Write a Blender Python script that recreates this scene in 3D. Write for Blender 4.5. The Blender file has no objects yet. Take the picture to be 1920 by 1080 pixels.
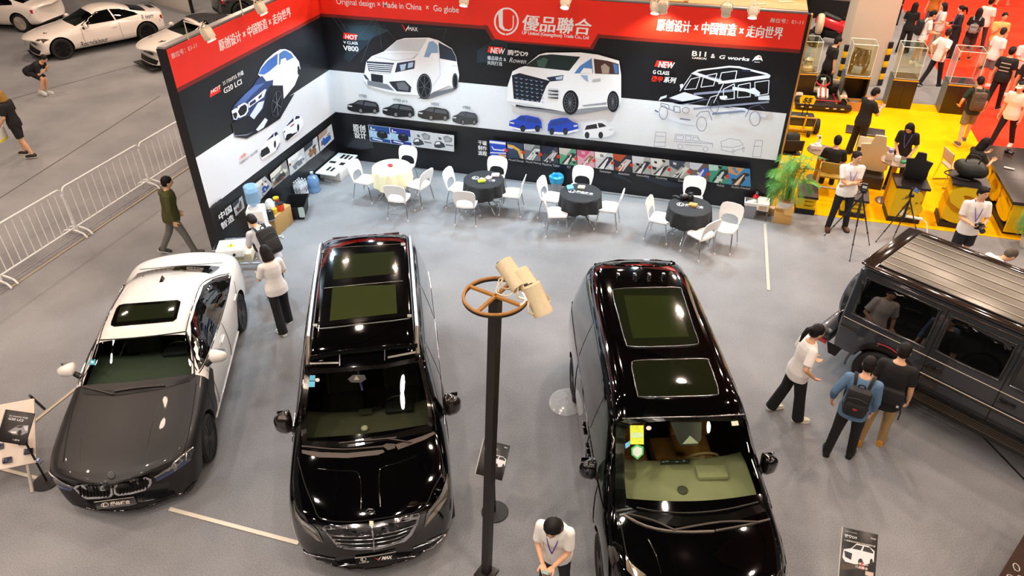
import bpy, bmesh, math, random
import numpy as np
from math import sin, cos, pi, radians, sqrt, atan2, hypot
from mathutils import Vector, Matrix
from mathutils.bvhtree import BVHTree
random.seed(7)
C = bpy.context.scene.collection
SC = bpy.context.scene
# ---------------------------------------------------------------- camera (fitted to the booth's vanishing points)
CAM_H = 7.7; FOC = 1376.9
_p, _y, _r = radians(34.695), radians(-16.493), radians(-0.376)
_f = Vector((sin(_y)*cos(_p), cos(_y)*cos(_p), -sin(_p)))
_r0 = Vector((cos(_y), -sin(_y), 0)); _u0 = _r0.cross(_f)
_R = _r0*cos(_r) + _u0*sin(_r); _U = -_r0*sin(_r) + _u0*cos(_r)
cd = bpy.data.cameras.new('camera'); cam = bpy.data.objects.new('camera', cd); C.objects.link(cam)
cd.sensor_width = 36; cd.lens = FOC/1920*36; cd.clip_end = 200
cam.matrix_world = Matrix(((_R.x, _U.x, -_f.x, 0), (_R.y, _U.y, -_f.y, 0), (_R.z, _U.z, -_f.z, CAM_H), (0, 0, 0, 1)))
SC.camera = cam
# ---------------------------------------------------------------- colour management, hall ambience
SC.view_settings.view_transform = 'Standard'; SC.view_settings.look = 'None'
SC.view_settings.gamma = 1; SC.view_settings.use_curve_mapping = False
SC.view_settings.exposure = 0.0
w = bpy.data.worlds.new('hall'); SC.world = w; w.use_nodes = True
bg = w.node_tree.nodes['Background']; bg.inputs[0].default_value = (.95, .88, .8, 1); bg.inputs[1].default_value = .06
def lamp(name, kind, loc, energy, col=(1, 1, 1), aim=None, **kw):
    d = bpy.data.lights.new(name, kind); d.energy = energy; d.color = col
    for k, v in kw.items(): setattr(d, k, v)
    o = bpy.data.objects.new(name, d); C.objects.link(o); o.location = loc
    if aim: o.rotation_euler = (Vector(aim)-Vector(loc)).to_track_quat('-Z', 'Y').to_euler()
    return o
CEIL = 11.5
HB = [(x, y) for x in (-21, -14.5, -9.6, -4.6, .6, 6.2, 12.5, 19) for y in (-6, -1, 4.2, 9.5, 15.5, 22, 29)]+[(x, 36) for x in (6.2, 12.5, 19)]  # rearmost row on the right is added to brighten the red carpet
for i, (x, y) in enumerate(HB):
    warm = (1, .76, .60)
    e = (310 if y > 12 else 215) if x < -10 else 165 if x > 3 else 100 if y > 5 else 165
    if y > 15 and x > 0: e = 500
    if y < 5 and -10 < x < 3: warm, e = (1, .84, .73), 195
    lamp('hall_lamp_light', 'AREA', (x, y, CEIL-.76), e, warm, shape='DISK', size=.44)
# floodlights clamped along the booth walls (x, y, z, aim, energy): cool white
YB = 1.9395*CAM_H; XL = -1.141*CAM_H
FLOODS = []
# ---------------------------------------------------------------- measuring helpers: rays of the fitted camera met with real planes
def ray(px, py): return _f + _R*((px-960)/FOC) - _U*((py-540)/FOC)
CO = Vector((0, 0, CAM_H))
def P(px, py, z=0.0):
    d = ray(px, py); return CO + d*((z-CAM_H)/d.z)
def PB(px, py, y=YB):
    d = ray(px, py); return CO + d*(y/d.y)
def PL(px, py, x=XL):
    d = ray(px, py); return CO + d*(x/d.x)
def below(px, py, z): v = P(px, py, z); return (v.x, v.y)
def feet(px, py): v = P(px, py, 0); return (v.x, v.y)
# ---------------------------------------------------------------- materials
def lin(c):
    if isinstance(c, str): c = tuple(int(c[i:i+2], 16) for i in (0, 2, 4))
    return tuple(((v/255)/12.92 if v/255 <= .04045 else ((v/255+.055)/1.055)**2.4) for v in c)
MATS = {}
def M(col, rough=.5, metal=0., coat=0., var=.08, scale=18., emit=0., trans=0., spec=.5, bump=0., name=None):
    key = (col, rough, metal, coat, var, scale, emit, trans, spec, bump)
    if key in MATS: return MATS[key]
    m = bpy.data.materials.new(name or 'mat_'+str(col)); m.use_nodes = True
    nt = m.node_tree; b = nt.nodes['Principled BSDF']; c = lin(col)
    b.inputs['Base Color'].default_value = (*c, 1); b.inputs['Roughness'].default_value = rough
    b.inputs['Metallic'].default_value = metal; b.inputs['Coat Weight'].default_value = coat
    b.inputs['Coat Roughness'].default_value = .03; b.inputs['Specular IOR Level'].default_value = spec
    if trans: b.inputs['Transmission Weight'].default_value = trans
    if emit:
        b.inputs['Emission Color'].default_value = (*c, 1); b.inputs['Emission Strength'].default_value = emit
    if var or bump:
        tc = nt.nodes.new('ShaderNodeTexCoord'); n = nt.nodes.new('ShaderNodeTexNoise')
        n.inputs['Scale'].default_value = scale; n.inputs['Detail'].default_value = 3
        nt.links.new(tc.outputs['Object'], n.inputs['Vector'])
        mx = nt.nodes.new('ShaderNodeMix'); mx.data_type = 'RGBA'
        mx.inputs[6].default_value = (*[v*(1-var) for v in c], 1); mx.inputs[7].default_value = (*[min(1, v*(1+var)) for v in c], 1)
        nt.links.new(n.outputs['Fac'], mx.inputs[0]); nt.links.new(mx.outputs[2], b.inputs['Base Color'])
        if bump:
            bp = nt.nodes.new('ShaderNodeBump'); bp.inputs['Strength'].default_value = bump; bp.inputs['Distance'].default_value = .01
            nt.links.new(n.outputs['Fac'], bp.inputs['Height']); nt.links.new(bp.outputs['Normal'], b.inputs['Normal'])
    MATS[key] = m; return m
def glass(tint, refl=1.0, name='glass'):
    key = ('glass', tint, refl)
    if key in MATS: return MATS[key]
    m = bpy.data.materials.new(name); m.use_nodes = True; nt = m.node_tree; nt.nodes.clear()
    o = nt.nodes.new('ShaderNodeOutputMaterial'); t = nt.nodes.new('ShaderNodeBsdfTransparent'); g = nt.nodes.new('ShaderNodeBsdfGlossy')
    t.inputs[0].default_value = (*tint, 1); g.inputs['Roughness'].default_value = .01; g.inputs[0].default_value = (refl, refl, refl, 1)
    lw_ = nt.nodes.new('ShaderNodeLayerWeight'); pw = nt.nodes.new('ShaderNodeMath'); pw.operation = 'POWER'; pw.inputs[1].default_value = 5
    fr = nt.nodes.new('ShaderNodeMath'); fr.operation = 'MULTIPLY_ADD'; fr.inputs[1].default_value = .9; fr.inputs[2].default_value = .045
    lw_.inputs['Blend'].default_value = .5; nt.links.new(lw_.outputs['Facing'], pw.inputs[0]); nt.links.new(pw.outputs[0], fr.inputs[0])
    mx = nt.nodes.new('ShaderNodeMixShader')
    nt.links.new(fr.outputs[0], mx.inputs[0]); nt.links.new(t.outputs[0], mx.inputs[1]); nt.links.new(g.outputs[0], mx.inputs[2])
    nt.links.new(mx.outputs[0], o.inputs[0]); MATS[key] = m; return m
def film(col, a, rough=.15):  # thin clear plastic: part see-through, part milky and glossy
    key = ('film', col, a)
    if key in MATS: return MATS[key]
    m = bpy.data.materials.new('plastic_film'); m.use_nodes = True; nt = m.node_tree; b = nt.nodes['Principled BSDF']; b.inputs['Base Color'].default_value = (*lin(col), 1); b.inputs['Roughness'].default_value = rough
    t = nt.nodes.new('ShaderNodeBsdfTransparent'); mx = nt.nodes.new('ShaderNodeMixShader'); mx.inputs[0].default_value = a
    nt.links.new(t.outputs[0], mx.inputs[1]); nt.links.new(b.outputs[0], mx.inputs[2]); nt.links.new(mx.outputs[0], nt.nodes['Material Output'].inputs[0]); MATS[key] = m; return m
# ---------------------------------------------------------------- objects
def link(name, me, mat, parent=None):
    o = bpy.data.objects.new(name, me); C.objects.link(o)
    if parent is not None: o.parent = parent
    if mat is not None and len(me.materials) == 0: me.materials.append(mat)
    return o
def tag(o, label=None, cat=None, group=None, kind=None):
    if label: o['label'] = label
    if cat: o['category'] = cat
    if group: o['group'] = group
    if kind: o['kind'] = kind
    return o
def thing(name, label, cat, loc=(0, 0, 0), rz=0, group=None):
    o = bpy.data.objects.new(name, None); C.objects.link(o); o.empty_display_size = .1
    o.location = loc; o.rotation_euler = (0, 0, rz); return tag(o, label, cat, group)
KIDS = {}
def kids(o): return [c for c in bpy.data.objects if c.parent == o] if False else list(o.children)
def copy_tree(o, loc=None, rz=None, label=None, parent=None):
    c = o.copy(); C.objects.link(c)
    if parent is not None: c.parent = parent
    for ch in o.children: copy_tree(ch, parent=c)
    if loc is not None: c.location = loc
    if rz is not None: c.rotation_euler = (0, 0, rz)
    if label: c['label'] = label
    return c
def frame(d):  # two unit vectors square to d
    d = Vector(d).normalized(); a = Vector((0, 0, 1)) if abs(d.z) < .9 else Vector((0, 1, 0))
    u = d.cross(a).normalized(); return u, d.cross(u).normalized()
class MB:
    def __init__(s): s.v = []; s.f = []; s.m = []; s.mi = 0
    def add(s, vs, fs):
        n = len(s.v); s.v += [tuple(v) for v in vs]; s.f += [tuple(i+n for i in f) for f in fs]; s.m += [s.mi]*len(fs); return s
    def box(s, c, d, mat=None, taper=1., bev=0.):
        x, y, z = d[0]/2, d[1]/2, d[2]/2; c = Vector(c)
        if bev:
            pts = []; fs = []; b = min(bev, .45*min(d))
            bm = bmesh.new(); bmesh.ops.create_cube(bm, size=1)
            for v in bm.verts: v.co = Vector((v.co.x*d[0]*(taper if v.co.z > 0 else 1), v.co.y*d[1]*(taper if v.co.z > 0 else 1), v.co.z*d[2]))
            bmesh.ops.bevel(bm, geom=list(bm.edges), offset=b, segments=2, profile=.5, affect='EDGES')
            bm.verts.index_update(); pts = [v.co.copy() for v in bm.verts]; fs = [[v.index for v in f.verts] for f in bm.faces]; bm.free()
        else:
            pts = [Vector((sx*x*(taper if sz > 0 else 1), sy*y*(taper if sz > 0 else 1), sz*z)) for sz in (-1, 1) for sy in (-1, 1) for sx in (-1, 1)]
            fs = [(0, 2, 3, 1), (4, 5, 7, 6), (0, 1, 5, 4), (2, 6, 7, 3), (0, 4, 6, 2), (1, 3, 7, 5)]
        if mat is not None: pts = [mat @ p for p in pts]
        return s.add([p+c for p in pts], fs)
    def cyl(s, a, b, r1, r2=None, n=12, cap=True):
        a = Vector(a); b = Vector(b); r2 = r1 if r2 is None else r2; u, w = frame(b-a)
        ring = lambda c, r: [c+(u*cos(2*pi*i/n)+w*sin(2*pi*i/n))*r for i in range(n)]
        fs = [(i, (i+1) % n, n+(i+1) % n, n+i) for i in range(n)]
        if cap: fs += [tuple(range(n-1, -1, -1)), tuple(range(n, 2*n))]
        return s.add(ring(a, r1)+ring(b, r2), fs)
    def tube(s, pts, r, n=8, closed=False):
        pts = [Vector(p) for p in pts]; k = len(pts); rr = r if isinstance(r, (list, tuple)) else [r]*k
        vs = []; u0 = None
        for i, p in enumerate(pts):
            if closed: d = pts[(i+1) % k]-pts[i-1]
            else: d = pts[min(i+1, k-1)]-pts[max(i-1, 0)]
            d = d.normalized() if d.length > 1e-9 else Vector((0, 0, 1))
            if u0 is None: u0, _ = frame(d)
            u = (u0-d*u0.dot(d)); u = u.normalized() if u.length > 1e-6 else frame(d)[0]; u0 = u; w_ = d.cross(u)
            vs += [p+(u*cos(2*pi*j/n)+w_*sin(2*pi*j/n))*rr[i] for j in range(n)]
        fs = []
        for i in range(k if closed else k-1):
            for j in range(n): fs.append((i*n+j, i*n+(j+1) % n, ((i+1) % k)*n+(j+1) % n, ((i+1) % k)*n+j))
        if not closed: fs += [tuple(range(n-1, -1, -1)), tuple((k-1)*n+j for j in range(n))]
        return s.add(vs, fs)
    def ball(s, c, r, sc=(1, 1, 1), n=12, m=8, rot=None):
        c = Vector(c); vs = [Vector((0, 0, -1))]; fs = []
        for i in range(1, m):
            t = pi*i/m-pi/2; vs += [Vector((cos(t)*cos(2*pi*j/n), cos(t)*sin(2*pi*j/n), sin(t))) for j in range(n)]
        vs.append(Vector((0, 0, 1))); L = len(vs)-1
        fs += [(0, 1+(j+1) % n, 1+j) for j in range(n)]
        for i in range(m-2): fs += [(1+i*n+j, 1+i*n+(j+1) % n, 1+(i+1)*n+(j+1) % n, 1+(i+1)*n+j) for j in range(n)]
        fs += [(L, 1+(m-2)*n+j, 1+(m-2)*n+(j+1) % n) for j in range(n)]
        pts = [Vector((v.x*r*sc[0], v.y*r*sc[1], v.z*r*sc[2])) for v in vs]
        if rot is not None: pts = [rot @ p for p in pts]
        return s.add([p+c for p in pts], fs)
    def cone(s, a, b, r1, r2, n=10):  # round cone: capsule with a taper
        a = Vector(a); b = Vector(b); d = b-a
        if d.length < 1e-6: return s.ball(a, max(r1, r2), n=n)
        d.normalize(); u, w_ = frame(d); vs = [a-d*r1]; fs = []; rows = []
        for t in (-60, -30, 0): rows.append((a+d*(r1*sin(radians(t))), r1*cos(radians(t))))
        for t in (0, 30, 60): rows.append((b+d*(r2*sin(radians(t))), r2*cos(radians(t))))
        for c, r in rows: vs += [c+(u*cos(2*pi*i/n)+w_*sin(2*pi*i/n))*r for i in range(n)]
        vs.append(b+d*r2); L = len(vs)-1; k = len(rows)
        fs += [(0, 1+(i+1) % n, 1+i) for i in range(n)]
        for q in range(k-1): fs += [(1+q*n+i, 1+q*n+(i+1) % n, 1+(q+1)*n+(i+1) % n, 1+(q+1)*n+i) for i in range(n)]
        fs += [(L, 1+(k-1)*n+i, 1+(k-1)*n+(i+1) % n) for i in range(n)]
        return s.add(vs, fs)
    def lathe(s, prof, n=24, c=(0, 0, 0), ax=None):
        c = Vector(c); vs = []; fs = []; k = len(prof)
        for r, z in prof: vs += [Vector((r*cos(2*pi*i/n), r*sin(2*pi*i/n), z)) for i in range(n)]
        for q in range(k-1): fs += [(q*n+i, q*n+(i+1) % n, (q+1)*n+(i+1) % n, (q+1)*n+i) for i in range(n)]
        if prof[0][0] > 1e-6: fs.append(tuple(range(n-1, -1, -1)))
        if prof[-1][0] > 1e-6: fs.append(tuple((k-1)*n+i for i in range(n)))
        if ax is not None: vs = [ax @ v for v in vs]
        return s.add([v+c for v in vs], fs)
    def loft(s, rings, cap=True):  # rings of equal length
        n = len(rings[0]); vs = [p for r in rings for p in r]; fs = []
        for q in range(len(rings)-1): fs += [(q*n+i, q*n+(i+1) % n, (q+1)*n+(i+1) % n, (q+1)*n+i) for i in range(n)]
        if cap: fs += [tuple(range(n-1, -1, -1)), tuple((len(rings)-1)*n+i for i in range(n))]
        return s.add(vs, fs)
    def prism(s, poly, h, mat):  # 2D polygon in the xy plane of mat, raised by h along its z
        n = len(poly); vs = [mat @ Vector((x, y, 0)) for x, y in poly]+[mat @ Vector((x, y, h)) for x, y in poly]
        return s.add(vs, [tuple(range(n-1, -1, -1)), tuple(range(n, 2*n))]+[(i, (i+1) % n, n+(i+1) % n, n+i) for i in range(n)])
    def poly(s, pts): return s.add(pts, [tuple(range(len(pts)))])
    def grid(s, rows):
        k = len(rows); n = len(rows[0]); vs = [p for r in rows for p in r]
        return s.add(vs, [(q*n+i, q*n+i+1, (q+1)*n+i+1, (q+1)*n+i) for q in range(k-1) for i in range(n-1)])
    def build(s, name, mat, parent=None, smooth=35, loc=None):
        me = bpy.data.meshes.new(name); me.from_pydata(s.v, [], s.f)
        mats = mat if isinstance(mat, (list, tuple)) else [mat]
        for m in mats: me.materials.append(m)
        if len(mats) > 1: me.polygons.foreach_set('material_index', s.m)
        if smooth: me.shade_smooth(); me.set_sharp_from_angle(angle=radians(smooth))
        me.update(); o = bpy.data.objects.new(name, me); C.objects.link(o)
        if parent is not None: o.parent = parent
        if loc is not None: o.location = loc
        return o
def RX(a): return Matrix.Rotation(a, 3, 'X')
def RY(a): return Matrix.Rotation(a, 3, 'Y')
def RZ(a): return Matrix.Rotation(a, 3, 'Z')
def evald(o):
    dg = bpy.context.evaluated_depsgraph_get(); return bpy.data.meshes.new_from_object(o.evaluated_get(dg))
def bez(pts, n=8, closed=False):  # Catmull-Rom through points
    pts = [Vector(p) for p in pts]; k = len(pts); out = []
    for i in range(k if closed else k-1):
        p0 = pts[(i-1) % k] if closed or i else pts[0]; p1 = pts[i]; p2 = pts[(i+1) % k]; p3 = pts[(i+2) % k] if closed or i < k-2 else pts[-1]
        for j in range(n):
            t = j/n; out.append(.5*((2*p1)+(p2-p0)*t+(2*p0-5*p1+4*p2-p3)*t*t+(3*p1-p0-3*p2+p3)*t**3))
    if not closed: out.append(pts[-1])
    return out
TXT = {}
def text_geo(s, bold=0., shear=0., sp=1.):
    key = (s, bold, shear, sp)
    if key not in TXT:
        cu = bpy.data.curves.new('t', 'FONT'); cu.body = s; cu.size = 1; cu.offset = bold; cu.shear = shear; cu.space_character = sp
        cu.resolution_u = 3
        o = bpy.data.objects.new('t', cu); C.objects.link(o); me = evald(o)
        vs = [v.co.copy() for v in me.vertices]; fs = [tuple(p.vertices) for p in me.polygons]
        bpy.data.objects.remove(o); bpy.data.curves.remove(cu); bpy.data.meshes.remove(me)
        xs = [v.x for v in vs]; ys = [v.y for v in vs]; x0, x1, y0, y1 = min(xs), max(xs), min(ys), max(ys)
        TXT[key] = ([((v.x-x0)/(x1-x0), (v.y-y0)/(y1-y0)) for v in vs], fs, (x1-x0)/(y1-y0))
    return TXT[key]
# ---------------------------------------------------------------- the hall: floor, carpets, ceiling
def carpet(name, c1, c2, sc=60., big=.6):
    m = bpy.data.materials.new(name); m.use_nodes = True; nt = m.node_tree; b = nt.nodes['Principled BSDF']
    b.inputs['Roughness'].default_value = .95; b.inputs['Specular IOR Level'].default_value = .1
    tc = nt.nodes.new('ShaderNodeTexCoord')
    n1 = nt.nodes.new('ShaderNodeTexNoise'); n1.inputs['Scale'].default_value = sc; n1.inputs['Detail'].default_value = 6; n1.inputs['Roughness'].default_value = .75
    n2 = nt.nodes.new('ShaderNodeTexNoise'); n2.inputs['Scale'].default_value = big; n2.inputs['Detail'].default_value = 5
    r = nt.nodes.new('ShaderNodeMix'); r.data_type = 'FLOAT'; r.inputs[0].default_value = .38
    nt.links.new(tc.outputs['Object'], n1.inputs[0]); nt.links.new(tc.outputs['Object'], n2.inputs[0])
    nt.links.new(n1.outputs[0], r.inputs[2]); nt.links.new(n2.outputs[0], r.inputs[3])
    rp = nt.nodes.new('ShaderNodeValToRGB'); rp.color_ramp.elements[0].position = .40; rp.color_ramp.elements[1].position = .60
    rp.color_ramp.elements[0].color = (*lin(c1), 1); rp.color_ramp.elements[1].color = (*lin(c2), 1)
    nt.links.new(r.outputs[0], rp.inputs[0]); nt.links.new(rp.outputs[0], b.inputs['Base Color'])
    bp = nt.nodes.new('ShaderNodeBump'); bp.inputs['Strength'].default_value = .25; bp.inputs['Distance'].default_value = .004
    nt.links.new(n1.outputs[0], bp.inputs['Height']); nt.links.new(bp.outputs[0], b.inputs['Normal'])
    return m
GREY = carpet('grey_carpet', '76777a', '9a9b9d'); YEL = carpet('yellow_carpet', 'f0ac00', 'ffc000', 60, .9); RED = carpet('red_carpet', 'e83420', 'f84a30', 50, .8)
def slab(name, pts, z, mat, t=.004):
    m = MB(); n = len(pts); m.add([(x, y, z) for x, y in pts]+[(x, y, z-t) for x, y in pts], [tuple(range(n))]+[((i+1) % n, i, n+i, n+(i+1) % n) for i in range(n)])
    return m.build(name, mat, smooth=0)
tag(slab('floor', [(-34, -8), (30, -8), (30, 40), (-34, 40)], 0, GREY, .1), kind='structure')
tag(slab('floor_yellow_carpet', [(1.45, 15.08), (6.48, 15.08), (6.48, 22.72), (1.45, 22.72)], .008, YEL, .007), kind='structure')
tag(slab('floor_red_carpet', [(6.48, 15.08), (30, 15.08), (30, 40), (6.48, 40)], .0075, RED, .0065), kind='structure')
m = MB(); m.box((-2, 16, CEIL+.1), (64, 48, .2)); tag(m.build('ceiling', M('2c2620', .9)), kind='structure')
m = MB()
for x in range(-32, 30, 8): m.box((x, 16, CEIL-.25), (.25, 48, .5))
for y in range(-6, 40, 8): m.box((-2, y, CEIL-.2), (64, .2, .4))
tag(m.build('trim_1', M('3a332c', .8), smooth=0), kind='structure')
hl = MB(); hl.lathe([(.02, .72), (.05, .6), (.16, .55), (.2, .35), (.36, .05), (.37, 0), (.34, 0)], 20)
hm = hl.build('high_bay_lamp', M('8c8a86', .4, .6)); hl2 = MB().cyl((0, 0, .02), (0, 0, .03), .24, n=20).build('lens', M('fff0dc', .5, emit=6., var=0), hm)
hm.location = (*HB[0], CEIL-.745); tag(hm, 'round high bay lamp hanging under the hall ceiling', 'lamp', 'hall ceiling lamps')
for x, y in HB[1:]: copy_tree(hm, (x, y, CEIL-.745))
def strip(name, a, b, w_, mat, label, z=.012):
    a = Vector((a[0], a[1], 0)); b = Vector((b[0], b[1], 0)); d = (b-a).normalized(); n = Vector((-d.y, d.x, 0))*w_/2
    return tag(slab(name, [(a-n).xy, (b-n).xy, (b+n).xy, (a+n).xy], z, mat, .003), label, 'tape')
TAPE = M('e6dcc8', .5); TAPE2 = M('b9a98e', .6)
strip('floor_tape', P(20, 540), P(360, 310), .05, TAPE2, 'beige tape line on the carpet along the foot of the white barriers')
strip('floor_tape', P(318, 955), P(560, 1019), .055, TAPE, 'white tape line on the carpet between the sedan nose and the chrome grilled van')
strip('floor_tape', P(160, 715), P(46, 806), .05, TAPE2, 'beige tape line on the carpet left of the sedan bonnet')
strip('floor_tape', P(0, 879), P(70, 897), .05, TAPE, 'white tape line on the carpet under the slanted display board')
strip('floor_tape', P(1434, 420), P(1441, 545), .06, M('b4b2a6', .6), 'pale tape line on the carpet running from the fire extinguisher towards the dark offroader')
strip('floor_tape', P(1838, 815), P(1925, 905), .03, M('2a2c2a', .6), 'dark cable cover line on the carpet under the dark offroader')
for a, b, l in (((0, 372), (300, 180), 'carpet seam line crossing the floor behind the barriers'), ((0, 192), (270, 118), 'carpet seam line near the crouching photographer')):
    strip('floor_tape', P(*a), P(*b), .012, M('4c4846', .8), l)
# ---------------------------------------------------------------- booth walls
TB = PB(1515, 27); WZ = TB.z; WR = TB.x; TL = PL(313, 98); WY = TL.y
BLK = M('17171b', .35, var=.15, scale=3.); WHT = M('e9ebee', .4); REDP = M('e02a17', .35); REDD = M('7c241c', .4)
m = MB(); m.box(((XL+WR)/2+.03, YB+.06, WZ/2), (WR-XL+.06, .12, WZ))
wb = tag(m.build('wall_back', BLK, smooth=0), kind='structure')
m = MB(); m.box((XL-.1, (WY+YB+.12)/2, WZ/2), (.2, YB+.12-WY, WZ))
wl = tag(m.build('wall_left', BLK, smooth=0), kind='structure')
m = MB(); m.box((WR+.075, YB+.06, WZ/2), (.03, .13, WZ)); m.build('edge_strip', M('c88a3a', .5), wb, smooth=0)
def onB(px, py, d): v = PB(px, py); return Vector((v.x, YB-d, v.z))
def onL(px, py, d): v = PL(px, py); return Vector((XL+d, v.y, v.z))
LAY = {}
def graphic(on, par, polys, name='printed_graphic', d0=None):
    """flat print: list of (colour, [pixel outline]) from back to front, each a hair in front of the last"""
    k = LAY.get(par, .002) if d0 is None else d0
    m = MB(); mats = []
    for c, pts in polys:
        mm = c if not isinstance(c, str) else M(c, .4, var=.05)
        if mm not in mats: mats.append(mm)
        m.mi = mats.index(mm); k += .00025; vs = [on(x, y, k) for x, y in pts]
        m.poly(vs)
    LAY[par] = k; return m.build(name, mats, par, smooth=0)
def orient(o, nrm):
    return o
def letter(on, par, s, lb, rt, col='f4f4f4', bold=.012, shear=0., name='lettering'):
    k = LAY.get(par, .002)+.0004; LAY[par] = k
    a = on(*lb, k); b = on(*rt, k); vs, fs, _ = text_geo(s, min(bold, .006), shear)
    e = Vector((b.x-a.x, b.y-a.y, 0)); h = b.z-a.z; m = MB(); dx = e.normalized()*abs(h)*.022
    for q in ((-1, 0, 1) if bold > .015 else (0,)): b0 = on(*lb, k+q*.0004+.0004); m.add([b0+e*u+dx*q+Vector((0, 0, h*v)) for u, v in vs], fs)
    LAY[par] = k+.001
    return m.build(name, M(col, .4, var=.02), par, smooth=0)
def ell(cx, cy, rx, ry, rot=0, n=24, a0=0, a1=360):
    c, s = cos(radians(rot)), sin(radians(rot)); out = []
    for i in range(n):
        t = radians(a0+(a1-a0)*i/(n if a1-a0 == 360 else n-1)); x, y = rx*cos(t), ry*sin(t); out.append((cx+x*c-y*s, cy+x*s+y*c))
    return out
def ring(cx, cy, rx, ry, w_, rot=0, n=24, a0=0, a1=360):
    o = ell(cx, cy, rx, ry, rot, n, a0, a1); i = ell(cx, cy, rx-w_, ry-w_, rot, n, a0, a1)
    if a1-a0 == 360: o.append(o[0]); i.append(i[0])
    return o+i[::-1]
def stroke(pts, w_):
    out = []
    for (x0, y0), (x1, y1) in zip(pts, pts[1:]):
        L = hypot(x1-x0, y1-y0) or 1; nx, ny = -(y1-y0)/L*w_/2, (x1-x0)/L*w_/2
        out.append([(x0+nx, y0+ny), (x1+nx, y1+ny), (x1-nx, y1-ny), (x0-nx, y0-ny)])
    return out
# ---------------------------------------------------------------- print on the back wall
def cv(ox, oy, s): return lambda *p: [(ox+p[i]/s, oy+p[i+1]/s) for i in range(0, len(p), 2)]
zr = PB(601, 25).z; zw1 = PB(617, 131).z; zw0 = PB(630, 210).z
def wrect(par, on_w, x0, x1, z0, z1, col, d, name):
    m = MB(); m.poly([on_w(x0, z0, d), on_w(x1, z0, d), on_w(x1, z1, d), on_w(x0, z1, d)]); return m.build(name, M(col, .38, var=.04), par, smooth=0)
bw = lambda x, z, d: Vector((x, YB-d, z)); lw = lambda y, z, d: Vector((XL+d, y, z))
wrect(wb, bw, XL, WR, zr-.07, zr, '7c241c', .001, 'dark_red_stripe'); wrect(wb, bw, XL, WR, zr, WZ, 'f4301c', .0015, 'red_header')
wrect(wb, bw, XL, WR, zw0, zw1, 'e4e8ec', .001, 'white_band')
graphic(onB, wb, [('7c241c', [(906, 47), (923, 77), (1112, 93), (1127, 64)]), ('f4301c', [(911, 42), (929, 74), (1106, 88.5), (1122, 62), (1115, 40)])], 'red_emblem_panel')
graphic(onB, wb, [('f4f4f4', ring(949.5, 40, 23.2, 26, 3.2, 4, 40, 92, 448)), ('f4f4f4', [(934, 24), (943, 17), (943, 47), (947, 54), (955, 55.5), (955, 58.5), (944, 57), (936, 51)]),
    ('f4f4f4', [(955, 55.5), (960, 52), (961.5, 46), (961.5, 29), (963.5, 29), (963.5, 48), (961, 55), (955, 58.5)])], 'round_emblem')
letter(onB, wb, '優品聯合', (980, 57), (1110, 36), bold=.035, shear=.12)
letter(onB, wb, 'UP United (Guangzhou) Trade Co., Ltd', (979, 66), (1104, 67), bold=.02)
letter(onB, wb, 'Original design × Made in China  ×  Go globe', (632, 11), (860, 12.5), bold=.012)
letter(onB, wb, '原创设计 × 中国智造 × 走向世界', (1231, 57), (1470, 51), bold=.03)
letter(onB, wb, '展位号：E1-11', (1443, 42), (1507, 37.5), 'f0dcd8', bold=.012)
# faint ghost shapes in the dark field
g = cv(480, 0, 4)
ghost = [('1f2b33', g(640, 180, 900, 150, 960, 200, 840, 330, 700, 470, 660, 440, 690, 330)), ('29404b', g(690, 190, 900, 190, 1000, 230, 830, 300, 720, 300)), ('1e2a31', g(1660, 380, 1800, 290, 1890, 320, 1890, 470, 1660, 470))]
for a in ((555, 100, 700, 300), (600, 110, 760, 330), (890, 130, 770, 280), (915, 135, 790, 470), (920, 180, 945, 360), (950, 180, 1050, 300), (1140, 215, 1250, 215), (1340, 215, 1430, 220), (1430, 220, 1400, 300)):
    ghost += [('4c626c', q) for q in stroke(g(*a), .5)]
g5 = cv(1150, 260, 7.11)
for a in ((420, 470, 420, 540, 700, 640, 960, 640, 900, 600), (0, 430, 250, 560, 250, 580, 0, 500)): ghost.append(('242b38', g5(*a)))
g3b = cv(640, 220, 7.38); ghost.append(('2b2f38', g3b(70, 410, 200, 270, 420, 300, 460, 420, 300, 440)))
graphic(onB, wb, ghost, 'ghosted_car_graphic')
graphic(onB, wb, [('e02a17', g(660, 243, 762, 256, 752, 300, 654, 288))], 'red_tag'); letter(onB, wb, 'HOT', (648, 72.5), (671, 66), bold=.03, shear=.2)
letter(onB, wb, 'V CLASS', (645, 81.5), (671, 78.5), bold=.03); letter(onB, wb, 'V800', (645, 94), (672, 87), bold=.03)
graphic(onB, wb, [('d02a20', g(1092, 178, 1110, 190, 1128, 226, 1124, 236)), ('f4f4f4', g(1124, 236, 1130, 215, 1152, 182, 1140, 215))], 'vee_mark'); letter(onB, wb, 'MAX', (767, 57), (783.5, 51), bold=.03)
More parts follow.
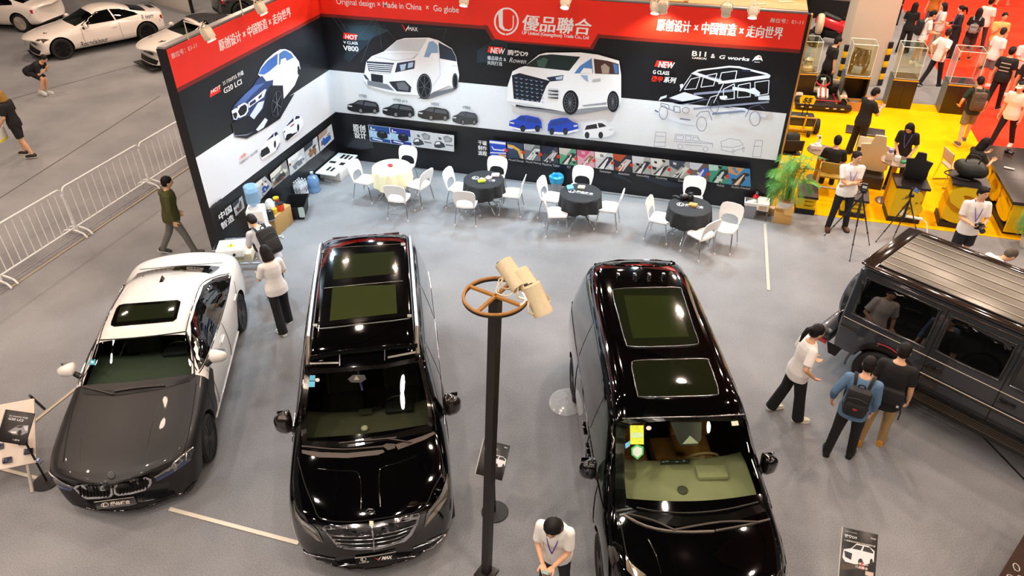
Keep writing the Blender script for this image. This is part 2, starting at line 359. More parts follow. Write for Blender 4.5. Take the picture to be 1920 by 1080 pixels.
v8 = [('70747c', g(1215, 735, 1330, 690, 1500, 655, 1530, 640, 1480, 680, 1290, 742)),
 ('f2f4f7', g(808, 590, 830, 460, 870, 420, 960, 385, 1060, 300, 1120, 283, 1300, 280, 1370, 300, 1470, 360, 1502, 420, 1526, 560, 1515, 640, 1490, 660, 1450, 640, 1330, 690, 1260, 740, 1215, 712, 1100, 705, 1000, 690, 900, 662, 838, 640)),
 ('cfd5dc', g(968, 382, 1065, 302, 1130, 290, 1288, 286, 1230, 387, 1100, 378)), ('c6ccd4', g(880, 425, 960, 395, 1225, 395, 1190, 440, 1100, 450, 1050, 458)), ('e8ecf0', g(900, 420, 970, 398, 1215, 398, 1170, 435, 1060, 450)),
 ('343a4a', g(830, 455, 1040, 470, 1012, 545, 850, 532)), ('2c3346', g(1062, 470, 1197, 450, 1190, 512, 1044, 542)), ('aec4dc', g(1080, 485, 1130, 475, 1120, 520, 1090, 528)), ('aec4dc', g(1145, 470, 1185, 463, 1178, 500, 1140, 510)),
 ('1a1f2c', g(865, 550, 955, 562, 955, 620, 868, 605)), ('2a2d38', g(1000, 610, 1120, 602, 1168, 650, 1162, 690, 1060, 682, 1020, 640)), ('6c7078', g(1055, 618, 1115, 612, 1148, 650, 1145, 678, 1070, 668)),
 ('7c828c', g(838, 600, 990, 630, 1040, 678, 840, 636)), ('343a4a', g(808, 555, 826, 560, 855, 600, 826, 590)),
 ('88aacb', g(1262, 425, 1300, 312, 1330, 305, 1365, 335, 1372, 432)), ('2c3342', g(1372, 315, 1470, 365, 1500, 420, 1506, 458, 1382, 436)), ('f6f7f9', g(1300, 430, 1318, 396, 1368, 396, 1378, 430, 1340, 438)),
 ('101218', ell(*g(1265, 645)[0], 14, 24)), ('8a8f98', ring(*g(1266, 645)[0], 12.6, 21.5, .7)), ('101218', ell(*g(1496, 605)[0], 5.4, 15)), ('8a8f98', ring(*g(1497, 605)[0], 4.4, 13, .5))]
for k in range(5): v8.append(('e6eaef', g(835+k*6, 470+k*15, 1036-k*6, 484+k*14, 1034-k*6, 491+k*14, 837+k*6, 477+k*15)))
for k in range(7):
    a = k*2*pi/7+.3; c = g(1266, 645)[0]; v8 += [('555a66', q) for q in stroke([c, (c[0]+11.5*cos(a), c[1]+20*sin(a))], 1.2)]
v8 += [('b4bac2', q) for q in stroke(g(1372, 335, 1385, 560, 1330, 640), .5)] + [('9aa0a8', q) for q in stroke(g(1470, 490, 1515, 492), .8)]
graphic(onB, wb, v8, 'printed_white_van')
def minivan(cx, cy, w_, h, col='1b1b1f', win='50565e', flip=1, wh='7a7a7a', trim=None):
    n = lambda *p: [(cx+flip*p[i]*w_, cy+p[i+1]*h+.1*p[i]*w_) for i in range(0, len(p), 2)]
    q = [(col, n(-.5, .2, -.48, -.05, -.3, -.2, -.15, -.45, .05, -.5, .4, -.42, .48, -.2, .5, .25, .4, .38, -.05, .5, -.35, .45, -.48, .35)), (win, n(-.27, -.17, -.13, -.38, .02, -.42, -.02, -.12)), (win, n(.02, -.1, .06, -.38, .38, -.33, .44, -.08)),
      ('cfd2d6', n(-.47, .0, -.33, .02, -.36, .12, -.47, .1))]
    if trim: q.append((trim, n(-.5, .25, -.05, .38, .4, .25, .5, .2, .4, .38, -.05, .5, -.48, .38)))
    for u, v in ((-.08, .33), (.36, .25)):
        c = n(u, v)[0]; q += [('0c0c0e', ell(c[0], c[1], w_*.075, h*.2)), (wh, ell(c[0], c[1], w_*.048, h*.14))]
    return q
for s, (x, y), (tx0, ty0, tx1, ty1) in (('V700', (682, 199), (674, 181.5, 688, 177)), ('V700 pro', (748, 206), (738, 190, 765, 186)), ('V850', (814, 212), (809, 196, 824, 192)), ('V900', (873, 220), (868, 202.5, 883, 198.5))):
    graphic(onB, wb, minivan(x, y, 60 if s != 'V900' else 48, 25, '2e2828' if s == 'V850' else '1b1b1f' if s != 'V900' else '3c3e42'), 'printed_black_van')
    letter(onB, wb, s, (tx0, ty0), (tx1, ty1), '3a3a3e', bold=.008)
# second large car
g = cv(960, 0, 4)
graphic(onB, wb, [('e02a17', g(-168, 343, -64, 350, -74, 396, -180, 388))], 'red_tag'); letter(onB, wb, 'NEW', (921, 98.5), (948, 90), bold=.03, shear=.2); letter(onB, wb, '腾势D9', (953, 102), (991, 95), bold=.03)
letter(onB, wb, '優品联合 &', (915, 111), (950, 106), 'd8dce0'); letter(onB, wb, '共同打造', (915, 120), (943, 115), 'd8dce0'); letter(onB, wb, 'Rowen', (956, 115.5), (988, 109), 'd8dce0', bold=.0, shear=.35)
d9 = [('8c9098', g(30, 800, 390, 850, 520, 845, 820, 790, 700, 780, 200, 790)),
 ('f2f4f7', g(-32, 760, -28, 640, 8, 530, 60, 502, 100, 490, 205, 405, 260, 390, 520, 388, 650, 405, 806, 450, 822, 560, 822, 750, 790, 795, 700, 792, 540, 806, 395, 832, 300, 814, 25, 790)),
 ('1d2b29', g(98, 490, 215, 410, 300, 402, 516, 420, 432, 526)), ('3f5c52', g(190, 450, 245, 425, 275, 440, 250, 500, 200, 495)), ('181c2a', g(4, 560, 60, 542, 292, 602, 262, 640, 214, 762, 18, 735)), ('28324a', g(262, 575, 390, 556, 384, 596, 292, 606)), ('bcd0e8', g(330, 575, 385, 562, 378, 590, 335, 592)),
 ('5686c4', g(470, 545, 512, 490, 602, 430, 612, 542)), ('4a322e', g(616, 435, 720, 450, 802, 474, 806, 552, 626, 546)), ('4a78b0', g(760, 470, 795, 478, 800, 545, 775, 545)), ('a8988c', g(670, 490, 700, 470, 735, 500, 730, 545, 680, 545)), ('f6f7f9', g(514, 542, 542, 504, 604, 510, 606, 542)),
 ('9ab4d4', g(515, 555, 570, 560, 576, 608, 545, 590)), ('b8bcc4', g(606, 590, 668, 580, 668, 605, 606, 610)), ('20242e', g(40, 770, 200, 800, 395, 832, 300, 820, 30, 792)), ('98a0aa', g(530, 782, 712, 760, 712, 776, 540, 792)),
 ('101218', ell(*g(444, 762)[0], 15, 23)), ('8a8f98', ring(*g(440, 762)[0], 11, 18, .5)), ('101218', ell(*g(762, 755)[0], 11, 20)), ('8a8f98', ring(*g(760, 755)[0], 8, 15, .5)), ('d0d4da', g(-30, 752, 110, 768, 280, 808, 100, 790, -20, 765))]
for r in range(6):
    for c in range(6): x = 22+c*38+r*2; y = 570+r*30+c*6; d9.append(('9eb6dc', g(x, y, x+14, y+8, x+28, y+4, x+14, y+15)))
for k in range(3): d9 += [('c8ccd4', g(282, 655+k*27, 352, 660+k*25, 352, 672+k*25, 275, 668+k*27)), ('20242e', g(275, 668+k*27, 352, 672+k*25, 352, 684+k*25, 275, 672+k*27))]
for k in range(14):
    a = k*2*pi/14; c = g(440, 762)[0]; d9 += [('80858f', q) for q in stroke([c, (c[0]+10.5*cos(a), c[1]+17.5*sin(a))], .6)]
    c = g(760, 755)[0]; d9 += [('80858f', q) for q in stroke([c, (c[0]+7.5*cos(a), c[1]+14.5*sin(a))], .5)]
graphic(onB, wb, d9, 'printed_white_people_carrier')
graphic(onB, wb, minivan(987, 229, 62, 31, '2446b8', '2a3f8c', 1, '30343c', 'eef0f4'), 'printed_blue_van'); graphic(onB, wb, minivan(1057, 234, 58, 32, '2446b8', '2a3f8c', -1, '30343c', 'eef0f4'), 'printed_blue_van'); graphic(onB, wb, minivan(1123, 241, 58, 31, 'eef0f4', '2c2a2e', -1, '30343c'), 'printed_white_van')
# exploded offroader drawing
graphic(onB, wb, [('e02a17', g(1090, 444, 1210, 452, 1196, 497, 1072, 490))], 'red_tag'); letter(onB, wb, 'NEW', (1235, 124), (1266, 115), bold=.025, shear=.2)
letter(onB, wb, 'G CLASS', (1225, 136), (1256, 131.5), bold=.03); letter(onB, wb, '機甲', (1222, 150), (1244, 141), 'e02a17', bold=.03, shear=.15); letter(onB, wb, '系列', (1245, 152), (1269, 143), bold=.03, shear=.15)
letter(onB, wb, 'B11', (1298, 102), (1325, 95), bold=.03); letter(onB, wb, 'CARBON', (1298, 107.5), (1325, 106), bold=.02); letter(onB, wb, '&', (1333, 106), (1342, 99), bold=.01); letter(onB, wb, 'G works', (1349, 107.5), (1406, 105), bold=.04, shear=.15)
graphic(onB, wb, [('f0f0f0', g(1800, 450, 1825, 415, 1850, 402, 1868, 410, 1882, 450, 1862, 436, 1840, 440, 1820, 438)), ('c03030', g(1850, 415, 1866, 412, 1866, 424, 1852, 424)), ('f0f0f0', g(1818, 452, 1860, 454, 1860, 458, 1818, 456))], 'animal_emblem')
k = cv(1220, 90, 5.4); gs = []
def st(w_, col, *p): gs.extend([(col, q) for q in stroke(k(*p), w_)])
W1, W2, GR = 'd8dfea', 'aab4c8', '55597a'
gs += [(W1, k(410, 245, 480, 205, 520, 200, 800, 165, 910, 172, 905, 190, 800, 182, 520, 215, 470, 232, 735, 318, 735, 340, 700, 335)), (W1, k(735, 318, 1190, 255, 1215, 265, 1200, 290, 760, 345, 735, 340)), (W1, k(900, 172, 1180, 240, 1215, 262, 1185, 262, 900, 190)), ('8a96ae', k(590, 270, 720, 300, 720, 312, 585, 282)), ('222638', k(925, 200, 1010, 205, 1010, 225, 935, 222)),
 (W1, k(190, 490, 345, 430, 545, 490, 330, 525)), ('3c4260', k(190, 492, 330, 527, 325, 536, 188, 500)), ('6c7896', k(230, 540, 300, 555, 545, 500, 590, 505, 330, 560)), ('e6eaf0', k(700, 470, 770, 465, 782, 490, 730, 508, 705, 500)), (W1, k(300, 355, 330, 345, 335, 380, 305, 395)),
 ('8a94aa', k(435, 590, 1195, 520, 1200, 538, 440, 610)), ('8a94aa', k(440, 440, 850, 400, 850, 425, 440, 462)), (W1, k(830, 375, 1000, 400, 1050, 385, 1110, 435, 1100, 470, 960, 425, 830, 410)), ('7c86a0', k(625, 640, 960, 610, 960, 632, 625, 662)), (W1, k(25, 645, 45, 640, 440, 745, 425, 765, 290, 740)), ('6a7490', k(50, 605, 85, 625, 80, 640, 45, 622)), ('6a7490', k(300, 690, 405, 705, 405, 718, 300, 705)), (W1, k(85, 520, 105, 480, 170, 460, 165, 485, 120, 500)), (W1, k(780, 580, 950, 590, 1080, 650, 1170, 670, 1165, 690, 960, 620)), (W1, k(1090, 475, 1200, 460, 1205, 510, 1090, 510))]
for a in ((300, 420, 415, 255), (345, 405, 465, 395, 505, 275, 410, 300, 345, 405), (512, 380, 640, 365, 675, 240, 540, 270, 512, 380), (690, 345, 720, 235, 875, 215, 855, 320, 690, 345), (740, 345, 640, 540), (740, 400, 850, 345, 845, 495, 740, 505, 740, 400), (890, 360, 1010, 335, 1010, 475, 880, 485, 890, 360), (1055, 330, 1200, 310, 1190, 445, 1060, 470, 1055, 330), (850, 345, 850, 500), (570, 570, 610, 480, 690, 455)): st(1.5, W1, *a)
for a in ((110, 540, 190, 560, 190, 600, 110, 570, 110, 540), (240, 570, 300, 580, 305, 635, 245, 630, 240, 570), (465, 680, 500, 630, 590, 620, 625, 715), (960, 680, 1010, 580, 1100, 555, 1150, 600), (190, 600, 240, 620, 240, 570)): st(1.2, GR, *a)
for cx, cy, rx, ry in ((135, 635, 45, 72), (520, 750, 53, 75), (1057, 695, 55, 75), (650, 570, 45, 68), (360, 612, 38, 32)):
    c = k(cx, cy)[0]; gs.append((GR, ring(c[0], c[1], rx/5.4, ry/5.4, 1.0)))
for a in ((60, 830, 160, 835, 155, 975, 40, 975, 60, 830), (60, 870, 150, 875), (45, 930, 155, 935), (255, 850, 480, 870, 505, 925, 630, 945, 630, 990), (255, 850, 245, 925, 630, 950), (350, 958, 530, 970), (265, 865, 340, 870, 330, 910, 260, 905, 265, 865), (360, 868, 415, 875, 410, 915, 355, 912, 360, 868), (435, 880, 480, 885, 495, 925, 430, 920, 435, 880), (715, 925, 800, 895, 900, 910, 940, 960, 830, 985, 720, 975, 715, 925), (720, 1010, 820, 1030, 960, 985), (720, 975, 720, 1010), (1060, 910, 1135, 915, 1115, 1080, 1030, 1075, 1060, 910), (1040, 970, 1120, 975)): st(.6, GR, *a)
for cx, cy in ((305, 975), (560, 1000), (838, 1025), (940, 1005)):
    c = k(cx, cy)[0]; gs.append((GR, ring(c[0], c[1], 4.6 if cx < 700 else 1.8, 4.8, .6)))
graphic(onB, wb, gs, 'printed_offroader_drawing')
# small print panels along the foot of the back wall
letter(onB, wb, '原创', (667, 242), (688, 231), bold=.03); letter(onB, wb, '设计', (669, 255), (690, 244), bold=.03)
q = cv(640, 220, 7.38)
for i, (c, pts) in enumerate((('1a4a8c', (408, 80, 690, 112, 712, 330, 432, 296)), ('23308a', (702, 115, 980, 148, 1000, 366, 722, 332)), ('c9ced2', (990, 152, 1272, 184, 1288, 404, 1012, 368)), ('c9ced2', (1284, 188, 1580, 222, 1580, 440, 1300, 404)))):
    p = [(pts[j], pts[j+1]) for j in range(0, 8, 2)]
    mix = lambda u, v: ((1-u)*(1-v)*p[0][0]+u*(1-v)*p[1][0]+u*v*p[2][0]+(1-u)*v*p[3][0], (1-u)*(1-v)*p[0][1]+u*(1-v)*p[1][1]+u*v*p[2][1]+(1-u)*v*p[3][1])
    mm = lambda *a: q(*[z for j in range(0, len(a), 2) for z in mix(a[j], a[j+1])])
    s = [('d8d8d4', mm(-.02, -.02, 1.02, -.02, 1.02, 1.02, -.02, 1.02)), (c, mm(0, 0, 1, 0, 1, 1, 0, 1))]
    if i < 2: s += [('a8c8e4', mm(0, .3, 1, .45, 1, .8, 0, .75)), ('15171c', mm(.35, .5, .45, .3, .75, .25, .88, .45, .88, .7, .6, .8, .38, .7)), ('4a5260', mm(.5, .42, .55, .32, .75, .3, .72, .45)), ('e8eef4', mm(.12, .8, .6, .88, .6, .95, .12, .88)), ('f0f0f0', mm(.08, .1, .14, .1, .14, .28, .08, .28)), ('c8d4e4', mm(.16, .2, .3, .2, .3, .28, .16, .28))]
    else: s += [('85898e', mm(.5, .15, .7, .05, .95, .2, .9, .45, .6, .5)), ('3a3e46', mm(.05, .75, .15, .5, .35, .45, .55, .6, .6, .8, .3, .92, .08, .9)), ('e8eaec', mm(.1, .72, .18, .55, .34, .5, .36, .65)), ('5c6068', mm(.62, .6, .98, .62, .98, .68, .62, .68)), ('4a4e58', mm(.28, .2, .42, .25, .42, .38, .3, .35)), ('a0a4a8', ell(*mm(.72, .3)[0], 5, 4))]
    graphic(onB, wb, s, 'small_printed_panel')
for i, s in enumerate(('干碳', '制作', '流程')): letter(onB, wb, s, (900, 267+i*9.6), (916, 260.5+i*9.6), bold=.03)
caps = ['3D Rendering', 'Mould Design', 'Mould Making', 'Machine Tailor', 'PLY', 'Mold Coming', 'Fanvacaum', 'Autoclave', 'Demoulding', 'Machining', 'Grind', 'Paint', 'Polish', 'Quality Checked']
xs = [(921, 951), (953, 983.5), (985, 1015.5), (1017.5, 1048.5), (1051, 1082.5), (1084, 1116.5), (1117.5, 1151.5), (1152, 1185.5), (1187, 1221), (1221.5, 1256.5), (1257, 1293.5), (1294, 1330.5), (1330, 1368), (1366, 1406.5)]
pal = [('2a4cc0', 'e8eaf0', 'b8c4e8'), ('2c3a58', 'd8a830', '9098a8'), ('6a6e70', 'd8dcdc', 'a0a4a4'), ('3c4048', 'c8c0b8', '202840'), ('5aa080', '28282c', 'c8c4b8'), ('d8a0b0', '8c6a48', 'c86080'), ('c8ccd0', '30343c', 'e8e8e4'), ('303238', 'c8c8c8', 'b05030'), ('a8acac', '303034', 'd0d4d8'), ('b8bab4', '30363c', 'e0e0dc'), ('a4a69e', 'd8d8d0', '404858'), ('6a5a50', '3858c0', 'c8d0e0'), ('409880', '282c30', 'b0d8cc'), ('3c88c0', '282420', 'c89868')]
rr = random.Random(3)
for i, (x0, x1) in enumerate(xs):
    y0 = 258+(x0-921)*.1062; h = 29+(x0-921)*.0095; sl = .11*(x1-x0)
    mm = lambda *a: [(x0+a[j]*(x1-x0)+a[j+1]*1.5, y0+a[j]*sl+a[j+1]*h) for j in range(0, len(a), 2)]
    A, B, D = pal[i]; t = rr.random()*.3
    s = [(A, mm(0, 0, 1, 0, 1, 1, 0, 1)), (D, mm(0, 0, .6+t, 0, .4, .3+t, 0, .35))]
    if i == 0: s = [(A, mm(0, 0, 1, 0, 1, 1, 0, 1)), ('e8eaee', mm(0, .05, 1, .05, 1, .2, 0, .2)), ('e8eaee', mm(.1, .4, .16, .4, .25, .55, .8, .55, .95, .45, .98, .5, .85, .62, .22, .62)), ('e8eaee', mm(0, .78, 1, .72, 1, .78, 0, .85)), ('c89868', mm(.5, .85, 1, .85, 1, 1, .6, 1))]
    elif i == 1: s = [(A, mm(0, 0, 1, 0, 1, 1, 0, 1)), ('e0b030', mm(.05, .15, .4, .18, .8, .4, .92, .95, .8, .95, .65, .5, .35, .35, .05, .28)), ('a8b0d8', mm(.05, .28, .35, .32, .35, .42, .05, .38)), ('d8dce8', mm(.85, .45, .95, .5, .98, .98, .9, .98))]
    else:
        s += [(B, mm(.1, .95, .55+t, .25, .9, .12+t, 1, .3, .5, 1)), (D, mm(.2, .98, .62+t*.5, .35, .75, .3, .45, 1)), ('e4e4e0', mm(.25, 1, .7, .4, .74, .4, .34, 1))]
        for _ in range(5): u, v = rr.random()*.8, rr.random()*.8; a = .1+rr.random()*.12; s.append((rr.choice((A, B, D, '8a8e90', 'd8d4cc', '22242a')), mm(u, v, u+a, v+.03, u+a*.9, v+a, u, v+a*.8)))
    graphic(onB, wb, s, 'small_printed_panel')
    if i: graphic(onB, wb, [('d83020', ell(x0-1, y0+h*.55, 3.2, 3.2, n=16))], 'red_dot')
    L = len(caps[i])*2.35; letter(onB, wb, caps[i], ((x0+x1)/2-L/2+3, y0+h+6.5+.05*(x1-x0)-L*.05), ((x0+x1)/2+L/2+3, y0+h+2.2+.05*(x1-x0)+L*.06), 'c8c8cc', bold=.0)
# ---------------------------------------------------------------- print on the left wall
zl_r = zr; wrect(wl, lw, WY, YB, zr-.07, zr, '7c241c', .001, 'dark_red_stripe'); wrect(wl, lw, WY, YB, zr, WZ, 'f4301c', .0015, 'red_header'); wrect(wl, lw, WY, YB, zw0, zw1, 'dcdce0', .001, 'white_band')
letter(onL, wl, '原创设计 × 中国智造 × 走向世界', (413, 97), (543, 12), bold=.02); letter(onL, wl, '展位号：E1-11', (322, 111.5), (367, 79), 'f0d8d4', bold=.005)
graphic(onL, wl, [('e02a17', [(393.5, 172), (413.5, 158), (412, 168), (414, 171), (393, 183)])], 'red_tag'); letter(onL, wl, 'HOT', (396, 176), (412.5, 159), bold=.02, shear=.1)
letter(onL, wl, '3S F30/F35 升级', (418, 161), (455, 131), bold=.012); letter(onL, wl, 'G20 LCI', (420, 176), (451, 147.5), bold=.03)
g1 = cv(380, 0, 7.71); g2 = cv(400, 160, 7.71); LW = []
LW += [('20222c', g2(290, 700, 300, 745, 480, 770, 780, 600, 960, 480, 1170, 120, 1000, 200)),
 ('e6e8ee', g1(795, 1075, 830, 985, 900, 880, 1010, 780, 1110, 715, 1190, 710, 1270, 745, 1340, 830, 1385, 890, 1405, 990, 1390, 1070)+g2(1170, 0, 1000, 210, 960, 160)),
 ('3c62a8', g1(800, 1070, 840, 985, 930, 880, 1080, 770, 1075, 930, 960, 1030, 880, 1080)), ('48689c', g1(1095, 940, 1098, 775, 1160, 730, 1200, 728, 1280, 780, 1312, 832, 1190, 890)), ('e6e8ee', g1(1115, 930, 1125, 860, 1190, 835, 1210, 880, 1160, 915)),
 ('2a3a60', g2(258, 360, 300, 280, 440, 130, 560, 20, 640, -100, 700, -140, 760, -60, 860, -80, 850, 40, 820, 330, 500, 480, 350, 500, 270, 500)), ('4a6096', g2(300, 300, 450, 130, 600, 0, 740, -40, 560, 130, 460, 240)),
 ('15161e', g2(255, 560, 300, 520, 500, 430, 580, 490, 720, 330, 760, 110, 810, 0, 1000, 0, 1010, 200, 960, 480, 780, 580, 610, 700, 340, 740, 290, 700)), ('c9ccd8', g2(520, 440, 640, 250, 730, 220, 700, 330, 580, 490)), ('d4d8e2', g2(610, 640, 740, 470, 780, 500, 720, 610, 640, 662)),
 ('eceef4', g2(500, 250, 740, 55, 760, 60, 720, 170, 620, 240, 500, 330)), ('22284a', g2(515, 255, 600, 195, 610, 240, 520, 300)), ('22284a', g2(640, 170, 700, 110, 690, 165, 650, 200)),
 ('e8eaf0', g2(255, 370, 320, 325, 340, 340, 345, 300, 440, 248, 490, 270, 498, 370, 460, 430, 375, 470, 350, 460, 330, 495, 290, 495)), ('14161c', g2(270, 410, 322, 385, 340, 420, 325, 485, 295, 480)), ('14161c', g2(345, 380, 380, 310, 450, 270, 480, 310, 475, 370, 440, 420, 380, 445)),
 ('0b0c10', ell(*g2(915, 265)[0], 11.5, 29, 8)), ('5c5f68', ring(*g2(912, 268)[0], 9.5, 25, .6, 8)), ('8c90a0', g2(275, 610, 305, 725, 480, 708, 580, 660, 480, 720, 300, 738))]
for a in range(6): c = g2(912, 268)[0]; LW += [('70747e', q_) for q_ in stroke([c, (c[0]+9*cos(a*1.05+.3), c[1]+23*sin(a*1.05+.3))], 1.0)]
LW += [('101014', g1(1365, 950, 1385, 960, 1400, 1010, 1390, 1075, 1365, 1075))]
graphic(onL, wl, LW, 'printed_blue_sedan')
graphic(onL, wl, [('f0f1f4', g2(660, 960, 740, 820, 860, 680, 920, 680, 955, 760, 955, 840, 900, 940, 690, 1075)), ('1c2450', g2(740, 820, 860, 690, 860, 740, 750, 810)), ('1c2450', g2(868, 690, 905, 670, 930, 700, 880, 740)), ('14161c', g2(670, 1000, 680, 940, 770, 880, 800, 920, 810, 970, 690, 1045)), ('14161c', ell(*g2(880, 850)[0], 2, 7)), ('5a5e70', g2(900, 920, 955, 820, 955, 840, 905, 945)),
  ('f0f1f4', g2(1000, 650, 1050, 580, 1160, 450, 1240, 440, 1290, 500, 1290, 580, 1230, 680, 1060, 800, 1020, 760)), ('1c2450', g2(1045, 585, 1150, 465, 1150, 515, 1055, 590)), ('1c2450', g2(1170, 495, 1180, 445, 1235, 440, 1240, 470)), ('14161c', g2(1030, 780, 1050, 710, 1110, 690, 1130, 700, 1225, 660, 1060, 800)), ('a02030', g2(1100, 590, 1160, 545, 1155, 570, 1105, 605)), ('14161c', ell(*g2(1215, 610)[0], 2, 7)), ('14161c', g2(1010, 660, 1030, 655, 1025, 675, 1012, 685))], 'printed_white_sedans')
letter(onL, wl, 'G20 LCI 2023款', (449, 309), (481.5, 279), '33343a', bold=.0); graphic(onL, wl, [('e8b8b0', g2(370, 1040, 465, 985, 470, 1020, 375, 1075))], 'pale_red_tag'); letter(onL, wl, '全新', (450, 297), (459, 285), 'c04030')
for i, pts in enumerate(((433, 382, 452, 367, 457, 389, 440, 405), (475, 345, 494.5, 330, 510.5, 347, 486, 375), (504, 327, 534, 300, 541, 327, 509, 354), (537, 298, 567, 276, 572, 305, 542, 329), (567, 275, 592, 255, 597, 285, 572, 304), (594, 253, 619, 232, 624, 260, 598, 284))):
    A, B, D = (('9aa0a6', '4a3428', '2c2e38'), ('b0b4b8', '2c4a90', 'd8d8d4'), ('8c8f8a', '34302e', 'e0ded4'), ('c8ccd0', '6c7078', 'e8eaea'), ('b8bcc0', '8c6a48', '34383f'), ('c4c8cc', '2858a8', 'a08c7c'))[i]
    p = [(pts[j], pts[j+1]) for j in range(0, 8, 2)]
    mm = lambda *a: [((1-u)*(1-v)*p[0][0]+u*(1-v)*p[1][0]+u*v*p[2][0]+(1-u)*v*p[3][0], (1-u)*(1-v)*p[0][1]+u*(1-v)*p[1][1]+u*v*p[2][1]+(1-u)*v*p[3][1]) for u, v in zip(a[::2], a[1::2])]
    s = [(A, mm(0, 0, 1, 0, 1, 1, 0, 1)), (D, mm(0, 0, .7, 0, .6, .3, 0, .35)), (B, mm(.2, .6, .5, .5, .8, .55, .8, .85, .3, .9)), (D, mm(.55, .4, .8, .35, .8, .5, .6, .55))]
    for _ in range(7): u, v = rr.random()*.82, .25+rr.random()*.6; a = .06+rr.random()*.1; s.append((rr.choice((A, B, D, '30323a', 'dcdcd8', '7c4a30')), mm(u, v, u+a, v, u+a, v+a*1.3, u, v+a*1.3)))
    graphic(onL, wl, s, 'small_printed_panel')
for s, lb, rt in (('中国', (409, 414), (429, 383)), ('智造', (413, 431), (433, 400))): letter(onL, wl, s, lb, rt, bold=.03)
graphic(onL, wl, [('2a2a2e', [(392, 386), (402, 378), (403, 384), (393, 392)]), ('2a2a2e', [(401, 380), (411, 371), (412, 380), (402, 386)])], 'black_print_mark')
# ---------------------------------------------------------------- cars: a control cage of cross sections, smoothed, wheel wells cut, panels split off
def paint(col, rough=.06, inner='141414', metal=0., coat=1.):
    key = ('paint', col, rough, inner)
    if key in MATS: return MATS[key]
    m = bpy.data.materials.new('car_paint'); m.use_nodes = True; nt = m.node_tree; b = nt.nodes['Principled BSDF']
    b.inputs['Roughness'].default_value = rough; b.inputs['Metallic'].default_value = metal
    b.inputs['Coat Weight'].default_value = coat; b.inputs['Coat Roughness'].default_value = .02
    g = nt.nodes.new('ShaderNodeNewGeometry'); mx = nt.nodes.new('ShaderNodeMix'); mx.data_type = 'RGBA'
    mx.inputs[6].default_value = (*lin(col), 1); mx.inputs[7].default_value = (*lin(inner), 1)
    nt.links.new(g.outputs['Backfacing'], mx.inputs[0]); nt.links.new(mx.outputs[2], b.inputs['Base Color'])
    MATS[key] = m; return m
CHROME = M('d8d8dc', .12, 1., var=0); RUB = M('131313', .75); GLOSSB = M('060607', .08, coat=1., var=0); PLASB = M('1b1b1c', .55)
class Car: pass
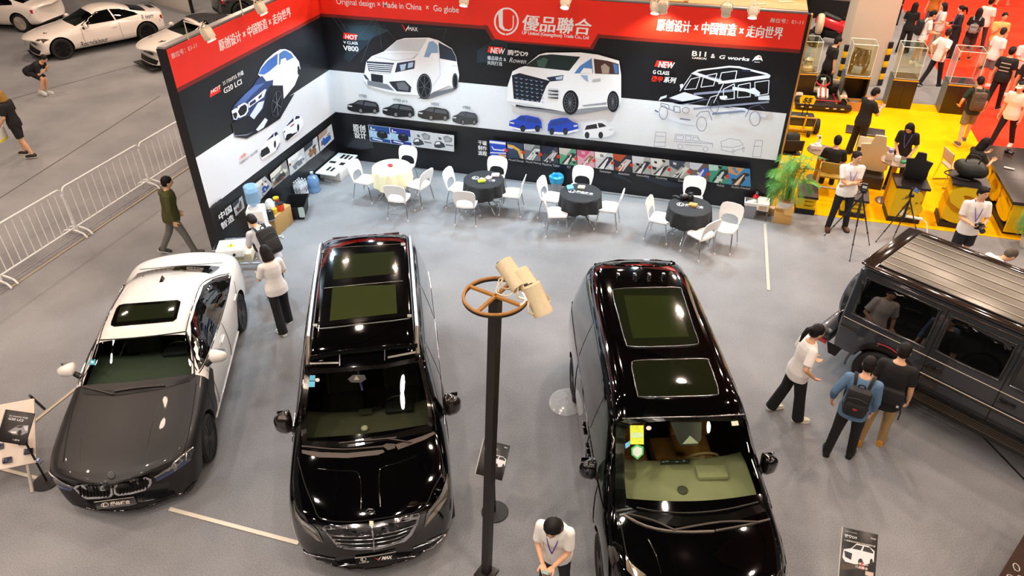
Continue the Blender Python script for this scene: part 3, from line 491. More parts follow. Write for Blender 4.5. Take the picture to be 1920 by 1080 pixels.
def car(name, label, pos, rot, rows, W, part, mats, wheels, rw=.34, ww=.24, rim='1a1a1c', spokes=7, crease=(), group=None, lv=2, wx=None, rim2=None):
    K = Car(); K.root = thing(name, label, 'car', (pos[0], pos[1], 0), radians(rot), group); K.W = W
    bm = bmesh.new(); pts = {}; pn = sorted(set(mats)); S = len(rows); cl = bm.edges.layers.float.new('crease_edge')
    for s, (y, bow, a, b, c, d, zc, zb) in enumerate(rows):
        line = [(0, zb), a, b, c, d, (d[0]*.5, d[1]+(zc-d[1])*.78), (0, zc)]
        for i, (x, z) in enumerate(line):
            v = bm.verts.new((x, y-bow*(x/W)**2, z)); pts[s, i, 1] = v; pts[s, i, -1] = v if x == 0 else bm.verts.new((-x, y-bow*(x/W)**2, z))
    def face(vs, p):
        u = []
        for v in vs:
            if v not in u: u.append(v)
        if len(u) > 2: f = bm.faces.new(u); f.material_index = pn.index(p)
    for s in range(S-1):
        for i in range(6):
            p = part(s, i)
            face([pts[s, i, 1], pts[s, i+1, 1], pts[s+1, i+1, 1], pts[s+1, i, 1]], p); face([pts[s, i, -1], pts[s+1, i, -1], pts[s+1, i+1, -1], pts[s, i+1, -1]], p)
    for i in range(6):
        face([pts[0, i, -1], pts[0, i+1, -1], pts[0, i+1, 1], pts[0, i, 1]], part(-1, i)); face([pts[S-1, i, 1], pts[S-1, i+1, 1], pts[S-1, i+1, -1], pts[S-1, i, -1]], part(S-1, i))
    for kind, idx, val in crease:
        for sg in (1, -1):
            prs = [((s, idx), (s+1, idx)) for s in range(S-1)] if kind == 'L' else [((idx, i), (idx, i+1)) for i in range(1, 6)]
            for (a, i), (b, j) in prs:
                e = bm.edges.get((pts[a, i, sg], pts[b, j, sg]))
                if e: e[cl] = val
    bmesh.ops.recalc_face_normals(bm, faces=bm.faces[:])
    me = bpy.data.meshes.new('shell'); bm.to_mesh(me); bm.free(); me.shade_smooth()
    for p in pn: me.materials.append(mats[p] or PLASB)
    o = bpy.data.objects.new('shell', me); C.objects.link(o)
    md = o.modifiers.new('s', 'SUBSURF'); md.levels = md.render_levels = lv
    sm = evald(o); o.modifiers.clear(); o.data = sm
    K.bvh = BVHTree.FromPolygons([v.co.copy() for v in sm.vertices], [tuple(p.vertices) for p in sm.polygons])
    wx = wx or W-.02; ct = MB()
    for y in wheels:
        for sg in (1, -1): ct.cyl((sg*(wx-ww-.08), y, rw), (sg*(W+.4), y, rw), rw+.055, n=32)
    co = ct.build('cut', None or PLASB, smooth=0); co.data.materials.clear()
    for p in pn: co.data.materials.append(mats[p] or PLASB)
    for f in co.data.polygons: f.material_index = pn.index('arch')
    bo = o.modifiers.new('b', 'BOOLEAN'); bo.operation = 'DIFFERENCE'; bo.object = co; bo.solver = 'EXACT'
    fin = evald(o); bpy.data.objects.remove(o); bpy.data.objects.remove(co)
    K.parts = {}
    co_ = [v.co.copy() for v in fin.vertices]; by = {}
    AI = pn.index('arch')
    for f in fin.polygons: by.setdefault((f.material_index, f.material_index == AI and (f.center.x > 0, f.center.y > 0)), []).append(tuple(f.vertices))
    for (k, _), fs in by.items():
        used = sorted({i for f in fs for i in f}); ix = {v: n for n, v in enumerate(used)}
        m = MB(); m.add([co_[i] for i in used], [tuple(ix[i] for i in f) for f in fs])
        K.parts[pn[k]] = m.build({'paint': 'body', 'arch': 'wheel_arch_liner'}.get(pn[k], pn[k]), mats[pn[k]], K.root, smooth=50)
    # wheels
    t = MB(); prof = [(rw*.64, -ww*.42), (rw*.9, -ww*.5), (rw*.985, -ww*.38), (rw, 0), (rw*.985, ww*.38), (rw*.9, ww*.5), (rw*.64, ww*.42)]
    ax = RY(pi/2); t.lathe(prof+[prof[0]], 36, ax=ax)
    r = MB(); r.lathe([(rw*.74, ww*.44), (rw*.70, ww*.45), (rw*.67, ww*.34), (rw*.64, ww*.1), (0, ww*.08)], 36, ax=ax)
    for k in range(spokes):
        a = 2*pi*k/spokes
        for da in (-.12, .12):
            A = Vector((ww*.40, cos(a)*rw*.1, sin(a)*rw*.1)); B = Vector((ww*.42, cos(a+da)*rw*.7, sin(a+da)*rw*.7)); r.cyl(A, B, rw*.035, rw*.028, 6)
    r.cyl((ww*.3, 0, 0), (ww*.45, 0, 0), rw*.12, n=12)
    tm = rm = None
    for y in wheels:
        for sg in (1, -1):
            if tm is None: w_ = t.build('wheel', RUB, K.root); q = r.build('rim', M(rim, .3, .6, var=.05), w_); tm, rm = w_.data, q.data
            else: w_ = link('wheel', tm, None, K.root); q = link('rim', rm, None, w_)
            w_.location = (sg*(wx-ww*.5), y, rw); w_.rotation_euler = (0, 0, 0 if sg > 0 else pi)
    K.mw = Matrix.Translation((pos[0], pos[1], 0)) @ Matrix.Rotation(radians(rot), 4, 'Z'); K.inv = K.mw.inverted(); K.co = K.inv @ CO
    return K
def hit(K, px, py, off=.004):
    d = (K.inv.to_3x3() @ ray(px, py)).normalized(); h = K.bvh.ray_cast(K.co, d)
    if h[0] is None:
        t = -(K.co.dot(d)); best = None
        for q in range(-30, 31):
            p = K.co+d*(t+q*.08); n = K.bvh.find_nearest(p)
            if best is None or n[3] < best[3]: best = n
        h = best
    n = h[1] if h[1].dot(d) < 0 else -h[1]
    return h[0]+n*off
def hitl(K, o, d, off=.004):
    o, d = Vector(o), Vector(d).normalized(); h = K.bvh.ray_cast(o, d)
    if h[0] is None: h = K.bvh.find_nearest(o+d*.5)
    n = h[1] if h[1].dot(d) < 0 else -h[1]
    return h[0]+n*off
def dense(poly, step):
    bm = bmesh.new(); bm.faces.new([bm.verts.new((x, y, 0)) for x, y in poly]); bmesh.ops.triangulate(bm, faces=bm.faces[:])
    for _ in range(7):
        es = [e for e in bm.edges if e.calc_length() > step]
        if not es: break
        bmesh.ops.subdivide_edges(bm, edges=es, cuts=1); bmesh.ops.triangulate(bm, faces=bm.faces[:])
    bm.verts.index_update(); r = [(v.co.x, v.co.y) for v in bm.verts], [[v.index for v in f.verts] for f in bm.faces]; bm.free(); return r
def decal(K, name, poly, mat, par=None, off=.004, step=14, mode=None, build=True, mb=None):
    """a skin lying on the car body; outline in picture points, or in (y, z) seen from side mode=±1, or (x, y) from above mode='T'"""
    if mode is None: f = lambda x, y: hit(K, x, y, off)
    elif mode == 'T': f = lambda x, y: hitl(K, (x, y, 4), (0, 0, -1), off)
    elif mode == 'F': f = lambda x, y: hitl(K, (x, 5, y), (0, -1, 0), off)
    elif mode == 'R': f = lambda x, y: hitl(K, (x, -5, y), (0, 1, 0), off)
    else: f = lambda x, y: hitl(K, (mode*3, x, y), (-mode, 0, 0), off)
    if mode is not None and step == 14: step = .12
    vs, fs = dense(poly, step); m = mb or MB(); m.add([f(x, y) for x, y in vs], fs)
    if not build: return m
    return m.build(name, mat, par or K.root, smooth=60)
def line(K, name, pts, r, mat, par=None, off=.003, mode=None, closed=False, n=6, sub=5):
    if mode is None: f = lambda x, y: hit(K, x, y, off)
    elif mode == 'T': f = lambda x, y: hitl(K, (x, y, 4), (0, 0, -1), off)
    elif mode == 'F': f = lambda x, y: hitl(K, (x, 5, y), (0, -1, 0), off)
    else: f = lambda x, y: hitl(K, (mode*3, x, y), (-mode, 0, 0), off)
    pp = bez([(x, y, 0) for x, y in pts], sub, closed)
    return MB().tube([f(p.x, p.y) for p in pp], r, n, closed).build(name, mat, par or K.root, smooth=60)
def car_text(K, s, quad, col, par, bold=.02, off=.006, name='lettering', shear=0):
    vs, fs, _ = text_geo(s, bold, shear); (ax, ay), (bx, by), (cx, cy), (dx, dy) = quad  # bl br tr tl
    m = MB(); m.add([hit(K, (1-u)*(1-v)*ax+u*(1-v)*bx+u*v*cx+(1-u)*v*dx, (1-u)*(1-v)*ay+u*(1-v)*by+u*v*cy+(1-u)*v*dy, off) for u, v in vs], fs)
    return m.build(name, M(col, .4, var=0), par, smooth=0)
def mirror(K, x, y, z, mat, sz=(.12, .06, .085), arm=.06):
    for sg in (1, -1):
        m = MB(); m.box((0, 0, 0), (sz[0]*2, sz[1]*2, sz[2]*2), bev=min(sz)*.8)
        m.v = [(sg*(x+vx), y+vy*(1-.35*vx/sz[0])-.25*abs(vx), z+vz*(1-.22*vx/sz[0])-.15*vx) for vx, vy, vz in m.v]
        m.f = [f[::sg] for f in m.f]; o = m.build('wing_mirror', mat, K.root, smooth=60)
        q = MB(); q.box((sg*x, y-sz[1]-.025, z), (sz[0]*1.4, .004, sz[2]*1.5), bev=.002); q.build('mirror_glass', M('a8b0b8', .03, 1., var=0), o)
        a = MB(); a.cyl((sg*(x-sz[0]*.7), y, z-sz[2]*.6), (sg*(x-sz[0]-arm), y+.03, z-sz[2]-.02), .035, .045, 8); a.build('mirror_arm', PLASB, o)
def cabin(K, dash, seat, wheelc, yd, zd, hw, ys, seats=((.38, 0), (-.38, 0)), drive=-1, z0=.35, wz=.98, dd=1.):
    """dashboard, front seats and steering wheel behind the windscreen"""
    rows = []
    for y, z in ((yd+.28*dd, zd+.02-.06*(dd-1)), (yd+.02, zd+.05), (yd-.22*dd, zd+.07), (yd-.36*dd, zd+.03), (yd-.42*dd, zd-.12), (yd-.40*dd, zd-.45)):
        rows.append([Vector((x*hw, y-.14*x*x, z-(.03*x*x))) for x in (-1, -.8, -.6, -.4, -.2, 0, .2, .4, .6, .8, 1)])
    m = MB(); m.grid(rows); d = m.build('dashboard', dash, K.root, smooth=60)
    b = MB(); b.box((drive*.38, yd-.30, zd+.09), (.36, .2, .07), bev=.03); b.box((0, yd-.36, zd-.02), (.3, .05, .16), bev=.01); b.build('instrument_hood', dash if dd > 1 else M('15161a', .4), d)
    s = MB(); c = Vector((drive*.38, yd-.55-.2*(dd-1), wz)); ax = RX(radians(65))
    s.tube([c+ax @ Vector((.185*cos(t*pi/12), .185*sin(t*pi/12), 0)) for t in range(24)], .016, 8, True)
    for a in (0, pi, -pi/2): s.cyl(c, c+ax @ Vector((.185*cos(a), .185*sin(a), 0)), .02, .014, 6)
    s.ball(c, .06, (1, 1, .6)); s.build('steering_wheel', wheelc, K.root)
    for x, dy in seats:
        m = MB(); m.box((x, ys+dy+.12, z0+.12), (.5, .52, .18), bev=.06); m.box((x, ys+dy-.18, z0+.5), (.48, .16, .62), RX(radians(14)), bev=.06); m.box((x, ys+dy-.29, z0+.9), (.26, .1, .18), RX(radians(10)), bev=.04)
        for e in (-1, 1): m.box((x+e*.22, ys+dy-.13, z0+.48), (.07, .14, .5), RX(radians(14)), bev=.03)
        m.build('seat', seat, K.root, smooth=50)
def wiper(K, a, b, mid=None, r=.008, par=None):
    pts = [a, mid, b] if mid else [a, b]
    return line(K, 'wiper', pts, r, M('3c342e', .5), par, off=.02, sub=4)
CLEAR = glass((.74, .82, .74), name='windscreen_glass'); CLEARD = glass((.68, .74, .64), name='dark_windscreen'); SMOKE = M('08090a', .03, coat=1., var=0)
BLACKP = paint('020203', .05); WHITEP = paint('efebe4', .22); MATTE = paint('181717', .42, coat=.1); GREYP = paint('34373d', .3, metal=.3); ARCH = M('0b0b0b', .85)
# ================= black executive van with the chrome grille
def pv(s, i):
    if i == 0: return 'underbody'
    if s == 3 and i >= 4: return 'windshield'
    if s in (0, 1, 2) and i >= 4: return 'bonnet'
    return 'paint'
rows = [(2.62, .40, (.66, .20), (.80, .40), (.80, .70), (.60, .92), .96, .22), (2.52, .42, (.84, .18), (.93, .44), (.92, .82), (.74, 1.00), 1.06, .2), (2.1, .18, (.92, .2), (.965, .5), (.955, .97), (.80, 1.10), 1.16, .2),
 (1.50, .18, (.93, .2), (.97, .5), (.955, 1.06), (.84, 1.17), 1.25, .2), (.66, .13, (.93, .2), (.97, .5), (.955, 1.1), (.73, 1.84), 1.89, .2), (.40, .1, (.93, .2), (.97, .5), (.955, 1.1), (.735, 1.88), 1.925, .2),
 (-.9, 0, (.93, .2), (.97, .5), (.955, 1.1), (.735, 1.89), 1.94, .2), (-2.2, 0, (.93, .22), (.97, .5), (.955, 1.1), (.715, 1.86), 1.91, .25), (-2.48, -.06, (.9, .25), (.95, .5), (.93, 1.08), (.67, 1.76), 1.80, .3), (-2.56, -.08, (.82, .3), (.88, .5), (.87, 1.0), (.6, 1.62), 1.66, .35)]
V = car('executive_van', 'black executive van with chrome slatted grille and silver roof rails, facing the camera', (-4.027, 6.753), 204.9, rows, .97, pv,
        {'paint': BLACKP, 'bonnet': BLACKP, 'windshield': CLEARD, 'underbody': ARCH, 'arch': ARCH}, (1.62, -1.58), rw=.35, crease=(('L', 4, .35), ('L', 3, .25)))
K = V; c1 = cv(520, 420, 3.178); c2 = cv(520, 740, 3.178)
for sg in (1, -1):
    decal(K, 'side_window', [(1.12, 1.13), (.45, 1.68), (.38, 1.70), (.38, 1.10)], SMOKE, mode=sg); decal(K, 'side_window', [(.30, 1.10), (.30, 1.71), (-.95, 1.72), (-.95, 1.10)], SMOKE, mode=sg); decal(K, 'side_window', [(-1.03, 1.10), (-1.03, 1.72), (-2.1, 1.70), (-2.25, 1.12)], SMOKE, mode=sg)
    line(K, 'chrome_strip', [(1.2, 1.08), (.3, 1.06), (-.9, 1.06), (-2.3, 1.08)], .010, CHROME, mode=sg); line(K, 'chrome_strip', [(1.2, .36), (0, .34), (-1.1, .36)], .012, CHROME, mode=sg)
    for y in (1.02, .34, -.99): line(K, 'door_gap', [(y, .3), (y, .7), (y-.01, 1.08)], .005, ARCH, mode=sg, n=4)
    r = MB(); pts = [hitl(K, (sg*.665, y, 4), (0, 0, -1), .04) for y in (.20, -.3, -1, -1.7, -2.2, -2.42)]; pts[-1].z -= .03
    r.tube(bez(pts, 4), .026, 8); rr_ = r.build('roof_rail', M('dcdce0', .28, 1., var=.03), K.root, smooth=60)
    r = MB(); r.tube(bez([hitl(K, (sg*.665, y, 4), (0, 0, -1), .02+.02*(y < .3)) for y in (.62, .45, .20)], 4), .026, 8); r.build('roof_rail_foot', M('6a6258', .35, .5), K.root, smooth=60)
decal(K, 'panorama_roof', c1(262, 165, 300, 145, 742, 120, 752, 130, 788, 540, 770, 552, 260, 612, 246, 600), GLOSSB)
decal(K, 'roof_pane', c1(330, 375, 704, 364, 714, 534, 312, 580), M('30371c', .05, coat=.6, var=.1, scale=3), off=.007); decal(K, 'roof_pane', c1(335, 190, 698, 165, 700, 298, 332, 334), M('262c1a', .05, coat=.6, var=.1, scale=3), off=.007)
line(K, 'roof_seam', c1(278, 384, 500, 362, 748, 340), .006, M('8a8a88', .3, .8), sub=3); line(K, 'roof_seam', c1(230, 606, 262, 624, 500, 598, 770, 566, 790, 545), .006, M('8a8a88', .3, .8), sub=3)
line(K, 'roof_seam', c1(268, 180, 300, 148, 560, 130, 760, 118), .005, M('6a6a68', .3, .8), sub=3)
for p in ((268, 168), (750, 124), (228, 606), (788, 550)): decal(K, 'rail_bracket', c1(p[0]-14, p[1]-8, p[0]+12, p[1]-8, p[0]+12, p[1]+8, p[0]-14, p[1]+8), M('8a867c', .4), off=.012)
m = MB(); m.tube(bez([hit(K, *c1(*p)[0], .03) for p in ((205, 808), (380, 775), (540, 760), (640, 748), (825, 732))], 3), .035, 8); lb = m.build('roof_light_bar', GLOSSB, K.root)
decal(K, 'led_strip', c1(202, 834, 370, 830, 370, 840, 202, 844), M('b8b4ac', .2, .7, var=.4, scale=60), lb, off=.05); decal(K, 'led_strip', c1(658, 798, 820, 766, 822, 778, 658, 810), M('b8b4ac', .2, .7, var=.4, scale=60), lb, off=.05)
for p in ((376, 790), (640, 760)): decal(K, 'light_bar_joint', c1(p[0]-3, p[1]-14, p[0]+3, p[1]-14, p[0]+3, p[1]+60, p[0]-3, p[1]+62), M('8a8894', .2, .8), lb, off=.045)
# windscreen border, cowl, wipers, stickers
inn = c1(195, 895, 430, 880, 640, 860, 840, 822)+c2(890, 40, 900, 120, 896, 180, 700, 230, 420, 280, 180, 278, 172, 120, 182, 20)
out = c1(165, 862, 420, 856, 640, 836, 858, 790)+c2(920, 40, 940, 140, 950, 215, 720, 260, 420, 315, 150, 312, 132, 120, 150, 20)
m = MB()
for i in range(12):
    j = (i+1) % 12
    for t in range(6):
        a, b = t/6, (t+1)/6; L = lambda P_, Q, u: (P_[0]+(Q[0]-P_[0])*u, P_[1]+(Q[1]-P_[1])*u)
        m.poly([hit(K, *q, .005) for q in (L(inn[i], inn[j], a), L(inn[i], inn[j], b), L(out[i], out[j], b), L(out[i], out[j], a))])
m.build('windshield_border', M('0c0b0a', .12, coat=1.), K.root)
decal(K, 'cowl_panel', c2(148, 330, 260, 345, 420, 350, 630, 330, 640, 345, 600, 362, 420, 380, 250, 376, 150, 352), M('4a423a', .5), off=.012); decal(K, 'cowl_panel', c2(700, 300, 860, 250, 930, 222, 940, 235, 880, 270, 720, 330), M('4a4038', .5), off=.012)
wiper(K, c2(152, 310)[0], c2(640, 312)[0], c2(390, 330)[0], .011); wiper(K, c2(370, 292)[0], c2(710, 258)[0], c2(540, 276)[0], .010); wiper(K, c2(650, 264)[0], c2(800, 288)[0], None, .009)
decal(K, 'washer_cover', c2(625, 312, 650, 296, 700, 298, 702, 325, 660, 338), M('3a332c', .5), off=.03)
st_ = decal(K, 'windshield_sticker', c1(195, 902, 228, 902, 226, 934, 192, 934), M('4aa8c8', .4, var=.3, scale=40), off=.008); decal(K, 'windshield_sticker', c1(190, 938, 226, 938, 224, 972, 188, 972), M('58b8dc', .4, var=.3, scale=40), off=.008)
decal(K, 'windshield_sticker', [(x, y) for x, y in ell(*c1(240, 930)[0], 4.2, 3.6)], M('d0cec4', .5), off=.008); decal(K, 'mirror_sensor', c1(455, 930, 472, 904, 490, 930), M('8a7a60', .4), off=.009)
decal(K, 'mirror_sensor_base', c1(420, 925, 450, 900, 520, 900, 530, 925, 500, 945, 440, 945), M('0a0a0a', .3), off=.006)
cabin(K, M('4c4a3c', .7, var=.1), M('2a2721', .6), M('1a1815', .5), 1.12, 1.02, .80, -.1, seats=((.4, 0), (-.4, 0)), drive=-1)
m = MB(); p = hitl(K, (.1, .95, 4), (0, 0, -1)); m.box((.05, .85, 1.12), (.16, .12, .02), RX(.3)); m.build('phone_holder', M('3c3c36', .4), K.root); m = MB(); m.ball((.06, 1.12, 1.10), .045, (1, 1, .7)); m.build('dashboard_ornament', M('d8d0b8', .4), K.root)
m = MB(); m.tube([(.10, .52, 1.55), (.09, .58, 1.42), (.07, .64, 1.30)], .014); m.build('hanging_tag', M('7a68b8', .5, var=.4, scale=40), K.root)
# bonnet creases, star, grille, lamps, bumper
for a in ((245, 440, 350, 452, 460, 455, 490, 480, 498, 560, 500, 718), (835, 362, 720, 405, 630, 432, 606, 470, 608, 560, 614, 668)): line(K, 'bonnet_crease', c2(*a), .006, GLOSSB, sub=4, off=.0)
line(K, 'bonnet_gap', c2(120, 370, 160, 520, 215, 660, 262, 740, 420, 758, 600, 740, 850, 690, 930, 560, 985, 440, 960, 300), .006, ARCH, sub=4)
sp = hit(K, *c2(556, 706)[0], .05); s = MB()
s.tube([sp+Vector((.045*cos(t*pi/10), 0, .045*sin(t*pi/10))) for t in range(20)], .005, 6, True)
for a in (90, 210, 330): s.cyl(sp, sp+Vector((.043*cos(radians(a)), 0, .043*sin(radians(a)))), .006, .003, 5)
s.cyl(sp-Vector((0, 0, .045)), sp-Vector((0, .02, .07)), .012, .02, 8); s.build('bonnet_star', CHROME, K.root)
go = c2(270, 795, 285, 782, 560, 768, 838, 706, 848, 716, 836, 765, 800, 835, 760, 872, 600, 918, 480, 922, 400, 914, 345, 886, 300, 830)
gr = decal(K, 'grille', go, CHROME, off=.012); gi = c2(290, 805, 560, 795, 828, 740, 815, 770, 782, 825, 750, 852, 600, 898, 480, 902, 405, 894, 358, 872, 312, 828)
decal(K, 'grille_mesh', gi, M('0a0a0b', .4), gr, off=.018)
for k in range(4):
    y0 = 823+k*22; x0 = 308+k*16; x1 = 815-k*22
    line(K, 'grille_bar', c2(x0, y0-1, 440, y0+6+k*2, 575, y0-2+k*3, 700, y0-24+k*2, x1, y0-62+k*6), .011, CHROME, gr, off=.028, sub=4)
line(K, 'grille_bar', c2(562, 775, 572, 840, 578, 915), .010, CHROME, gr, off=.034, sub=3); decal(K, 'grille_badge', c2(550, 758, 574, 758, 574, 784, 550, 784), M('e8dcc0', .3, .3), gr, off=.04)
for nm, a, b, d in (('headlight', (100, 640, 112, 690, 150, 740, 215, 780, 238, 800, 278, 880, 240, 866, 170, 812, 112, 730), (112, 700, 150, 745, 215, 790, 235, 810, 225, 820, 150, 765), (150, 770, 230, 830, 262, 872, 235, 862)), ('headlight', (1008, 468, 1022, 520, 1012, 600, 962, 690, 872, 790, 890, 700, 945, 630, 990, 560), (1005, 500, 1012, 560, 985, 610, 900, 710, 895, 690, 960, 620), (1010, 610, 960, 688, 880, 780, 895, 730, 960, 650))):
    h = decal(K, nm, c2(*a), M('6a655c', .1, .3, coat=1., var=.25, scale=12), off=.008); decal(K, 'headlight_led', c2(*b), M('c8c6c4', .15, .7, var=.5, scale=45), h, off=.013); decal(K, 'headlight_trim', c2(*d), M('b8ae9c', .15, .5, var=.2), h, off=.013)
for a in ((132, 938, 230, 1000, 300, 1034, 340, 1030, 380, 1018, 470, 1010), (150, 938, 230, 958, 345, 978), (712, 974, 820, 962, 880, 950, 960, 905, 1020, 850, 1040, 815), (810, 912, 900, 880, 1000, 825, 1040, 812)):
    line(K, 'bumper_trim', c2(*a), .010, CHROME, sub=4, off=.008)
decal(K, 'bumper_intake', c2(150, 942, 340, 982, 370, 1012, 300, 1028, 220, 990), M('0b0b0c', .35), off=.006); decal(K, 'bumper_intake', c2(820, 918, 1030, 825, 1010, 850, 880, 945, 780, 960), M('0b0b0c', .35), off=.006)
decal(K, 'bumper_intake_mesh', c2(895, 870, 975, 832, 980, 840, 905, 885), M('a8a8aa', .3, .7, var=.5, scale=70), off=.01)
pl = decal(K, 'number_plate', c2(463, 960, 706, 934, 712, 975, 700, 985, 484, 1008, 470, 1000), M('0a0a0a', .35), off=.02); line(K, 'plate_edge', c2(463, 964, 580, 950, 706, 926), .008, M('c8c4c0', .3, .6), pl, off=.03, sub=2)
car_text(K, 'MAX', c2(622, 982, 684, 974, 686, 952, 626, 958), 'e8e4dc', pl, bold=.05, off=.026, shear=.1); decal(K, 'red_vee_mark', c2(576, 964, 606, 986, 600, 972), M('d02a28', .4), pl, off=.026); decal(K, 'white_vee_mark', c2(604, 986, 622, 956, 606, 970), M('e8e4dc', .4), pl, off=.026)
cc = c2(514, 977)[0]; m = MB(); po = ring(cc[0], cc[1], 5.6, 4.2, 1.1, -8, 20); vs = [hit(K, x, y, .026) for x, y in po]; n = len(vs)//2
for i in range(n-1): m.poly([vs[i], vs[i+1], vs[2*n-2-i], vs[2*n-1-i]])
m.build('plate_emblem', M('e0dcd4', .4), pl); decal(K, 'plate_emblem_bar', [(cc[0]-3.2, cc[1]-2.5), (cc[0]-1, cc[1]-3), (cc[0]-.6, cc[1]+2.6), (cc[0]-2.4, cc[1]+2)], M('e0dcd4', .4), pl, off=.027)
car_text(K, '優品聯合', c2(490, 1004, 548, 997, 548, 987, 490, 994), 'd8d4cc', pl, off=.026)
line(K, 'front_lip', c2(300, 1040, 430, 1058, 580, 1058, 760, 1035, 900, 985), .012, GLOSSB, sub=3, off=.01)
mirror(K, 1.05, .96, 1.18, paint('1d1813', .15), (.11, .09, .14))
for sg in (-.4, .4): m = MB(); q = hitl(K, (sg, -2.40, 4), (0, 0, -1), .01); m.box(q, (.24, .03, .02), bev=.008); m.build('spoiler_vent', M('2a2a2c', .3), K.root)
decal(K, 'rear_light_strip', [(-.62, -2.38), (.62, -2.38), (.62, -2.34), (-.62, -2.34)], M('6a0a10', .15, coat=1.), mode='T', off=.006)
# ================= black people carrier with the tan cabin
rows = [(2.66, .36, (.60, .22), (.78, .45), (.80, .78), (.58, 1.00), 1.04, .24), (2.56, .38, (.82, .2), (.93, .46), (.93, .90), (.74, 1.06), 1.12, .22), (2.15, .2, (.92, .22), (.975, .5), (.96, 1.0), (.82, 1.11), 1.17, .22),
 (1.64, .22, (.93, .22), (.98, .5), (.965, 1.08), (.86, 1.14), 1.22, .22), (.72, .12, (.93, .22), (.98, .5), (.965, 1.12), (.735, 1.86), 1.91, .22), (.44, .1, (.93, .22), (.98, .5), (.965, 1.12), (.74, 1.90), 1.945, .22),
 (-.9, 0, (.93, .22), (.98, .5), (.965, 1.13), (.73, 1.91), 1.95, .22), (-2.2, 0, (.93, .25), (.98, .5), (.96, 1.14), (.70, 1.88), 1.92, .28), (-2.50, -.06, (.9, .28), (.95, .5), (.93, 1.1), (.64, 1.80), 1.84, .3), (-2.6, -.08, (.82, .3), (.88, .5), (.87, 1.02), (.58, 1.66), 1.70, .35)]
D = car('people_carrier', 'black people carrier with tan cabin and two roof panes, green sticker in its windscreen', (-.109, 6.988), 198.0, rows, .98, pv,
        {'paint': BLACKP, 'bonnet': BLACKP, 'windshield': glass((.84, .92, .80), name='green_windscreen'), 'underbody': ARCH, 'arch': ARCH}, (1.62, -1.5), rw=.36, crease=(('L', 4, .35), ('L', 3, .25)), spokes=10)
K = D; c = cv(1040, 460, 1.741)
for sg in (1, -1):
    decal(K, 'side_window', [(1.25, 1.15), (.62, 1.66), (.36, 1.72), (.36, 1.13)], M('27332a', .04, coat=1., var=.2, scale=4), mode=sg); decal(K, 'side_window', [(.28, 1.13), (.28, 1.73), (-1.0, 1.74), (-1.0, 1.14)], SMOKE, mode=sg); decal(K, 'side_window', [(-1.08, 1.14), (-1.08, 1.74), (-2.1, 1.70), (-2.3, 1.16)], SMOKE, mode=sg)
    line(K, 'chrome_strip', [(1.5, 1.10), (.3, 1.09), (-.9, 1.10), (-2.4, 1.13)], .009, M('5a5a5e', .15, 1., var=0), mode=sg)
    for y in (1.12, .32, -1.02): line(K, 'door_gap', [(y, .3), (y, .7), (y-.01, 1.08)], .005, ARCH, mode=sg, n=4)
    for y in (.42, .05): m = MB(); q = hitl(K, (sg*3, y, .92), (-sg, 0, 0), .015); m.box(q, (.03, .22, .035), bev=.012); m.build('door_handle', GLOSSB, K.root)
def pane(K, pts, lab='roof_pane', col='151a0d'):
    r = decal(K, lab, pts, M(col, .04, coat=.8, var=.1, scale=3), off=.006); line(K, 'pane_trim', pts, .007, M('8c8c8a', .25, .9, var=0), r, off=.008, closed=True, sub=4); return r
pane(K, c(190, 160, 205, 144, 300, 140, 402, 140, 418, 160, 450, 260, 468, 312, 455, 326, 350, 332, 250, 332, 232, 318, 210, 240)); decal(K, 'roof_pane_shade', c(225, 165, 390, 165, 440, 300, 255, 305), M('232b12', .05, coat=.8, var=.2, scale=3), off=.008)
pane(K, c(252, 392, 268, 378, 380, 374, 490, 372, 504, 384, 524, 440, 534, 478, 520, 490, 400, 495, 285, 496, 270, 484, 258, 430))
for p in ((115, 40, 240, 36, 330, 36, 400, 42), (128, 55, 200, 66, 330, 68, 392, 60)): line(K, 'spoiler_edge', c(*p), .012, GLOSSB, sub=4, off=.006)
decal(K, 'rear_light_strip', c(130, 44, 240, 36, 330, 36, 398, 44, 398, 52, 330, 43, 240, 43, 132, 51), M('8a1018', .15, coat=1.), off=.012)
for x in (208, 262, 308, 355):
    q = hit(K, *c(x, 104)[0], .03); m = MB(); m.box(q, (.05, .09, .05), bev=.015); m.build('roof_rack_foot', GLOSSB, K.root)
q = hit(K, *c(276, 86)[0], .05); m = MB()
for a in (90, 210, 330): m.cyl(q, q+Vector((.07*cos(radians(a)), .03*sin(radians(a)), .07*sin(radians(a)))), .012, .004, 6)
m.build('roof_antenna', CHROME, K.root)
inn = c(232, 600, 255, 582, 390, 572, 590, 575, 622, 600, 650, 680, 694, 800, 694, 838, 560, 878, 420, 886, 270, 868, 236, 850, 228, 760, 228, 680); out = c(190, 590, 198, 566, 390, 560, 618, 556, 634, 590, 665, 680, 714, 800, 716, 858, 580, 905, 400, 918, 215, 885, 186, 850, 182, 760, 186, 680)
m = MB(); n = len(inn)
for i in range(n):
    j = (i+1) % n
    for t in range(5):
        a, b = t/5, (t+1)/5; L = lambda P_, Q, u: (P_[0]+(Q[0]-P_[0])*u, P_[1]+(Q[1]-P_[1])*u)
        m.poly([hit(K, *q, .005) for q in (L(inn[i], inn[j], a), L(inn[i], inn[j], b), L(out[i], out[j], b), L(out[i], out[j], a))])
m.build('windshield_border', M('0a0b0a', .1, coat=1.), K.root)
line(K, 'windshield_chrome', c(222, 566, 330, 563, 470, 560, 616, 553), .008, M('9a9a98', .2, .9, var=0), sub=3, off=.01)
decal(K, 'mirror_sensor', c(378, 572, 482, 572, 482, 630, 466, 652, 412, 652, 398, 625), M('14181a', .3), off=-.03); decal(K, 'mirror_sensor_mount', c(418, 648, 443, 620, 472, 645), M('9aa08c', .4), off=-.02)
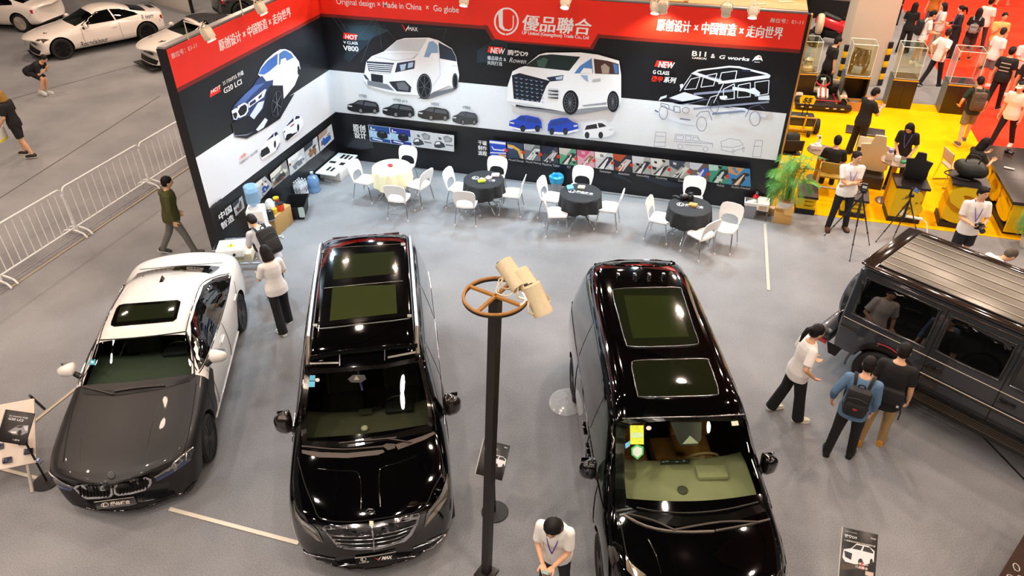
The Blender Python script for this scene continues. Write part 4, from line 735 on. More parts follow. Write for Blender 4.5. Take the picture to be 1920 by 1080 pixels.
decal(K, 'green_sticker', c(246, 588, 290, 588, 291, 650, 247, 650), M('c8dc18', .4, var=.25, scale=30), off=.008); decal(K, 'sticker_print', c(250, 612, 287, 612, 288, 628, 250, 628), M('b8d8a0', .4, var=.3, scale=60), off=.010)
decal(K, 'shield_sticker', c(250, 662, 268, 650, 290, 658, 290, 682, 270, 700, 251, 684), M('30a848', .4), off=.008); decal(K, 'shield_sticker_face', c(255, 666, 268, 656, 285, 663, 285, 681, 270, 693, 256, 682), M('c0d4c4', .4), off=.010)
decal(K, 'round_sticker', ell(*c(307, 597)[0], 5, 4), M('d0d0c8', .5), off=.008); decal(K, 'paper_sticker', c(575, 575, 597, 573, 600, 588, 578, 590), M('d4dcc0', .5), off=.008); decal(K, 'blue_sticker', c(230, 648, 246, 638, 246, 655, 232, 664), M('58a8d0', .5, var=.3), off=.008)
line(K, 'frit_dots', c(268, 856, 330, 868, 420, 874, 520, 868, 600, 854, 664, 838), .009, M('14160f', .5), sub=4, off=.005)
TANM = M('a8763c', .5, var=.12, scale=6)
cabin(K, M('9a9678', .75, var=.06), TANM, M('8a7350', .45), 1.30, 1.03, .84, .0, seats=((.42, 0), (-.42, 0)), drive=-1, z0=.42, dd=1.5)
m = MB(); m.lathe([(0, 1.105), (.055, 1.105), (.06, 1.10), (.06, 1.06)], 20, c=(0, 1.22, 0)); m.build('speaker_grille', M('4a4a40', .5, var=.6, scale=120), K.root)
m = MB(); m.box((.0, .80, 1.06), (.34, .03, .2), RX(-.4), bev=.01); m.build('centre_screen', M('1e2a2a', .1), K.root)
m = MB(); m.box((0, .45, .72), (.3, .7, .2), RX(.1), bev=.05); m.build('centre_console', M('7a5428', .45), K.root)
m = MB(); m.box((0, -1.1, .65), (1.5, 1.2, .5), bev=.1); m.build('rear_seats', TANM, K.root)
wiper(K, c(240, 878)[0], c(392, 932)[0], c(320, 900)[0], .012); wiper(K, c(392, 930)[0], c(660, 905)[0], c(540, 905)[0], .012); line(K, 'cowl_edge', c(225, 880, 300, 918, 400, 936, 520, 934), .014, M('6a6258', .4), sub=3, off=.01); line(K, 'cowl_edge', c(525, 932, 620, 915, 700, 895), .012, M('4a443c', .4), sub=3, off=.01)
line(K, 'bonnet_crease', c(305, 960, 330, 1010, 350, 1075), .005, GLOSSB, sub=3, off=0); line(K, 'bonnet_gap', c(215, 900, 225, 960, 240, 1030, 262, 1080), .006, ARCH, sub=3); line(K, 'bonnet_gap', c(722, 880, 745, 960, 765, 1040), .006, ARCH, sub=3)
decal(K, 'headlight', c(232, 1010, 250, 1040, 300, 1078, 260, 1085, 236, 1060), M('8a7c6c', .1, .4, coat=1., var=.4, scale=20), off=.008); decal(K, 'headlight', c(758, 1000, 772, 1040, 768, 1075, 750, 1070), M('6a665c', .1, .4, coat=1., var=.4, scale=20), off=.008)
mirror(K, 1.05, .98, 1.2, GLOSSB, (.10, .08, .12))
# ================= sedan: matte black carbon front, white body
def ps(s, i):
    if i == 0: return 'underbody'
    if s == 3 and i >= 4: return 'windshield'
    if s == 8 and i >= 4: return 'rear_window'
    if s in (1, 2) and i >= 4: return 'bonnet'
    if s <= -1 and i in (1,): return 'bumper_grille'
    if s <= 2: return 'black_panels'
    return 'paint'
rows = [(2.52, .46, (.66, .15), (.80, .34), (.80, .58), (.60, .69), .73, .16), (2.42, .46, (.82, .13), (.90, .42), (.89, .67), (.72, .78), .83, .15), (1.9, .22, (.85, .18), (.915, .48), (.905, .80), (.76, .87), .925, .2),
 (.95, .2, (.87, .2), (.925, .5), (.90, .90), (.765, .97), 1.045, .2), (.33, .13, (.87, .2), (.925, .5), (.89, .94), (.60, 1.35), 1.395, .2), (.08, .1, (.87, .2), (.925, .5), (.89, .95), (.605, 1.40), 1.445, .2),
 (-.6, 0, (.87, .2), (.925, .5), (.895, .96), (.60, 1.40), 1.45, .2), (-1.1, -.04, (.87, .2), (.93, .5), (.905, .98), (.585, 1.34), 1.395, .2), (-1.3, -.08, (.87, .2), (.93, .5), (.91, .98), (.60, 1.25), 1.30, .2), (-1.78, -.08, (.87, .22), (.925, .5), (.90, .99), (.69, 1.05), 1.09, .22),
 (-2.18, -.1, (.84, .24), (.91, .5), (.88, .99), (.67, 1.05), 1.10, .25), (-2.36, -.2, (.76, .28), (.86, .52), (.83, .93), (.63, 1.01), 1.04, .3), (-2.40, -.22, (.66, .32), (.78, .52), (.76, .86), (.58, .92), .95, .34)]
S = car('sedan', 'white sedan with matte black bonnet and wings, left of the black vans', (-7.412, 6.586), 204.8, [(y*1.017, b, p1, p2, p3, p4, zc, zb) for y, b, p1, p2, p3, p4, zc, zb in rows], .93, ps,
        {'paint': WHITEP, 'black_panels': MATTE, 'bonnet': MATTE, 'windshield': CLEAR, 'rear_window': SMOKE, 'underbody': ARCH, 'arch': ARCH, 'bumper_grille': M('0c0c0d', .25, coat=.6)}, (1.47, -1.43), rw=.335, rim='141415', spokes=10, crease=(('L', 3, .2), ('L', 4, .2), ('L', 1, .6)))
K = S; c = cv(80, 450, 2.0375)
for sg in (1, -1):
    decal(K, 'side_window', [(.80, .985), (.42, 1.20), (.12, 1.315), (-.28, 1.335), (-.36, 1.335), (-.40, .965)], SMOKE, mode=sg); decal(K, 'side_window', [(-.40, .965), (-.34, 1.335), (-.85, 1.31), (-1.2, 1.20), (-1.55, 1.03), (-1.5, .985)], SMOKE, mode=sg)
    line(K, 'window_trim', [(.85, .975), (0, .955), (-.8, .96), (-1.56, 1.0)], .008, GLOSSB, mode=sg); line(K, 'window_trim', [(.82, 1.0), (.45, 1.22), (.12, 1.335), (-.4, 1.355), (-.9, 1.32), (-1.3, 1.17), (-1.6, 1.02)], .007, GLOSSB, mode=sg)
    for y in (.72, -.36): line(K, 'door_gap', [(y, .3), (y+.02, .6), (y, .92)], .004, M('4a4640', .6), mode=sg, n=4)
    line(K, 'door_gap', [(-1.05, .35), (-1.15, .6), (-1.5, .92)], .004, M('4a4640', .6), mode=sg, n=4)
    for y in (-.12, -1.2): m = MB(); q = hitl(K, (sg*3, y, .80), (-sg, 0, 0), .016); m.box(q, (.03, .2, .03), bev=.012); m.build('door_handle', WHITEP, K.root)
    line(K, 'roof_ditch', [(sg*.56, .28), (sg*.56, -.4), (sg*.545, -1.05)], .005, M('b8b4ac', .5), mode='T', n=4); line(K, 'side_sill', [(1.0, .26), (0, .24), (-1.0, .26)], .02, WHITEP, mode=sg)
    decal(K, 'front_wing_edge', [(.95, .25), (1.05, .25), (1.05, .8), (.62, .9), (.60, .82), (.86, .6)], MATTE, mode=sg, off=.003)
sr = decal(K, 'sunroof', c(292, 250, 310, 245, 515, 230, 527, 236, 526, 245, 512, 302, 498, 312, 275, 332, 261, 327, 262, 315, 282, 262), GLOSSB, off=.006)
decal(K, 'sunroof_pane', c(298, 256, 510, 241, 500, 296, 282, 316), M('1c2112', .04, coat=.8, var=.1), sr, off=.008)
cowl = decal(K, 'cowl_panel', c(150, 578, 200, 574, 300, 574, 440, 556, 540, 532, 574, 510, 582, 522, 560, 540, 440, 572, 290, 594, 165, 592), M('0d0d0e', .3), off=.006)
wiper(K, c(152, 562)[0], c(272, 592)[0], c(210, 576)[0], .009); wiper(K, c(276, 580)[0], c(468, 558)[0], c(370, 566)[0], .010)
decal(K, 'windshield_sticker', c(181, 458, 203, 456, 202, 477, 179, 479), M('40b4cc', .4), off=.008); decal(K, 'sticker_print', c(187, 463, 198, 462, 197, 472, 186, 473), M('c8e8ee', .4), off=.010)
for a in ((205, 386, 170, 460, 148, 560), (548, 352, 572, 430, 580, 520)): line(K, 'windshield_edge', c(*a), .012, M('0d0d0e', .3), sub=4, off=.003)
line(K, 'windshield_edge', c(203, 384, 330, 376, 450, 364, 548, 350), .010, M('0d0d0e', .3), sub=4, off=.003)
cabin(K, M('3e463c', .7, var=.1), M('22221f', .6), M('111112', .4), .62, .90, .74, -.35, seats=((.36, 0), (-.36, 0)), drive=-1, z0=.22, wz=.86)
for a in ((132, 595, 108, 680, 90, 770, 78, 850), (586, 548, 572, 660, 548, 780, 530, 820)): line(K, 'bonnet_gap', c(*a), .005, ARCH, sub=4)
for a in ((455, 600, 420, 700, 398, 800, 392, 880), (170, 640, 150, 740, 145, 850)): line(K, 'bonnet_crease', c(*a), .008, MATTE, sub=4, off=-.004)
m = MB(); q = hit(K, *c(262, 900)[0], .0); K2 = decal(K, 'bonnet_badge', ell(*c(262, 900)[0], 8, 8), M('121213', .25), off=.006); decal(K, 'badge_face', ell(*c(262, 900)[0], 6, 6), M('2a2a2b', .4), K2, off=.008)
for a, b in (((118, 944, 130, 934, 190, 928, 252, 927, 268, 942, 270, 972, 258, 985, 170, 989, 154, 980), (130, 946, 140, 940, 190, 936, 246, 936, 258, 948, 260, 968, 250, 976, 174, 980, 160, 972)), ((272, 942, 286, 922, 340, 910, 392, 901, 416, 910, 418, 925, 412, 938, 392, 956, 340, 970, 290, 976, 274, 968), (280, 946, 292, 930, 340, 919, 390, 910, 406, 916, 408, 928, 386, 947, 340, 960, 292, 967, 282, 960))):
    kg = decal(K, 'kidney_grille', c(*a), CHROME, off=.014); decal(K, 'grille_mesh', c(*b), M('060606', .5), kg, off=.02)
    xs_ = [p[0] for p in c(*b)]; ys_ = [p[1] for p in c(*b)]; x0, x1 = min(xs_)+4, max(xs_)-3
    for k in range(9):
        x = x0+(x1-x0)*(k+.5)/9; ym = np.interp(x, [x0, x1], [sum(ys_[:2])/2, ys_[-1]]) if False else (min(ys_)+max(ys_))/2+(x-(x0+x1)/2)*(-.22 if a[0] > 200 else .03)
        line(K, 'grille_bar', [(x-1, ym-9), (x+.5, ym), (x+2.5, ym+9)], .008, M('1c1c1d', .2, .6), kg, off=.03, sub=2)
decal(K, 'headlight', c(15, 868, 28, 888, 78, 922, 118, 940, 112, 956, 60, 938, 22, 910), M('6a6c74', .08, .6, coat=1., var=.5, scale=25), off=.008); decal(K, 'headlight_blue_glass', c(22, 905, 60, 932, 112, 950, 108, 957, 55, 942, 24, 918), M('34477a', .1, coat=1.), off=.012)
decal(K, 'headlight', c(426, 902, 478, 866, 520, 835, 572, 790, 578, 800, 562, 842, 500, 886, 438, 920), M('6a6c74', .08, .6, coat=1., var=.5, scale=25), off=.008); decal(K, 'headlight_blue_glass', c(432, 912, 500, 872, 500, 886, 442, 918), M('34477a', .1, coat=1.), off=.012); decal(K, 'headlight_blue_glass', c(510, 866, 556, 832, 552, 848, 512, 878), M('34477a', .1, coat=1.), off=.012)
for a in ((428, 902, 490, 864, 500, 850, 572, 793), (500, 846, 512, 870), (24, 885, 74, 920, 110, 938), (548, 812, 545, 840)): line(K, 'headlight_led', c(*a), .010, M('d8d4d0', .15, .8, var=0), sub=3, off=.016)
pl = decal(K, 'number_plate', c(202, 999, 352, 979, 364, 1010, 330, 1018, 212, 1032), M('0a0a0b', .35), off=.02); line(K, 'plate_edge', c(200, 999, 280, 989, 352, 980), .006, M('c8b8a8', .3, .5), pl, off=.026, sub=2)
car_text(K, '優品聯合', c(261, 1015, 338, 1006, 337, 992, 261, 999), 'e4d8cc', pl, bold=.03, off=.026); car_text(K, 'UP United Trade', c(262, 1019, 338, 1010, 338, 1007, 262, 1016), 'c8bcb0', pl, bold=.0, off=.026)
cc = c(241, 1012)[0]; po = ring(cc[0], cc[1], 7.2, 4.8, 1.3, -6, 20); vs = [hit(K, x, y, .026) for x, y in po]; n = len(vs)//2; m = MB()
for i in range(n-1): m.poly([vs[i], vs[i+1], vs[2*n-2-i], vs[2*n-1-i]])
m.build('plate_emblem', M('e4d8cc', .4), pl); decal(K, 'plate_emblem_bar', [(cc[0]-4, cc[1]-2.5), (cc[0]-1.2, cc[1]-3.4), (cc[0]-.6, cc[1]+3), (cc[0]-3, cc[1]+2)], M('e4d8cc', .4), pl, off=.027)
decal(K, 'side_intake', c(545, 955, 590, 915, 598, 925, 570, 965, 548, 978), M('0a0a0b', .3, var=.5), off=.01); line(K, 'bumper_lip', c(110, 1035, 230, 1050, 340, 1045, 460, 1020, 560, 970), .010, GLOSSB, sub=3, off=.008)
decal(K, 'bumper_intake', c(380, 985, 440, 968, 500, 955, 510, 968, 440, 992, 385, 1000), M('08080a', .12, coat=1.), off=.008)
mirror(K, 1.01, .60, 1.04, WHITEP, (.12, .085, .08))
m = MB(); q = hitl(K, (0, -.95, 4), (0, 0, -1), 0); m.loft([[q+Vector((sx*.03*(1-t), -.06+.14*(1-t)*(1 if sy > 0 else 0)+t*.0, t*.06)) for sx, sy in ((-1, 1), (1, 1), (1, -1), (-1, -1))] for t in (0, .5, .95)]); m.build('roof_fin', WHITEP, K.root)
line(K, 'boot_gap', [(-.66, -1.9), (-.4, -1.83), (0, -1.80), (.4, -1.83), (.66, -1.9)], .006, M('3a3836', .6), mode='T'); decal(K, 'rear_light', [(-2.2, .78), (-2.42, .78), (-2.42, .92), (-2.15, .90)], M('8a1014', .15, coat=1.), mode=1); decal(K, 'rear_light', [(-2.2, .78), (-2.42, .78), (-2.42, .92), (-2.15, .90)], M('8a1014', .15, coat=1.), mode=-1)
# ================= dark grey box offroader
rows = [(2.30, .03, (.80, .5), (.86, .62), (.88, .98), (.70, 1.10), 1.12, .45), (2.27, .03, (.88, .45), (.92, .62), (.92, 1.02), (.74, 1.13), 1.15, .45), (1.15, .03, (.9, .45), (.93, .62), (.93, 1.12), (.76, 1.17), 1.19, .45), (1.0, .05, (.9, .45), (.93, .62), (.93, 1.13), (.76, 1.20), 1.22, .45),
 (.70, .04, (.9, .45), (.93, .62), (.92, 1.15), (.76, 1.88), 1.90, .45), (.62, .03, (.9, .45), (.93, .62), (.92, 1.15), (.765, 1.93), 1.96, .45), (-1.0, 0, (.9, .45), (.93, .62), (.92, 1.15), (.77, 1.93), 1.965, .45), (-2.10, 0, (.9, .45), (.93, .62), (.92, 1.15), (.765, 1.93), 1.955, .45), (-2.20, 0, (.9, .45), (.925, .62), (.91, 1.15), (.755, 1.89), 1.92, .45), (-2.24, 0, (.84, .5), (.88, .65), (.87, 1.12), (.72, 1.82), 1.84, .5)]
def pg(s, i):
    if i == 0: return 'underbody'
    if s == 3 and i >= 4: return 'windshield'
    return 'paint'
G_ = car('offroader', 'dark grey boxy offroader with ribbed roof, cut by the right frame edge', (4.58, 9.36), 237.5, rows, .95, pg, {'paint': GREYP, 'windshield': SMOKE, 'underbody': ARCH, 'arch': ARCH}, (1.42, -1.43), rw=.42, ww=.28, crease=(('L', 4, .5), ('L', 3, .5), ('L', 2, .2), ('S', 8, .5), ('S', 7, .3), ('S', 4, .5)), wx=.98)
K = G_; c = cv(1520, 420, 2.455)
for sg in (1, -1):
    for pts in (((-2.0, 1.22), (-1.1, 1.22), (-1.04, 1.28), (-1.04, 1.74), (-1.1, 1.80), (-1.98, 1.80), (-2.06, 1.74), (-2.06, 1.28)), ((-.82, 1.25), (-.14, 1.25), (-.08, 1.31), (-.08, 1.72), (-.14, 1.78), (-.82, 1.78), (-.88, 1.72), (-.88, 1.31)), ((.12, 1.25), (.78, 1.25), (.84, 1.3), (.68, 1.74), (.62, 1.78), (.12, 1.78), (.06, 1.72), (.06, 1.31))):
        w_ = decal(K, 'side_window', pts, SMOKE, mode=sg, off=.006); line(K, 'window_frame', pts, .018, M('1d1b18', .25, coat=.5), w_, mode=sg, closed=True, sub=3, off=.004)
    line(K, 'side_pinstripe', [(2.2, 1.10), (0, 1.115), (-2.18, 1.115)], .006, M('c8bca4', .4), mode=sg, sub=3); line(K, 'side_moulding', [(1.0, .82), (0, .82), (-.95, .82)], .028, M('241e18', .3, coat=.6), mode=sg, sub=3); line(K, 'side_moulding_strip', [(1.0, .845), (0, .845), (-.95, .845)], .007, M('c8bca4', .4), mode=sg, sub=3, off=.025)
    line(K, 'side_moulding', [(-1.95, .98), (-2.18, .98)], .028, M('241e18', .3, coat=.6), mode=sg, sub=3)
    for y in (-.95, -.01, .96):
        line(K, 'door_gap', [(y, .52), (y, .9), (y, 1.14), (y-.0, 1.5), (y, 1.84)], .007, ARCH, mode=sg, n=4)
    for y in (-.80, .14): m = MB(); q = hitl(K, (sg*3, y, .99), (-sg, 0, 0), .02); m.box(q, (.04, .17, .05), bev=.015); m.cyl(q+Vector((sg*.01, -.1, 0)), q+Vector((sg*.03, -.1, 0)), .025); m.build('door_handle', M('17140f', .2, coat=.6), K.root)
    f = MB(); a = [Vector((sg*.985, -1.43+.52*cos(t), .42+.54*sin(t))) for t in [pi*(k/16)*1.04-.05 for k in range(17)]]
    rows_ = [[Vector((sg*.90, p.y, p.z)) for p in a], [Vector((sg*.99, p.y, p.z+.0)) for p in a], [Vector((sg*1.0, -1.43+(p.y+1.43)*.93, .42+(p.z-.42)*.92)) for p in a]]
    f.grid(rows_); f.build('wheel_flare', M('1d1a17', .2, coat=.8), K.root, smooth=60)
    b = MB(); b.box((sg*.98, .02, .46), (.2, 1.95, .06), bev=.02); rb = b.build('running_board', M('14110e', .35), K.root)
    for k in range(4): bb = MB(); bb.box((sg*(.92+.045*k), .02, .495), (.012, 1.9, .012)); bb.build('tread_rib', M('5c5348', .3, .5), rb, smooth=0)
    line(K, 'gutter', [(1.0, 1.30), (.72, 1.86), (0, 1.865), (-2.2, 1.865)], .012, M('3a2e24', .2, coat=.8), mode=sg, sub=3)
    r = MB(); r.box((sg*.72, -.74, 1.955), (.13, 2.84, .05), bev=.02); r.build('roof_side_trim', M('2a211b', .1, coat=1.), K.root)
# roof panel ribs
rp = MB(); rp.box((0, -.9, 1.975), (1.24, 2.3, .02), bev=.008); rpo = rp.build('roof_panel', M('66635c', .32, .35, var=.05), K.root)
for k in range(6): x = -.5+k*.2; b = MB(); b.box((x, -.92, 1.988), (.02, 2.2, .012), bev=.005); b.build('roof_rib', M('968f80', .35, .35), rpo)
b = MB(); b.box((0, -2.12, 1.965), (1.5, .22, .04), bev=.02); b.build('rear_roof_trim', M('2a211b', .1, coat=1.), K.root)
b = MB(); b.box((0, .36, 1.968), (1.3, .34, .04), bev=.015); b.build('front_roof_trim', M('66635c', .32, .35), K.root); b = MB(); b.box((-.05, .18, 1.985), (.84, .5, .02), bev=.009); b.build('sunroof', GLOSSB, K.root)
b = MB(); b.box((0, -2.42, .60), (1.78, .26, .22), bev=.07); bp = b.build('rear_bumper', GREYP, K.root); b = MB(); b.box((.72, -2.545, .53), (.3, .02, .07), bev=.005); b.build('reflector', M('a01418', .2, coat=1.), bp); b = MB(); b.box((.9, -2.42, .53), (.02, .2, .07), bev=.005); b.build('reflector', M('a01418', .2, coat=1.), bp); b = MB(); b.loft([[Vector((.86+dx, -2.2+dy, z)) for dx, dy in ((-.01, -.12*w), (.01, -.12*w), (.01, .12*w), (-.01, .12*w))] for z, w in ((.52, 1), (.34, .5))]); b.build('mud_flap', ARCH, K.root)
b = MB(); ax = RX(pi/2); b.lathe([(.0, -.1), (.36, -.1), (.39, -.06), (.39, .06), (.36, .1), (0, .1)], 32, c=(.1, -2.36, 1.02), ax=ax); b.build('spare_wheel_cover', GREYP, K.root)
for sg in (1, -1): b = MB(); b.box((sg*.84, -2.255, 1.03), (.09, .03, .22), bev=.01); b.build('tail_light', M('1a0a0a', .15, coat=1.), K.root); b = MB(); b.box((sg*.90, -2.05, 1.55), (.02, .04, .5), RY(sg*.21), bev=.015); b.build('rear_pillar_vent', M('14120f', .3), K.root)
for y, z in ((-1.1, 1.0), (-1.43, 1.03)): pass
line(K, 'fuel_flap', [(-1.62, .95), (-1.62, 1.09), (-1.25, 1.09), (-1.25, .95)], .004, ARCH, mode=1, closed=True, sub=2)
mirror(K, 1.1, .95, 1.25, GREYP, (.11, .07, .1))
line(K, 'wheel_arch_red_line', [(-1.60, .96), (-1.43, .98), (-1.2, .93)], .01, M('a01418', .3), mode=1, off=.02)
# ================= cars across the hall, behind the barriers
CREAMP = paint('f0e6dc', .2); SOFT = M('17171a', .7)
def pc(s, i):
    if i == 0: return 'underbody'
    if s == 3 and i >= 4: return 'windshield'
    if s == 8 and i >= 4: return 'rear_window'
    if s in (1, 2) and i >= 4: return 'bonnet'
    return 'paint'
ROWC = [(2.36, .46, (.60, .18), (.76, .36), (.78, .56), (.58, .64), .67, .18), (2.26, .44, (.80, .15), (.89, .42), (.87, .62), (.70, .71), .75, .16), (1.85, .22, (.85, .16), (.91, .46), (.90, .74), (.72, .80), .85, .18),
 (.85, .22, (.87, .17), (.90, .48), (.88, .84), (.74, .90), .96, .18), (.10, .14, (.87, .17), (.90, .48), (.87, .88), (.57, 1.27), 1.31, .18), (-.15, .1, (.87, .17), (.90, .48), (.87, .89), (.57, 1.32), 1.36, .18), (-.6, 0, (.87, .17), (.90, .48), (.88, .91), (.55, 1.31), 1.35, .18), (-.95, -.05, (.87, .17), (.91, .48), (.90, .92), (.53, 1.24), 1.29, .18), (-1.1, -.08, (.87, .17), (.91, .48), (.90, .92), (.55, 1.17), 1.22, .18), (-1.72, -.08, (.86, .2), (.91, .5), (.89, .93), (.66, .98), 1.02, .2), (-2.1, -.1, (.83, .22), (.89, .5), (.86, .92), (.64, .97), 1.0, .24), (-2.26, -.2, (.74, .28), (.84, .5), (.80, .86), (.6, .92), .95, .3), (-2.30, -.22, (.64, .32), (.76, .5), (.74, .80), (.55, .84), .86, .34)]
def coupe(name, label, pos, rot, pm_, rim, rimc=7, soft=False, rows=ROWC, wheels=(1.42, -1.43), dash=True, script=None):
    K = car(name, label, pos, rot, rows, .92, pc, {'paint': pm_, 'bonnet': pm_, 'windshield': CLEAR if dash else SMOKE, 'rear_window': SMOKE, 'underbody': ARCH, 'arch': ARCH}, wheels, rw=.34, rim=rim, spokes=rimc, lv=2, crease=(('L', 3, .15),))
    y0 = wheels[0]-1.42
    for sg in (1, -1):
        decal(K, 'side_window', [(.62+y0, .93), (.22+y0, 1.14), (-.05+y0, 1.245), (-.42+y0, 1.26), (-.48+y0, .925)], SMOKE, mode=sg, step=.1); decal(K, 'rear_side_window', [(-.53+y0, .93), (-.47+y0, 1.255), (-.85+y0, 1.20), (-1.22+y0, 1.05), (-1.30+y0, .97)], SMOKE if not soft else SOFT, mode=sg, step=.1)
        for y in (.66+y0, -.58+y0): line(K, 'door_gap', [(y, .28), (y+.02, .6), (y, .88)], .005, M('6a625a', .6), mode=sg, n=4)
        decal(K, 'side_skirt', [(1.0+y0, .15), (-1.0+y0, .15), (-1.0+y0, .22), (1.0+y0, .20)], M('14141a', .4), mode=sg, step=.2)
        decal(K, 'headlight', [(sg*.84, 1.70+y0), (sg*.80, 1.98+y0), (sg*.62, 2.12+y0), (sg*.60, 2.0+y0)], M('6a6458', .1, .4, coat=1., var=.5, scale=30), mode='T', step=.1, off=.008)
        m = MB(); q = hitl(K, (sg*3, -.38+y0, .74), (-sg, 0, 0), .014); m.box(q, (.03, .18, .03), bev=.01); m.build('door_handle', pm_, K.root)
        decal(K, 'tail_light', [(-2.02+y0, .70), (-2.24+y0, .70), (-2.24+y0, .84), (-1.98+y0, .82)], M('a01018', .15, coat=1.), mode=sg, step=.1)
    decal(K, 'front_grille', [(-.34, .46), (.34, .46), (.40, .60), (-.40, .60)], M('0a0a0c', .3), mode='F', off=.006, step=.1); decal(K, 'lower_intake', [(-.56, .22), (.56, .22), (.62, .36), (-.62, .36)], M('0a0a0c', .5), mode='F', off=.006, step=.1)
    m = MB(); m.box((0, (2.02 if rows is ROWC else 1.86), .13), (1.3, .3, .03), bev=.01); m.build('front_splitter', M('17171a', .5), K.root)
    if dash: cabin(K, M('1c1c1a', .6), M('1a1918', .6), M('141414', .4), .55+y0, .84, .70, -.35, drive=-1, z0=.18, wz=.82)
    mirror(K, 1.0, .55+y0, .95, pm_, (.10, .06, .065)); return K
K = coupe('coupe', 'white two door coupe with black wheels behind the crouching photographer', (-21.523, 21.257), 150.1, CREAMP, '161618')
def script_on(K, s, y0, y1, z0, z1, sg, col='2c3050', shear=.3):
    vs, fs, _ = text_geo(s, .01, shear); m = MB(); m.add([hitl(K, (sg*3, y0+(y1-y0)*u, z0+(z1-z0)*v), (-sg, 0, 0), .006) for u, v in vs], fs); m.build('side_lettering', M(col, .4), K.root, smooth=0)
script_on(K, 'Roundabout', .85, -.05, .30, .46, -1); script_on(K, 'R team', -1.35, -1.78, .80, .93, -1)
m = MB(); m.cyl((0, 2.262, .53), (0, 2.275, .53), .07, n=16); m.build('front_badge', CHROME, K.root); decal(K, 'roof_stripe', [(-.3, -1.9), (.3, -1.9), (.3, -2.1), (-.3, -2.1)], M('16181c', .3), mode='T', step=.2)
ROWM = [(y*.86, b, p1, p2, p3, p4, zc, zb) for y, b, p1, p2, p3, p4, zc, zb in ROWC]; ROWM = [(y, b, p1, p2, (p3[0], p3[1]-.02), (p4[0], p4[1]-.08 if p4[1] > 1.1 else p4[1]), zc-.08 if zc > 1.1 else zc, zb) for y, b, p1, p2, p3, p4, zc, zb in ROWM]
K = coupe('roadster', 'white roadster with black soft top, nose beside the left booth wall', (-17.281, 21.144), 153.3, CREAMP, '2a2a2c', 8, True, ROWM, (1.22, -1.20))
decal(K, 'soft_top', [(-.50, .02), (.50, .02), (.52, -.3), (.52, -.8), (.56, -1.35), (-.56, -1.35), (-.52, -.8), (-.52, -.3)], SOFT, mode='T', off=.02, step=.1)
for sg in (1, -1): decal(K, 'soft_top_side', [(-.3, 1.0), (-.2, 1.22), (-.8, 1.14), (-1.35, .96), (-1.1, .92)], SOFT, mode=sg, off=.012, step=.1)
coupe('sports_coupe', 'white sports coupe with pale multispoke wheels, cut by the left frame edge', (-27.0, 22.5), 97, CREAMP, 'c8c0b0', 12, dash=False)
K = coupe('race_coupe', 'dark race coupe with a pale blue rear wing behind the left booth wall', (P(412, 34).x+1.35, P(412, 34).y+1.6), -40, paint('1a1a1d', .2), '161618', dash=False)
m = MB(); m.box((0, -2.05, 1.42), (1.7, .36, .03), RX(.12), bev=.012); wg = m.build('rear_wing', M('8aa4b4', .25, .2, coat=.5), K.root)
for sg in (1, -1): m = MB(); m.box((sg*.85, -2.05, 1.42), (.02, .42, .16), bev=.008); m.build('wing_endplate', M('e4d8c8', .4), wg); m = MB(); m.tube([(sg*.4, -1.9, .95), (sg*.42, -1.98, 1.2), (sg*.42, -2.05, 1.41)], .025, 6); m.build('wing_strut', ARCH, K.root)
decal(K, 'boot_panel', [(-.6, -1.75), (.6, -1.75), (.6, -2.2), (-.6, -2.2)], CREAMP, mode='T', off=.012, step=.2)
# boards behind those cars
p0 = P(108, 30); t = thing('event_board', 'black event board with white date lettering behind the white coupe', 'board', (p0.x, p0.y, 0), -.55); m = MB(); m.box((0, 0, 1.1), (1.5, .06, 2.2), bev=.01); bo_ = m.build('board', M('16141a', .5), t)
for s_, x0, x1, z0, z1 in (('2023', -.55, .15, 1.05, 1.3), ('7/8', .25, .6, .95, 1.35), ('SHOW CARS', -.55, .1, .8, .92), ('ENTRY', -.4, .1, .6, .72)):
    vs, fs, _ = text_geo(s_, .03); m = MB(); m.add([(x0+(x1-x0)*u, -.034, z0+(z1-z0)*v) for u, v in vs], fs); m.build('lettering', M('d8d0c4', .5), bo_, smooth=0)
p0 = P(320, 14); t = thing('banner', 'white banner with a blue shape standing behind the roadster', 'banner', (p0.x, p0.y, 0), -.35); m = MB(); m.box((0, 0, .55), (3.0, .05, 1.1), bev=.01); m.build('panel', M('dcd4ca', .5), t)
m = MB(); m.poly([(-.9, -.03, .45), (-.2, -.03, .35), (.1, -.03, .7), (-.1, -.03, .9)]); m.build('blue_print', M('4a78b0', .5), t, smooth=0)
for x in (.5, .75): m = MB(); m.poly([(x+.06*cos(a*.5), -.03, .6+.12*sin(a*.5)) for a in range(13)]); m.build('dark_print', M('22283c', .5), t, smooth=0)
m = MB(); m.box((1.56, 0, .7), (.10, .10, 1.4)); m.build('end_post', M('141416', .5), t, smooth=0)
